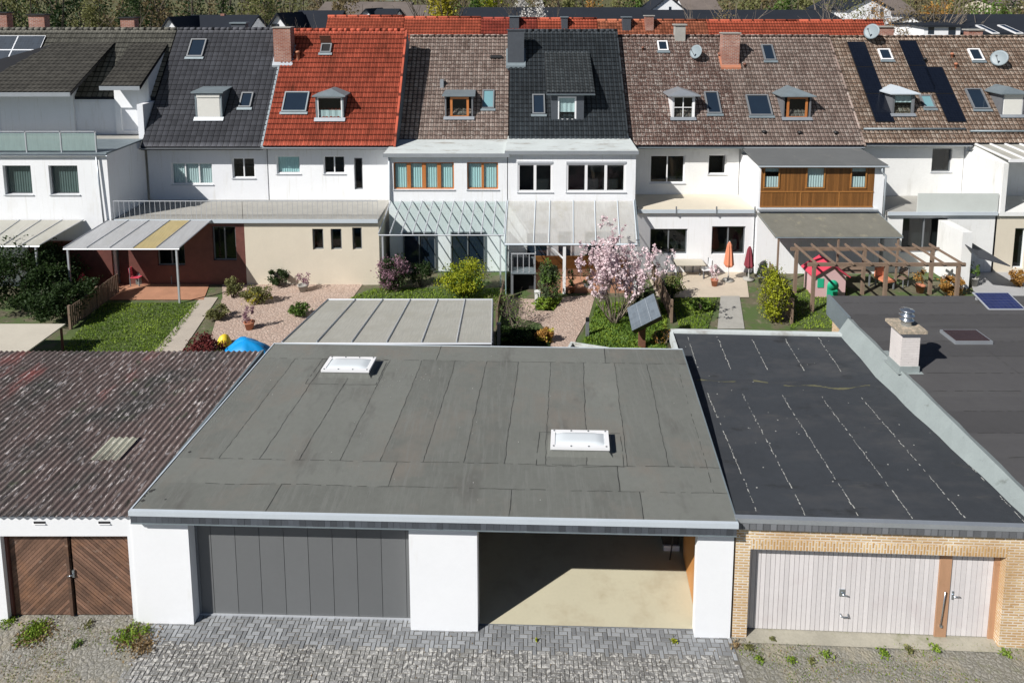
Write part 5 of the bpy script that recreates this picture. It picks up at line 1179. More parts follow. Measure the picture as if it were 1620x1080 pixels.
# ================================================================== SECOND ROW behind
ROW2 = 'red-roofed houses of the row behind'
def back_house(x0, x1, y, zr, label, tile, drop=1.4, chims=(), wins=(), prof='wave'):
    sl = Slope(y-5, zr-5.6, y, zr)
    h = thing('row_house', ((x0+x1)/2, y-5, 0), label, 'house', ROW2); b = MB(); b.box(x0+.03, x1-.03, y-4.8, y+4.8, -.05, zr-5.7)
    for x in (x0+.03, x1-.03): b.face([(x, y-4.8, zr-5.7), (x, y+4.8, zr-5.7), (x, y, zr-.2)])
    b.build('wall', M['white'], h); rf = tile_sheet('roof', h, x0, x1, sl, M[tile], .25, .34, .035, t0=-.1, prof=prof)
    b = MB(); b.face([(x0, y-5, zr-5.62), (x1, y-5, zr-5.62), (x1, y, zr-.02), (x0, y, zr-.02)]); b.face([(x1, y+5, zr-5.6), (x0, y+5, zr-5.6), (x0, y, zr), (x1, y, zr)]); b.build('roof_deck', M['tile_far3'], rf)
    b = MB(); b.tube([(x0, y, zr+.03), (x1, y, zr+.03)], .12, 8); b.build('ridge_tiles', M[tile], rf)
    for (u0, u1, vt, m_) in chims:
        a, c = PY(u0, 45, y-.8), PY(u1, 45, y-.8); ridge_chimney(h, a.x, c.x, y-.8, zr-2.2, PY(u0, vt, y-.8).z, m=m_, capm='zinc_d' if m_ == 'slate' else 'conc', d=.7)
    return h, sl
Y2 = 62; zz = lambda u, v: PY(u, v, Y2).z; xx = lambda u, v=30: PY(u, v, Y2).x
back_house(xx(519), xx(640), Y2, zz(550, 26.5), 'leftmost house of the red-roofed row behind, with a pale verge', 'tile_far')
back_house(xx(640), xx(761), Y2, zz(700, 28.5), 'plain red-roofed house behind the mottled brown roof', 'tile_far')
h, sl = back_house(xx(761), xx(850), Y2, zz(800, 30), 'dull dark red roofed house behind the slate chimney', 'tile_far3', chims=((806, 821, 26, 'slate'),))
h, sl = back_house(xx(850), xx(944), Y2, zz(900, 30.5), 'bright red roofed house directly behind the blue-black roof', 'tile_far', chims=((888, 898, 27, 'slate'),))
back_house(xx(944), xx(1117), Y2, zz(1050, 33), 'old mottled red roofed house with slate chimney in the row behind', 'tile_far2', chims=((985, 998, 27, 'slate'), (1021, 1034, 25, 'chim')))
back_house(xx(1117), xx(1260), Y2, zz(1200, 33.5), 'bright red roofed house behind the big brick chimney', 'tile_far')
back_house(xx(1260), xx(1397), Y2, zz(1330, 33.5), 'rightmost bright red roof, behind the satellite dish', 'tile_far')
# ================================================================== VEGETATION KIT
def leaf_quads(centers, size, tone, flat=0.0, aspect=.6, up=None):
    n = len(centers); d = rng.normal(size=(n, 3)); d[:, 2] *= (1-flat)
    if up is not None: d = d*.45+np.array(up)
    d /= np.linalg.norm(d, axis=1)[:, None]+1e-9
    a = rng.normal(size=(n, 3)); a -= (a*d).sum(1)[:, None]*d; a /= np.linalg.norm(a, axis=1)[:, None]+1e-9
    s = (size*rng.uniform(.6, 1.3, n))[:, None]
    V = np.stack([centers-d*s*.5, centers+a*s*aspect*.5, centers+d*s*.5, centers-a*s*aspect*.5], 1).reshape(-1, 3)
    F = np.arange(4*n).reshape(n, 4); return V, F, np.clip(tone, 0, 1)
def blob_points(c, r, n, shell=.55, lumps=14, gap=.25):
    """points gathered in lumps spread over an uneven ellipsoid; returns points and tones"""
    c = np.array(c, float); r = np.array(r, float)
    u = rng.normal(size=(lumps, 3)); u /= np.linalg.norm(u, axis=1)[:, None]
    L = u*(shell+(1-shell)*rng.random((lumps, 1)))*.82; lr = rng.uniform(.16, .42, lumps); lt = rng.uniform(.15, .85, lumps)
    k = rng.integers(0, lumps, n); q = rng.normal(size=(n, 3)); q /= np.linalg.norm(q, axis=1)[:, None]
    far = np.where(rng.random(n) < .13, rng.uniform(1.1, 1.75, n), 1.0); p = L[k]+q*(lr[k]*rng.random(n)**.4*far)[:, None]
    p[:, 2] = np.maximum(p[:, 2], -.98); t = lt[k]*.6+rng.random(n)*.4
    return c+p*r, t
def leaves_obj(name, P, size, T_, m, par, **k):
    V, F, t = leaf_quads(P, size, T_, **k); return np_mesh(name, V, F, t, M[m], par)
def limbs(b, p, d, L, r, depth, spread=.5, up=.3, kids=3, tips=None, n=5, curve=.15):
    pts = [Vector(p)]; rad = [r]; dd = Vector(d).normalized(); seg = 4
    for i in range(seg):
        dd = (dd+Vector((random.gauss(0, curve), random.gauss(0, curve), up*.25))).normalized(); pts.append(pts[-1]+dd*L/seg); rad.append(r*(1-.55*(i+1)/seg))
    b.tube(pts, rad, n if r > .02 else 3, cap=False, tone=random.random())
    if tips is not None:
        for q in pts[2:]: tips.append((q, depth))
    if depth:
        for i in range(kids):
            t = random.uniform(.35, 1); j = min(seg, max(1, int(t*seg+.5))); nd = (dd+Vector((random.gauss(0, spread), random.gauss(0, spread), random.gauss(up, .2)))).normalized()
            limbs(b, pts[j], nd, L*random.uniform(.55, .8), rad[j]*.7, depth-1, spread, up, kids, tips, n, curve)
def shrub(name, cat, label, base, r, n, size, m, m2=None, frac=.3, trunk='bark', group=None, lumps=16, stems=7, cz=.55, flat=0):
    t = thing(name, base, label, cat, group); b = MB()
    for i in range(stems): a = 6.283*i/stems; limbs(b, (base[0]+.05*math.cos(a), base[1]+.05*math.sin(a), base[2]), (math.cos(a)*.45*r[0], math.sin(a)*.45*r[1], 1), r[2]*1.1, .025*max(1, r[2]), 1, .5, .3, 2)
    b.build('branches', M[trunk], t)
    P, T_ = blob_points((base[0], base[1], base[2]+r[2]*(1 if cz is None else 1)), r, n, lumps=lumps)
    P[:, 2] = np.maximum(P[:, 2], base[2]+.02); leaves_obj('foliage', P, size, T_, m, t, flat=flat)
    if m2: P, T_ = blob_points((base[0], base[1], base[2]+r[2]), (r[0], r[1], r[2]*1.05), int(n*frac), lumps=lumps); P[:, 2] = np.maximum(P[:, 2], base[2]+.02); leaves_obj('blossom' if 'pink' in m2 or 'mauve' in m2 or 'white' in m2 else 'young_leaves', P, size, T_, m2, t)
    return t
def tree(name, cat, label, base, h, cr, n, size, m, trunk='bark', group=None, lumps=26, depth=3, bare=False, kids=3, m2=None):
    t = thing(name, base, label, cat, group); b = MB(); tips = []
    limbs(b, base, (0, 0, 1), h*.45, h*.018, 0, tips=None, curve=.03)
    top = Vector(base)+Vector((0, 0, h*.4))
    for i in range(6): a = 6.283*i/6+random.random(); limbs(b, top+Vector((0, 0, random.uniform(-.1, .05)*h)), (math.cos(a), math.sin(a), 1.1), h*.35, h*.008, depth-1, .5, .3, kids, tips)
    b.build('trunk', M[trunk], t)
    P, T_ = blob_points((base[0], base[1], base[2]+h*.66), (cr, cr, h*.36), n, lumps=lumps, shell=.35)
    leaves_obj('crown', P, size, T_, m, t)
    return t
# ================================================================== GARDENS: ground patches
def patch(name, px, z, m): sheet(name, [tuple(PZ(u, v, z))[:2] for u, v in px], z, m)
sheet('garden_ground', [(-40, 21), (40, 21), (40, 38.4), (-40, 38.4)], -.03, mat('garden_ground_mix', (.11, .1, .06), .95, .4, .8, .8, 18, spots=[((.07, .11, .03), .7, .46, .56), ((.2, .17, .12), 1.7, .58, .7)]))
patch('lawn', [(40, 600), (222, 600), (318, 478), (150, 478)], -.014, 'lawnbase')
patch('garden_path', [(205, 600), (258, 600), (345, 470), (318, 470)], .0, mat('pale_concrete_path', (.42, .37, .31), .9, .12, 1.5, .3, 40))
patch('terrace_orange', [(130, 474), (322, 474), (345, 415), (190, 415)], .004, 'brickpave')
patch('garden_paving', [(440, 552), (560, 468), (610, 400), (350, 400), (352, 470), (330, 545)], -.006, 'pink_cobble')
patch('lawn_strip', [(540, 478), (800, 478), (806, 455), (590, 455)], -.01, 'lawnbase')
patch('cobbled_path', [(800, 470), (846, 473), (847, 491), (876, 492), (892, 470), (942, 466), (932, 500), (912, 535), (899, 575), (868, 575), (872, 535), (856, 512), (830, 505), (795, 500)], .0, 'pink_cobble')
patch('lawn_right', [(905, 580), (1055, 580), (1060, 470), (940, 470)], -.008, 'lawnbase')
patch('pale_terrace', [(1040, 470), (1185, 470), (1178, 415), (1015, 415)], .002, mat('pale_beige_slabs', (.5, .43, .34), .85, .1, 1.2))
patch('garden_path_pale', [(1135, 520), (1178, 520), (1170, 468), (1140, 468)], .006, 'conc')
patch('lawn_far', [(1075, 520), (1120, 520), (1135, 470), (1060, 470)], -.006, 'lawnbase')
patch('lawn_behind', [(1250, 520), (1345, 520), (1340, 455), (1240, 455)], -.006, 'lawnbase')
patch('grey_paved_path', [(1560, 520), (1700, 520), (1640, 400), (1520, 400)], .003, mat('grey_slabs', (.36, .36, .36), .85, .12, 1.2))
# grass and ground cover: uncountable
def grass(name, px, n, h, m, z=0, spread=None):
    poly = [PZ(u, v, z) for u, v in px]; xs_ = [p.x for p in poly]; ys_ = [p.y for p in poly]
    pts = []
    def inside(x, y):
        c = False; j = len(poly)-1
        for i in range(len(poly)):
            if (poly[i].y > y) != (poly[j].y > y) and x < (poly[j].x-poly[i].x)*(y-poly[i].y)/(poly[j].y-poly[i].y)+poly[i].x: c = not c
            j = i
        return c
    while len(pts) < n:
        x, y = random.uniform(min(xs_), max(xs_)), random.uniform(min(ys_), max(ys_))
        if inside(x, y): pts.append((x, y, z+h*.3))
    P = np.array(pts); t = .5+.35*np.sin(P[:, 0]*1.9+1)*np.cos(P[:, 1]*1.3)+rng.normal(0, .22, n)
    V, F, t = leaf_quads(P, h, t, up=(0, 0, .75), aspect=.35); return tag(np_mesh(name, V, F, t, M[m]), kind='stuff')
grass('lawn_grass', [(60, 600), (222, 600), (316, 480), (160, 480)], 9000, .1, 'lf_grass')
grass('lawn_grass', [(540, 478), (800, 478), (806, 457), (590, 457)], 2600, .12, 'lf_grass')
grass('ground_cover', [(912, 575), (1052, 575), (1056, 480), (945, 480)], 9000, .16, 'lf_grass')
grass('ground_cover', [(915, 560), (1045, 560), (1050, 485), (945, 485)], 2600, .22, 'lf_green')
grass('ground_cover', [(785, 556), (868, 556), (868, 525), (785, 515)], 2200, .2, 'lf_dark')
grass('ground_cover', [(848, 490), (876, 490), (890, 472), (848, 474)], 700, .16, 'lf_grass')
grass('lawn_grass', [(1250, 520), (1345, 520), (1340, 457), (1240, 457)], 1800, .12, 'lf_grass')
grass('lawn_grass', [(1075, 520), (1120, 520), (1135, 472), (1060, 472)], 1500, .12, 'lf_grass')
# ================================================================== CENTRAL GARDEN
p = PZ(972, 512, 0)
mt = thing('magnolia_tree', p, 'pink flowering magnolia with many upright bare branches beside the milky canopy', 'tree'); b = MB(); tips = []
random.seed(21)
for i in range(15):
    a = 6.283*i/15+random.uniform(-.2, .2); s_ = random.uniform(.15, 1.25)
    limbs(b, (p.x+.08*math.cos(a), p.y+.08*math.sin(a), 0), (math.cos(a)*s_, math.sin(a)*s_, 1), random.uniform(1.45, 2.15), .033, 3, .42, .3, 3, tips, curve=.12)
b.build('branches', M['bark_l'], mt)
P = []; T_ = []
for q, dep in tips:
    if dep <= 1 and q.z > .8 and q.z < 4.4 and random.random() < .6:
        tn = random.random()
        for _ in range(10): P.append((q.x+random.gauss(0, .04), q.y+random.gauss(0, .04), q.z+random.gauss(.02, .04))); T_.append(tn*.6+random.random()*.4)
leaves_obj('blossom', np.array(P), .105, np.array(T_), 'lf_pink', mt, aspect=.8)
P = [(q.x+random.gauss(0, .1), q.y+random.gauss(0, .1), q.z) for q, dep in tips if dep <= 1 and random.random() < .25]
leaves_obj('young_leaves', np.array(P), .06, rng.random(len(P)), 'lf_grey', mt)
random.seed(5)
def bx(u, v, z=0): q = PZ(u, v, z); return (q.x, q.y, z)
shrub('leafy_shrub', 'shrub', 'tall grey-green leafy shrub left of the white canopy post', bx(868, 480), (.62, .5, 1.1), 3400, .1, 'lf_grey', 'lf_green', .25, lumps=22)
shrub('leafy_plant', 'plant', 'low bright green plant at the foot of the grey-green shrub', bx(862, 488), (.55, .4, .3), 900, .12, 'lf_grass')
def twigs(name, label, base, h, n, m='bark_l', lf=None, cat='shrub', k=.5, ln=500):
    t = thing(name, base, label, cat); b = MB(); tips = []
    for i in range(n): a = 6.283*i/n; limbs(b, (base[0]+.1*math.cos(a), base[1]+.1*math.sin(a), base[2]), (math.cos(a)*k, math.sin(a)*k, 1), h*.55, .018, 2, .55, .2, 3, tips, curve=.2)
    b.build('branches', M[m], t)
    if lf: P = np.array([(q.x+random.gauss(0, .09), q.y+random.gauss(0, .09), max(.05, q.z+random.gauss(-.1, .1))) for q, d in random.choices(tips, k=ln)]); leaves_obj('foliage', P, .08, rng.random(len(P)), lf, t)
    return t
twigs('twiggy_shrub', 'bare brown twiggy shrub left of the cobbled path', bx(815, 520), 1.7, 9, lf='lf_green', ln=420)
twigs('twiggy_shrub', 'small yellowish budding shrub beside the cellar opening', bx(794, 498), 1.2, 6, lf='lf_olive', ln=500, k=.35)
shrub('leafy_shrub', 'shrub', 'low orange and yellow leaved shrub at the lower edge of the cobbled path', bx(862, 541), (.5, .4, .33), 1100, .12, 'lf_rust', 'lf_ylw', .3, lumps=12)
shrub('leafy_shrub', 'shrub', 'dark green undergrowth beneath the bare twiggy shrub', bx(812, 545), (.75, .5, .3), 1500, .11, 'lf_dark', 'lf_green', .3)
shrub('leafy_shrub', 'shrub', 'dark leafy undergrowth right of the magnolia trunk', bx(1015, 500), (.55, .7, .65), 1700, .1, 'lf_dark', 'lf_green', .35)
twigs('twiggy_shrub', 'brown twiggy plant behind the corner of the black felt roof', bx(1048, 545), .9, 5, lf='lf_rust', ln=160)
q = PZ(929, 533, 0); bl = thing('bollard_light', q, 'slim dark grey bollard light at the edge of the grass', 'garden light')
b = MB(); b.box(q.x-.07, q.x+.07, q.y-.07, q.y+.07, 0, .72); b.build('post', M['greyframe'], bl); b = MB(); b.box(q.x-.075, q.x+.075, q.y-.075, q.y+.075, .722, .86); b.build('light_head', M['black'], bl)
q = PZ(850, 481, 0); b = MB(); b.box(q.x-.12, q.x+.12, q.y-.1, q.y+.1, 0, .62); b.box(q.x-.14, q.x+.14, q.y-.12, q.y+.12, .62, .67)
tag(b.build('stone_pillar', M['white2'], base=q), 'short white stone pillar beside the cellar opening', 'pillar')
q = PZ(789, 551, 0); b = MB(); b.box(q.x-.07, q.x+.07, q.y-.07, q.y+.07, 0, 1.05); b.box(q.x-.09, q.x+.09, q.y-.09, q.y+.09, 1.05, 1.1)
tag(b.build('fence_post', M['conc'], base=q), 'grey concrete post at the left edge of the central garden', 'post')
# raised bed frame
P4 = [PZ(903, 540, .45), PZ(963, 549, .45), PZ(968, 566, .45), PZ(888, 566, .45)]
rb_ = thing('raised_bed', (P4[0].x, P4[0].y, 0), 'raised garden bed with whitish rim just behind the grey felt roof', 'raised bed'); b = MB()
ctr = sum((Vector(p) for p in P4), Vector())/4
I4 = [p.lerp(ctr, .12) for p in P4]
for i in range(4):
    a, c, d_, e = P4[i], P4[(i+1) % 4], I4[(i+1) % 4], I4[i]; lo = lambda v: (v.x, v.y, 0)
    b.face([tuple(a), tuple(c), tuple(d_), tuple(e)][::-1]); b.face([lo(a), lo(c), tuple(c), tuple(a)][::-1]); b.face([lo(e), lo(d_), tuple(d_), tuple(e)])
b.build('rim', M['copper'], rb_); b = MB(); b.face([(v.x, v.y, .3) for v in I4][::-1]); b.build('soil', M['soil'], rb_)
# free-standing tilted solar panel
BL, BR, TR, TL = PY(1000, 523, 26.6), PY(1045.5, 500, 27.0), PY(1034, 464, 27.75), PY(992, 487, 27.35)
n_ = (BR-BL).cross(TL-BL).normalized(); n_ = n_ if n_.z > 0 else -n_
sp = thing('tilted_solar_panel', ((BL.x+BR.x)/2, 27.3, 0), 'free-standing tilted solar panel on a rusty post in the central garden', 'solar panel')
b = MB(); lo = [p-n_*.3+Vector((.12, 0, 0)) for p in (BL, BR, TR, TL)]; b.hexa([tuple(p) for p in lo]+[tuple(p-n_*.004) for p in (BL, BR, TR, TL)]); b.build('housing', M['black'], sp)
b = MB(); b.face([tuple(p) for p in (BL, BR, TR, TL)], uv=[(0, 0), (1.3, 0), (1.3, 1.2), (0, 1.2)]); b.build('cells', M['solar_grey'], sp)
for k in (.33, .66): b = MB(); b.tube([BL.lerp(BR, k)+n_*.005, TL.lerp(TR, k)+n_*.005], .006, 4); b.build('joint_bar', M['zinc'], sp)
cc = (BL+BR+TR+TL)/4; b = MB(); b.box(cc.x-.16, cc.x+.1, 27.1, 27.35, 0, cc.z-.25); b.build('post', M['rust'], sp)
# terrace deck, cellar entrance with platform railing
q = PY(845, 430, 32.7)
b = MB(); b.box(q.x+.05, 5.95, 32.75, 35.3, -.05, .22); tag(b.build('timber_deck', M['brickpave'], base=(3, 34, 0)), 'orange-brown terrace deck under the milky sheet canopy', 'deck')
ce = thing('cellar_entrance', (q.x-.5, 32.7, 0), 'dark cellar opening with a small railed platform on top', 'entrance')
X0, X1 = PY(812, 430, 32.7).x, q.x; zp = 1.02
b = MB(); b.box(X0-.12, X0, 32.6, 34.9, -.05, zp); b.box(X1, X1+.08, 32.6, 34.9, -.05, zp); b.box(X0, X1, 34.8, 34.9, -.05, zp); b.build('side_wall', M['greyframe'], ce)
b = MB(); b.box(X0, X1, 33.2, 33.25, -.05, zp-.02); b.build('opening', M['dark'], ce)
b = MB(); b.box(X0-.12, X1+.08, 32.55, 33.3, zp, zp+.07); b.build('platform', M['zinc_d'], ce)
b = MB()
for i in range(5): x = X0-.08+(X1-X0+.12)*i/4; b.box(x-.018, x+.018, 32.58, 32.61, zp+.07, zp+1.0)
b.box(X0-.1, X1+.08, 32.57, 32.62, zp+1.0, zp+1.04); b.box(X1+.04, X1+.08, 32.6, 34.9, zp+1.0, zp+1.04); b.build('railing', M['alu'], ce)
b = MB(); b.box(-.48, -.44, 32.5, 35.3, .0, 2.35); tag(b.build('privacy_screen', M['tealglass'], base=(-.46, 34, 0)), 'pale teal patterned screen left of the cellar opening', 'screen')
b = MB()
for i in range(7): b.box(1.0, 5.9, 35.2, 35.24+.005*(i % 2), .25+i*.1, .34+i*.1, tone=random.random())
tag(b.build('timber_skirting', M['woodclad'], base=(3.4, 35.2, .2)), 'brown horizontal boards below the terrace windows', 'boarding')
# ================================================================== LEFT GARDENS
shrub('evergreen_hedge', 'hedge', 'tall dark green hedge at the far left garden edge', bx(38, 480), (2.7, 2.4, 1.5), 15000, .14, 'lf_dark', lumps=60)
shrub('evergreen_hedge', 'hedge', 'lower dark hedge between the leftmost garden and the lawn', bx(100, 500), (1.4, 1.8, .95), 8000, .12, 'lf_dark', lumps=40)
q = PZ(30, 545, 1.1); t = thing('garden_table', (q.x, q.y, 0), 'beige flat-topped table at the left picture edge behind the rusty shed roof', 'table'); a, c = PZ(62, 512, 1.1), PZ(20, 560, 1.1)
b = MB(); b.box(c.x-3.2, c.x+.4, c.y, a.y, 1.05, 1.1); b.build('table_top', M['sheet'], t)
for x in (c.x-3.0, c.x+.25):
    for y in (c.y+.1, a.y-.15): b = MB(); b.box(x, x+.07, y, y+.07, 0, 1.05); b.build('leg', M['redwood'], t)
def crumple(name, label, cat, base, r, m, seed=1, amp=.21):
    b = MB(); rs = random.Random(seed); ph = [rs.uniform(0, 6) for _ in range(6)]; n, k = 26, 12
    def f(i, j):
        a = 2*math.pi*i/n; e = math.pi/2*j/k; w = 1+amp*(math.sin(3*a+ph[0])*math.cos(2*e+ph[1])+.5*math.sin(7*a+ph[2]+3*e))
        return (base[0]+r[0]*math.cos(e)*math.cos(a)*w, base[1]+r[1]*math.cos(e)*math.sin(a)*w, base[2]+r[2]*math.sin(e)*(1+amp*.6*math.sin(2*a+ph[3])*math.cos(e)))
    for i in range(n):
        for j in range(k): b.face([f(i, j), f(i+1, j), f(i+1, j+1), f(i, j+1)][:4 if j < k-1 else 3], smooth=True)
    return tag(b.build(name, M[m], base=base), label, cat)
q = PZ(392, 588, 0); crumple('covered_heap', 'bright blue sheet-covered heap behind the corrugated roof', 'cover', (q.x, q.y, 0), (1.2, .9, 1.3), 'blue', 3)
shrub('leafy_shrub', 'shrub', 'round dark red leaved shrub next to the blue sheet-covered heap', bx(322, 590), (.9, .8, .85), 4000, .1, 'lf_red', lumps=30)
q = PZ(355, 545, 0); crumple('yellow_tub', 'small yellow plastic tub in the paved garden', 'tub', (q.x, q.y, 0), (.28, .28, .45), 'yellow', 5, .05)
for k, (u, v, r, m, lb) in enumerate(((345, 505, (.6, .5, .4), 'lf_olive', 'olive shrub at the top of the pale garden path'), (408, 480, (.8, .5, .45), 'lf_olive', 'wide olive shrub in the middle of the paved garden'), (470, 500, (.5, .5, .35), 'lf_green', 'small green shrub near the corner of the lean-to'),
        (440, 452, (.55, .5, .5), 'lf_dark', 'dark green shrub before the cream wall'), (368, 470, (.45, .5, .5), 'lf_olive', 'yellowish shrub near the left end of the paving'), (545, 440, (.6, .5, .5), 'lf_dark', 'dark low shrub left of the mauve flowering shrub'))):
    shrub('leafy_shrub', 'shrub', lb, bx(u, v), r, 1500, .1, m, 'lf_ylw' if k == 1 else None, .2)
shrub('flowering_shrub', 'shrub', 'mauve flowering shrub left of the bright green bush', bx(622, 458), (.95, .8, .95), 2200, .1, 'lf_dark', 'lf_mauve', 1.0, lumps=26)
shrub('leafy_shrub', 'shrub', 'large bright lime green bush behind the lean-to', bx(735, 468), (1.35, 1.0, .95), 5200, .1, 'lf_lime', 'lf_green', .3, lumps=44)
shrub('leafy_shrub', 'shrub', 'dark bush under the clear glass canopy', bx(665, 452), (.7, .6, .7), 1800, .1, 'lf_dark')
def bench(name, label, base, w_, ang, m, legm='greyframe', cat='bench'):
    t = thing(name, base, label, cat); Mx = Matrix.Translation(base) @ Matrix.Rotation(ang, 4, 'Z')
    b = MB(); b.mbox(Mx, -w_/2, w_/2, -.3, .3, .38, .5); b.build('seat', M[m], t)
    b = MB(); b.mbox(Mx, -w_/2, w_/2, .3, .42, .38, .95); b.build('backrest', M[m], t)
    for x in (-w_/2, w_/2-.06):
        for y in (-.28, .3): b = MB(); b.mbox(Mx, x, x+.06, y, y+.06, 0, .38); b.build('leg', M[legm], t)
bench('garden_bench', 'dark grey cushioned bench on the pinkish paving', bx(455, 430), 2.0, .2, 'cushion')
bench('garden_bench', 'dark garden bench at the edge of the orange terrace', bx(235, 432), 1.7, 0, 'black')
bench('garden_bench', 'low dark bench beside the red-brown screen', bx(330, 440), 1.3, 1.2, 'cushion')
q = PZ(322, 432, 0); b = MB(); b.box(q.x-.3, q.x+.35, q.y, q.y+.08, 0, 2.0); tag(b.build('timber_screen', M['redwood'], base=q), 'red-brown upright screen at the right end of the orange terrace', 'screen')
q = PZ(370, 425, 0); b = MB(); b.box(q.x-.6, q.x+.55, q.y+.8, q.y+.86, 0, 1.9); tag(b.build('privacy_screen', M['tealglass'], base=q), 'grey-blue screen beside the red-brown upright screen', 'screen')
q = PZ(130, 460, 0); crumple('round_cushion', 'bright pinkish red object under the grey sheet canopy', 'toy', (q.x, q.y, .0), (.25, .25, .95), 'redp', 9, .08)
q = PZ(222, 448, 0); crumple('pot', 'pale blue tall pot on the orange terrace', 'pot', (q.x, q.y, .0), (.2, .2, .8), 'milkglass', 12, .03)
q = PZ(165, 440, 0); b = MB(); b.box(q.x-2.9, q.x+1.2, 33.3, 33.42, 0, 2.4); tag(b.build('timber_wall', M['redwood'], base=(q.x, 33.3, 0)), 'dark reddish wooden wall below the dirty beige sheet canopy', 'wall')
# garden boundary fences between plots
def fence(name, label, u0, v0, u1, v1, h, m='oldwood'):
    a, c = PZ(u0, v0, 0), PZ(u1, v1, 0); t = thing(name, a, label, 'fence'); d = (c-a); L = d.length; d.normalize(); n = int(L/.14); b = MB()
    for i in range(n): p = a+d*(i*.14); Mx = Matrix.Translation(p) @ Matrix.Rotation(math.atan2(d.y, d.x), 4, 'Z'); b.mbox(Mx, 0, .12, -.012, .012, .05, h+random.uniform(-.02, .02), tone=random.random())
    b.build('board_panel', M[m], t)
    for i in range(int(L/2)+1): p = a+d*min(L, i*2.0); b = MB(); b.box(p.x-.05, p.x+.05, p.y-.05, p.y+.05, 0, h+.08); b.build('fence_post', M[m], t)
fence('board_fence', 'low weathered board fence along the lawn beside the pale path', 112, 520, 190, 462, 1.0)
fence('board_fence', 'weathered board fence left of the cellar opening garden', 786, 520, 797, 470, .9)
fence('board_fence', 'grey board fence between the magnolia garden and the pale terrace', 1062, 510, 1030, 440, 1.0)
fence('board_fence', 'brown board fence right of the pale garden path', 1252, 512, 1215, 445, 1.1)
# ================================================================== RIGHT GARDENS
shrub('leafy_shrub', 'shrub', 'upright yellow-green bush behind the black felt roof', bx(1222, 508), (.75, .7, 1.3), 4600, .1, 'lf_lime', 'lf_olive', .5, lumps=40)
shrub('leafy_shrub', 'shrub', 'dark green shrub right of the solar panel in the garden', bx(1062, 470), (.6, .6, .6), 1700, .1, 'lf_olive', 'lf_green', .4)
shrub('leafy_shrub', 'shrub', 'small green shrub on the lawn beside the pale garden path', bx(1105, 492), (.5, .5, .35), 1200, .1, 'lf_green')
shrub('leafy_shrub', 'shrub', 'rusty orange shrub near the grey paved path', bx(1508, 470), (.75, .6, .55), 2200, .1, 'lf_rust', lumps=24)
shrub('leafy_shrub', 'shrub', 'orange-brown plant right of the grey paved path', bx(1612, 452), (.6, .5, .45), 1300, .1, 'lf_rust')
def parasol(base, h, m, label):
    t = thing('closed_parasol', base, label, 'parasol'); b = MB(); b.tube([base, (base[0], base[1], h)], .022, 8); b.build('pole', M['pvc'], t)
    b = MB(); n = 16; pr = [(.03, h-.02), (.09, h-.2), (.15, h-.7), (.19, h*.42), (.13, h*.36)]
    for i in range(len(pr)-1):
        for k in range(n):
            f_ = lambda r, z, k: (base[0]+r*(1+.35*(k % 2))*math.cos(6.283*k/n), base[1]+r*(1+.35*(k % 2))*math.sin(6.283*k/n), z)
            b.face([f_(*pr[i], k), f_(*pr[i], k+1), f_(*pr[i+1], k+1), f_(*pr[i+1], k)][::-1])
    b.build('folded_cloth', M[m], t); b = MB(); b.lathe([(0, .0), (.28, .0), (.28, .07), (.04, .1), (.04, .3), (0, .3)], base, 20); b.build('foot', M['conc'], t)
parasol(bx(1152, 444), 2.1, 'orange', 'closed salmon pink parasol on the pale terrace'); parasol(bx(1184, 442), 1.8, 'lf_redcloth' if 'lf_redcloth' in M else M.setdefault('wine', mat('wine_red_cloth', (.2, .03, .045), .9, .1)) and 'wine', 'closed wine red parasol at the right end of the pale terrace')
def table(base, w_, d_, h, m, label, ang=0, lm='greyframe'):
    t = thing('garden_table', base, label, 'table'); Mx = Matrix.Translation(base) @ Matrix.Rotation(ang, 4, 'Z'); b = MB(); b.mbox(Mx, -w_/2, w_/2, -d_/2, d_/2, h-.04, h); b.build('table_top', M[m], t)
    for x in (-w_/2+.04, w_/2-.1):
        for y in (-d_/2+.04, d_/2-.1): b = MB(); b.mbox(Mx, x, x+.06, y, y+.06, 0, h-.04); b.build('leg', M[lm], t)
def chair(base, m, ang, label, lm='greyframe'):
    t = thing('garden_chair', base, label, 'chair', 'chairs in the neighbouring gardens'); Mx = Matrix.Translation(base) @ Matrix.Rotation(ang, 4, 'Z'); b = MB(); b.mbox(Mx, -.24, .24, -.24, .24, .42, .46); b.build('seat', M[m], t)
    b = MB()
    for i in range(5): b.mbox(Mx, -.24, .24, .22+.01*i, .25+.01*i, .5+.09*i, .57+.09*i)
    b.build('backrest', M[m], t)
    for x in (-.24, .2):
        for y in (-.24, .22): b = MB(); b.mbox(Mx, x, x+.04, y, y+.04, 0, .42 if y < 0 else .95); b.build('leg', M[lm], t)
def pot(base, r, h, m, lf, label, ph=.5, n=350):
    t = thing('potted_plant', base, label, 'potted plant', 'potted plants in the gardens'); b = MB(); b.lathe([(0, 0), (r*.7, 0), (r, h), (r*1.1, h), (r*1.1, h+.03), (r*.9, h+.03), (r*.85, h-.03), (0, h-.03)], base, 18); b.build('pot', M[m], t)
    P, T_ = blob_points((base[0], base[1], h+ph*.8), (r*1.5, r*1.5, ph), n, lumps=9); P[:, 2] = np.maximum(P[:, 2], h); leaves_obj('foliage', P, .08, T_, lf, t)
table(bx(1090, 436), 1.5, .85, .74, 'sheet', 'beige garden table on the pale terrace'); chair(bx(1062, 440), 'pvc', 1.4, 'white chair left of the beige garden table'); chair(bx(1116, 438), 'pvc', -1.4, 'white chair right of the beige garden table'); chair(bx(1088, 428), 'cushion', 0, 'dark chair behind the beige garden table')
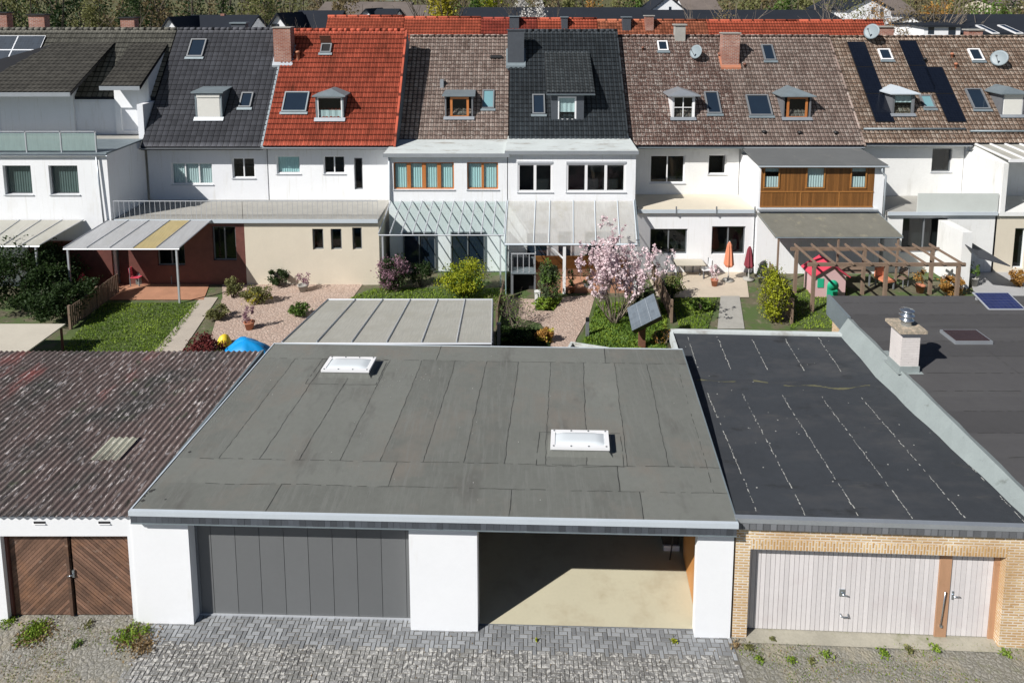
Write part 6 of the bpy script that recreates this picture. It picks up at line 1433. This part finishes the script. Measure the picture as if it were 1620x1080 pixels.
table(bx(500, 418), 1.6, .9, .74, 'pvc', 'white garden table on the pinkish paving before the cream wall'); chair(bx(470, 424), 'pvc', 1.2, 'white chair left of the white garden table'); chair(bx(530, 424), 'pvc', -1.3, 'white chair right of the white garden table'); chair(bx(505, 432), 'cushion', 3.1, 'dark chair in front of the white garden table')
table(bx(252, 440), 1.5, .8, .74, 'oldwood', 'brown timber table on the orange terrace'); chair(bx(280, 446), 'cushion', -1.2, 'dark chair right of the brown timber table'); chair(bx(218, 450), 'redp', 1.5, 'pinkish red chair left of the brown timber table')
table(bx(1350, 448), 1.4, .8, .72, 'oldwood', 'old timber table under the pergola'); chair(bx(1425, 452), 'oldwood', -1, 'wooden chair at the right side of the pergola')
for k, (u, v, r, h, m, lf, lb) in enumerate(((575, 430, .2, .35, 'terracotta', 'lf_green', 'terracotta pot with green plant at the right end of the cream wall'), (420, 415, .22, .4, 'terracotta', 'lf_olive', 'terracotta pot against the left part of the cream wall'), (545, 412, .18, .35, 'conc', 'lf_rust', 'grey pot with orange plant against the cream wall'), (395, 520, .22, .3, 'terracotta', 'lf_mauve', 'low terracotta pot with mauve flowers near the yellow tub'),
        (480, 460, .25, .3, 'conc', 'lf_mauve', 'grey bowl of mauve flowers on the pinkish paving'), (1040, 428, .2, .4, 'terracotta', 'lf_green', 'terracotta pot at the left end of the pale terrace'), (1130, 452, .18, .3, 'terracotta', 'lf_pink', 'pot of pink flowers at the front edge of the pale terrace'), (1205, 448, .2, .35, 'greyframe', 'lf_dark', 'dark pot right of the wine red parasol'),
        (1455, 462, .22, .35, 'terracotta', 'lf_rust', 'terracotta pot at the right foot of the pergola'), (1540, 452, .2, .4, 'conc', 'lf_green', 'grey pot beside the grey paved path'), (905, 462, .17, .3, 'terracotta', 'lf_dark', 'small terracotta pot at the edge of the terrace deck'), (930, 460, .2, .28, 'greyframe', 'lf_dark', 'dark pot on the terrace edge left of the magnolia'))):
    pot(bx(u, v), r, h, m, lf, lb)
pg = thing('pergola', PZ(1360, 470, 0), 'old timber pergola with open beams right of the yellow-green bush', 'pergola')
xa, xb, ya, yb_ = PZ(1262, 470, 0).x, PZ(1478, 470, 0).x, 30.6, 32.6
for x in (xa, (xa+xb)/2, xb):
    for y in (ya, yb_): b = MB(); b.box(x-.07, x+.07, y-.07, y+.07, -.05, 2.2); b.build('post', M['oldwood'], pg)
for y in (ya, yb_): b = MB(); b.box(xa-.3, xb+.3, y-.05, y+.05, 2.2, 2.36); b.build('beam', M['oldwood'], pg)
for i in range(9): x = xa+(xb-xa)*i/8; b = MB(); b.box(x-.03, x+.03, ya-.3, yb_+.3, 2.36, 2.46); b.build('rafter', M['oldwood'], pg)
q = PZ(1312, 470, 0); ph = thing('playhouse', q, 'pink and red playhouse with bright green door and shutters under the pergola', 'playhouse')
b = MB(); w_, d_ = .75, .6; b.box(q.x-w_, q.x+w_, q.y, q.y+2*d_, 0, 1.15); b.face([(q.x-w_, q.y, 1.15), (q.x+w_, q.y, 1.15), (q.x, q.y, 1.6)]); b.build('wall', mat('pale_pink_plastic', (.6, .4, .4), .5, .05), ph)
b = MB(); b.slab([(q.x-w_-.15, q.y-.15, 1.08), (q.x, q.y-.15, 1.66), (q.x, q.y+1.3, 1.66), (q.x-w_-.15, q.y+1.3, 1.08)], .05); b.slab([(q.x, q.y-.15, 1.66), (q.x+w_+.15, q.y-.15, 1.08), (q.x+w_+.15, q.y+1.3, 1.08), (q.x, q.y+1.3, 1.66)], .05); b.build('roof', M['redp'], ph)
b = MB(); b.lathe([(0, 0), (.26, 0), (.26, .02), (0, .02)], M=Matrix.Translation((q.x+.12, q.y-.02, .62)) @ Matrix.Rotation(R(90), 4, 'X'), n=20); b.box(q.x-.14, q.x+.38, q.y-.03, q.y-.005, 0, .62); b.build('door', M['greenp'], ph)
for x in (-.62, ): b = MB(); b.box(q.x+x, q.x+x+.3, q.y-.03, q.y-.005, .5, .95); b.build('shutter', M['greenp'], ph)
bench('garden_chair', 'salmon coloured garden chair under the pergola', bx(1400, 455), .6, .3, 'orange', cat='chair')
bench('garden_bench', 'dark bench against the wall behind the pergola', bx(1360, 428), 1.6, 0, 'cushion')
a, c = PY(1532, 375, 33.0), PY(1570, 418, 33.0)
b = MB(); b.hexa([(a.x, 32.2, a.z-.75), (c.x+.3, 32.2, a.z-1.2), (c.x+.3, 34.6, a.z-1.1), (a.x, 34.6, a.z-.1), (a.x, 32.2, a.z-.7), (c.x+.3, 32.2, a.z-1.15), (c.x+.3, 34.6, a.z-1.05), (a.x, 34.6, a.z-.05)])
tag(b.build('awning_panel', M['cushion'], base=(a.x, 33, 1.5)), 'dark slate-blue slanted panel beside the white wall on the right', 'awning')
for u, lb in ((1508, 'slim white wall end beside the slanted panel'),):
    q = PY(u, 400, 34.2); b = MB(); b.box(q.x-.25, q.x+.25, 33.2, 35.2, 0, 2.9); tag(b.build('wall_end', M['white2'], base=(q.x, 33.5, 0)), lb, 'wall')
# ================================================================== YARD WEEDS
def weed(u, v, r, n, m, label, m2=None):
    q = PZ(u, v, 0); P = rng.normal(size=(n, 3))*[r*.5, r*.5, 0]+[q.x, q.y, .02]; P[:, 2] += rng.random(n)*.05
    t = thing('weed_clump', (q.x, q.y, 0), label, 'weeds', 'weeds growing in the yard paving')
    leaves_obj('leaves', P, .06, rng.random(n), m, t, up=(0, 0, .5))
    if m2: P = rng.normal(size=(n, 3))*[r*.6, r*.5, 0]+[q.x+r*.3, q.y-r*.2, .02]; leaves_obj('dry_leaves', P, .06, rng.random(n), m2, t)
weed(52, 1000, .3, 500, 'lf_grass', 'large green weed clump before the left brown door leaf', 'lf_dry')
weed(205, 1005, .34, 350, 'lf_grass', 'large half-dry weed clump at the left edge of the grey pavers', 'lf_dry')
weed(228, 1022, .3, 300, 'lf_dry', 'brown dry weed patch below the half-dry clump')
weed(12, 985, .16, 130, 'lf_grass', 'small weed tuft at the left foot of the brown doors')
weed(122, 1020, .1, 60, 'lf_green', 'tiny weed tuft in the middle of the overgrown paving')
weed(232, 996, .08, 50, 'lf_grass', 'tiny green tuft at the foot of the first white pillar')
weed(140, 988, .12, 60, 'lf_olive', 'olive weed tuft below the door handle of the brown doors')
weed(1065, 1015, .06, 50, 'lf_lime', 'lime green tuft in the grey pavers near the right pillar')
for k, (u, v, r, lb) in enumerate(((1184, 1026, .1, 'weed tuft beside the left foot of the brick wall'), (1202, 1044, .1, 'second weed tuft below the left brick pillar'), (1252, 1046, .09, 'weed tuft below the left half of the pale door'), (1284, 1048, .07, 'small weed tuft left of the door middle'), (1308, 1038, .12, 'wider weed tuft below the pale door handles'), (1398, 1034, .14, 'yellowish weed tuft in front of the right half of the pale door'), (1440, 1030, .12, 'grassy tuft below the wooden door post'), (1480, 1028, .12, 'grassy tuft before the narrow side door'), (1590, 1034, .12, 'weed tuft at the foot of the right brick pillar'), (1222, 1012, .05, 'tiny weed at the sill of the pale door'))):
    weed(u, v, r, int(500*r)+15, 'lf_grass' if k % 3 else 'lf_olive', lb)
for k, (u, v, lb) in enumerate(((1182/1, 1006, 'x'),)): pass
weed(848, 1014, .02, 14, 'lf_lime', 'single yellow leaf cluster on the clean grey pavers'); weed(1164, 1022, .1, 70, 'lf_dry', 'brown dry tuft at the boundary of the grey pavers')
def litter(n, x0, x1, y0, y1, m):
    P = np.stack([rng.uniform(x0, x1, n), rng.uniform(y0, y1, n), np.full(n, .012)], 1); k = np.sin(P[:, 0]*2.3)+np.cos(P[:, 1]*5.1+P[:, 0]) > -.3; P = P[k]
    V, F, t = leaf_quads(P, .035, rng.random(len(P)), up=(0, 0, 2.5)); return tag(np_mesh('leaf_litter', V, F, t, M[m]), kind='stuff')
litter(1600, -12.5, -8.2, 12.4, 14.3, 'lf_dry'); litter(1500, -12.5, -8.2, 12.4, 14.3, 'lf_grass'); litter(1500, 4.9, 12, 12.3, 13.9, 'lf_dry'); litter(2600, 4.9, 12, 12.3, 13.9, 'lf_grass'); litter(350, -8.2, 4.9, 12.3, 14.1, 'lf_dry')
# ================================================================== FAR HOUSES
def gable_house(label, u0, u1, vr, ve, y, depth, axis, roofm='fardark', wallm='white', wins=0, chim=(), over=.3, skyl=(), dz=None):
    a, c = PY(u0, ve, y), PY(u1, ve, y); x0, x1 = a.x, c.x; ze = a.z; zr_ = PY((u0+u1)/2, vr, y if axis == 'y' else y+depth/2).z
    t = thing('distant_house', ((x0+x1)/2, y, 0), label, 'house', 'distant houses before the wood'); b = MB(); b.box(x0, x1, y, y+depth, -.1, ze)
    xm, ym = (x0+x1)/2, y+depth/2
    if axis == 'y':
        for yy, s_ in ((y, 1), (y+depth, -1)): p = [(x0, yy, ze), (x1, yy, ze), (xm, yy, zr_)]; b.face(p if s_ > 0 else p[::-1])
    else:
        for xx_, s_ in ((x0, -1), (x1, 1)): p = [(xx_, y, ze), (xx_, y+depth, ze), (xx_, ym, zr_)]; b.face(p if s_ > 0 else p[::-1])
    b.build('wall', M[wallm], t); b = MB(); o = over; th = .22
    if axis == 'y':
        k = (zr_-ze)/(xm-x0); b.slab([(x0-o, y-o, ze-k*o+.1), (xm, y-o, zr_+.1), (xm, y+depth+o, zr_+.1), (x0-o, y+depth+o, ze-k*o+.1)], th); b.slab([(xm, y-o, zr_+.1), (x1+o, y-o, ze-k*o+.1), (x1+o, y+depth+o, ze-k*o+.1), (xm, y+depth+o, zr_+.1)], th)
    else:
        k = (zr_-ze)/(ym-y); b.slab([(x0-o, y-o, ze-k*o+.1), (x1+o, y-o, ze-k*o+.1), (x1+o, ym, zr_+.1), (x0-o, ym, zr_+.1)], th); b.slab([(x0-o, ym, zr_+.1), (x1+o, ym, zr_+.1), (x1+o, y+depth+o, ze-k*o+.1), (x0-o, y+depth+o, ze-k*o+.1)], th)
    rf = b.build('roof', M[roofm], t)
    for (ua, ub, vt) in chim: p, q = PY(ua, vt, ym), PY(ub, vt, ym); b = MB(); b.box(p.x, q.x, ym-.3, ym+.3, zr_-1.2, p.z); b.build('chimney', M['chim'], rf)
    for (ua, va, ub, vb) in wins or (): r_ = px_rect(ua, va, ub, vb, y-.02); b = MB(); b.box(r_[0], r_[1], y-.05, y-.005, r_[2], r_[3]); b.build('window', M['skyglass'], t)
    if skyl:
        sl = Slope(y, ze+.12, ym, zr_+.12)
        for (ua, va, ub, vb) in skyl:
            p = sl.hit((ua+ub)/2, (va+vb)/2); w_ = (sl.hit(ub, va)-sl.hit(ua, va)).length; h_ = (sl.hit(ua, va)-sl.hit(ua, vb)).length; Mx = sl.mat(p)
            b = MB(); b.mbox(Mx, -w_/2, w_/2, -h_/2, h_/2, -.02, .12); k_ = b.build('roof_window', M['pvc'], rf); b = MB(); b.mbox(Mx, -w_/2+.15, w_/2-.15, -h_/2+.15, h_/2-.15, .12, .14)
            if False: pass
            b.build('roof_window_pane', M['skyglass'], rf)
    return t
gable_house('small distant white-gabled house with black roof seen above the anthracite roof', 256, 282, 28, 46, 88, 14, 'y')
gable_house('long black distant roof behind the anthracite roof, with a thin chimney', 283, 388, 25, 52, 92, 9, 'x', chim=((350, 356, 22),))
gable_house('distant white-gabled house with dark window behind the tall brick chimney', 422, 458, 22, 47, 80, 9, 'y', wins=((430, 38, 441, 46),))
gable_house('dark blue-black distant roof right of the white gable', 460, 528, 18, 50, 86, 9, 'x')
gable_house('tiny distant white gable with black roof above the red roof', 568, 590, 15, 27, 98, 12, 'y'); gable_house('short black distant roof beside the tiny white gable', 590, 622, 15, 27, 99, 9, 'x')
gable_house('long brownish-grey distant roof left of the yellow-green tree', 498, 640, 4, 26, 118, 16, 'x', roofm='farbrown', chim=())
gable_house('second long brownish-grey roof partly hidden by the yellow-green tree', 641, 700, 9, 26, 116, 14, 'x', roofm='farbrown')
gable_house('long dark flat-looking roof in the middle distance behind the red roofs', 728, 1030, 13, 34, 90, 12, 'x'); gable_house('dark middle-distance roof continuing to the right', 1032, 1336, 17, 36, 88, 12, 'x')
gable_house('white distant gable end left of the brown distant roof', 1028, 1086, -6, 17, 108, 10, 'y', wins=((1058, 11, 1062, 16),)); gable_house('brown distant roof with a white verge', 1086, 1140, -4, 18, 110, 10, 'x', roofm='farbrown')
gable_house('white distant gabled house behind thin bare trees on the right', 1340, 1410, -4, 14, 92, 12, 'y', wins=((1378, 12, 1384, 22), (1392, 14, 1398, 24))); gable_house('grey-walled distant house right of the white gable', 1411, 1448, -6, 20, 95, 12, 'x', roofm='farbrown')
gable_house('long dark roof with white roof windows at the right picture edge', 1500, 1700, 24, 52, 78, 14, 'x', skyl=((1556, 42, 1567, 53), (1592, 42, 1604, 53)), chim=())
gable_house('low white flat house left of the long dark roof on the right', 1462, 1520, 37, 41, 76, 6, 'x', wins=((1468, 42, 1478, 54), (1500, 43, 1512, 55)))
gable_house('pale distant house at the upper right edge inside the wood', 1570, 1640, -2, 6, 150, 10, 'x', wallm='cream', roofm='farbrown')
# ================================================================== TREES
tree('budding_tree', 'tree', 'bright yellow-green tree between the brown and dark distant roofs', tuple(PZ(698, 200, 0)*1)[:0] or (PY(698, 20, 78).x, 78, 0), 18.0, 2.9, 7000, .32, 'lf_ylw', lumps=30)
tree('blossom_tree', 'tree', 'white blossoming tree behind the slate chimney', (PY(850, 20, 76).x, 76, 0), 15.6, 2.4, 4200, .24, 'lf_white', lumps=26)
tree('blossom_tree', 'tree', 'smaller white blossoming tree at the top edge behind the dark roof', (PY(822, 6, 100).x, 100, 0), 17.0, 2.0, 2000, .3, 'lf_white', lumps=20)
tree('budding_tree', 'tree', 'lime green tree at the top edge above the dark roof', (PY(780, 4, 112).x, 112, 0), 18.5, 3.5, 3500, .4, 'lf_lime', lumps=26)
for k, (u, y, h, m, lb) in enumerate(((1352, 84, 14.5, 'lf_olive', 'thin bare tree before the white distant gable'), (1388, 82, 13.2, 'lf_rust', 'orange-leaved tree before the white distant gable'), (1446, 80, 14.8, 'lf_brown', 'bare brown tree right of the grey distant house'), (1478, 82, 14.5, 'lf_brown', 'bare brown tree above the low white flat house'), (1325, 96, 15.5, 'lf_olive', 'bare olive tree at the right end of the middle distance roof'), (465, 76, 12.0, 'lf_olive', 'small bare tree before the dark blue-black roof'), (1142, 80, 13.6, 'lf_brown', 'small bare tree in front of the middle distance roof'))):
    tree('bare_tree', 'tree', lb, (PY(u, 20, y).x, y, 0), h+1.5, 2.5, 1100, .24, m, depth=3, kids=3, group='bare trees among the distant houses', trunk='bark_l')
random.seed(44)
WHERE = ['above the olive grey roof', 'left of the small white-gabled distant house', 'above the right end of the long black distant roof', 'behind the long brownish-grey roof', 'right beside the bright yellow-green tree', 'behind the right half of the long dark roof', 'just left of the second tree left of the white gable end', 'left of the white distant gable end', 'directly behind the white distant gable end',
         'right of the brown distant roof with white verge', 'second tree right of the brown distant roof', 'above the big brick chimney', 'left of the lime green tree beside the white gabled house', 'next to the white gabled house behind bare trees', 'right of the grey-walled distant house', 'above the left end of the long dark right-hand roof', 'above the left white roof window of the long dark roof', 'above the right white roof window of the long dark roof', 'at the upper right picture corner']
spots_ = [(140, 118, 'lf_olive'), (215, 116, 'lf_dark'), (405, 104, 'lf_olive'), (545, 108, 'lf_brown'), (745, 108, 'lf_green'), (905, 108, 'lf_olive'), (935, 112, 'lf_rust'), (985, 110, 'lf_olive'), (1010, 116, 'lf_green'), (1155, 112, 'lf_brown'), (1190, 108, 'lf_olive'), (1235, 112, 'lf_green'), (1280, 108, 'lf_olive'), (1318, 112, 'lf_lime'), (1480, 100, 'lf_rust'), (1520, 106, 'lf_olive'), (1560, 102, 'lf_green'), (1600, 108, 'lf_olive'), (1640, 104, 'lf_brown')]
for i, (u, y, m) in enumerate(spots_):
    kind = {'lf_olive': 'olive green', 'lf_dark': 'dark green', 'lf_brown': 'brown budding', 'lf_green': 'fresh green', 'lf_rust': 'orange-brown', 'lf_lime': 'lime green'}[m]; where = WHERE[i]
    tree('distant_tree', 'tree', kind+' tree far back, '+where, (PY(u, 20, y).x, y, 0), random.uniform(15.2, 17.5), random.uniform(2.6, 3.6), 1500, .42, m, depth=2, kids=2, group='garden trees in the belt before the wood', lumps=22)
# the wood that closes the view: one mass
Ps = []; Ts = []; bt = MB()
fm = {'lf_dark': [], 'lf_brown': [], 'lf_olive': []}
random.seed(3)
for row, (y, n_, zt) in enumerate(((122, 44, 16.5), (138, 46, 19), (158, 44, 22), (185, 44, 26))):
    for i in range(n_):
        x = (-.98+1.96*(i+random.uniform(.1, .9))/n_)*y*1.0; 
        if row == 0 and -.32 < x/y < .75: continue
        h = zt*random.uniform(.8, 1.12); r = random.uniform(3.2, 5.5); k = ('lf_dark' if (x/y < -.4 and random.random() < .6) or random.random() < .15 else random.choice(('lf_brown', 'lf_olive', 'lf_brown')))
        P, T_ = blob_points((x, y, h*.52), (r, r, h*.5), 620, lumps=30, shell=.25); fm[k].append((P, T_*.45+.45*random.random()))
        bt.tube([(x, y, 0), (x+random.uniform(-.5, .5), y, h*.5), (x+random.uniform(-1, 1), y, h*.95)], [.3, .2, .05], 4, cap=False)
        for _ in range(5):
            z = h*random.uniform(.3, .7); a = random.uniform(0, 6.28); bt.tube([(x, y, z), (x+math.cos(a)*r*.8, y+math.sin(a)*r*.8, z+h*.25)], [.13, .03], 3, cap=False)
fp = [np.concatenate([q[0] for q in fm[k]]) for k in fm]; V = []; F = []; TT = []; MI = []; off = 0
for j, k in enumerate(fm):
    T_ = np.concatenate([q[1] for q in fm[k]]); v, f, t = leaf_quads(fp[j], .6, T_, aspect=.6); V.append(v); F.append(f+off); off += len(v); TT.append(t); MI.append(np.full(len(f), j))
nb = off; bv = np.array(bt.v)
F4 = np.array([f for f in bt.f if len(f) == 4])+off
V.append(bv); F.append(F4); TT.append(np.full(len(F4), .5)); MI.append(np.full(len(F4), 3))
wood = np_mesh('distant_wood', np.concatenate(V), np.concatenate(F), np.concatenate(TT), [M[k] for k in fm]+[M['bark']], mi=np.concatenate(MI)); tag(wood, kind='stuff')
# hill behind the wood
b = MB()
for i in range(40):
    x0_, x1_ = -600+30*i, -570+30*i; h_ = lambda x: 16+3*math.sin(x*.013)+2*math.sin(x*.031+1)
    b.face([(x0_, 200, 0), (x1_, 200, 0), (x1_, 290, h_(x1_)), (x0_, 290, h_(x0_))])
    b.face([(x0_, 290, h_(x0_)), (x1_, 290, h_(x1_)), (x1_, 600, h_(x1_)+2), (x0_, 600, h_(x0_)+2)])
tag(b.build('wooded_hill', mat('hill_scrub', (.09, .09, .035), .95, .5, .05, 0)), kind='structure')
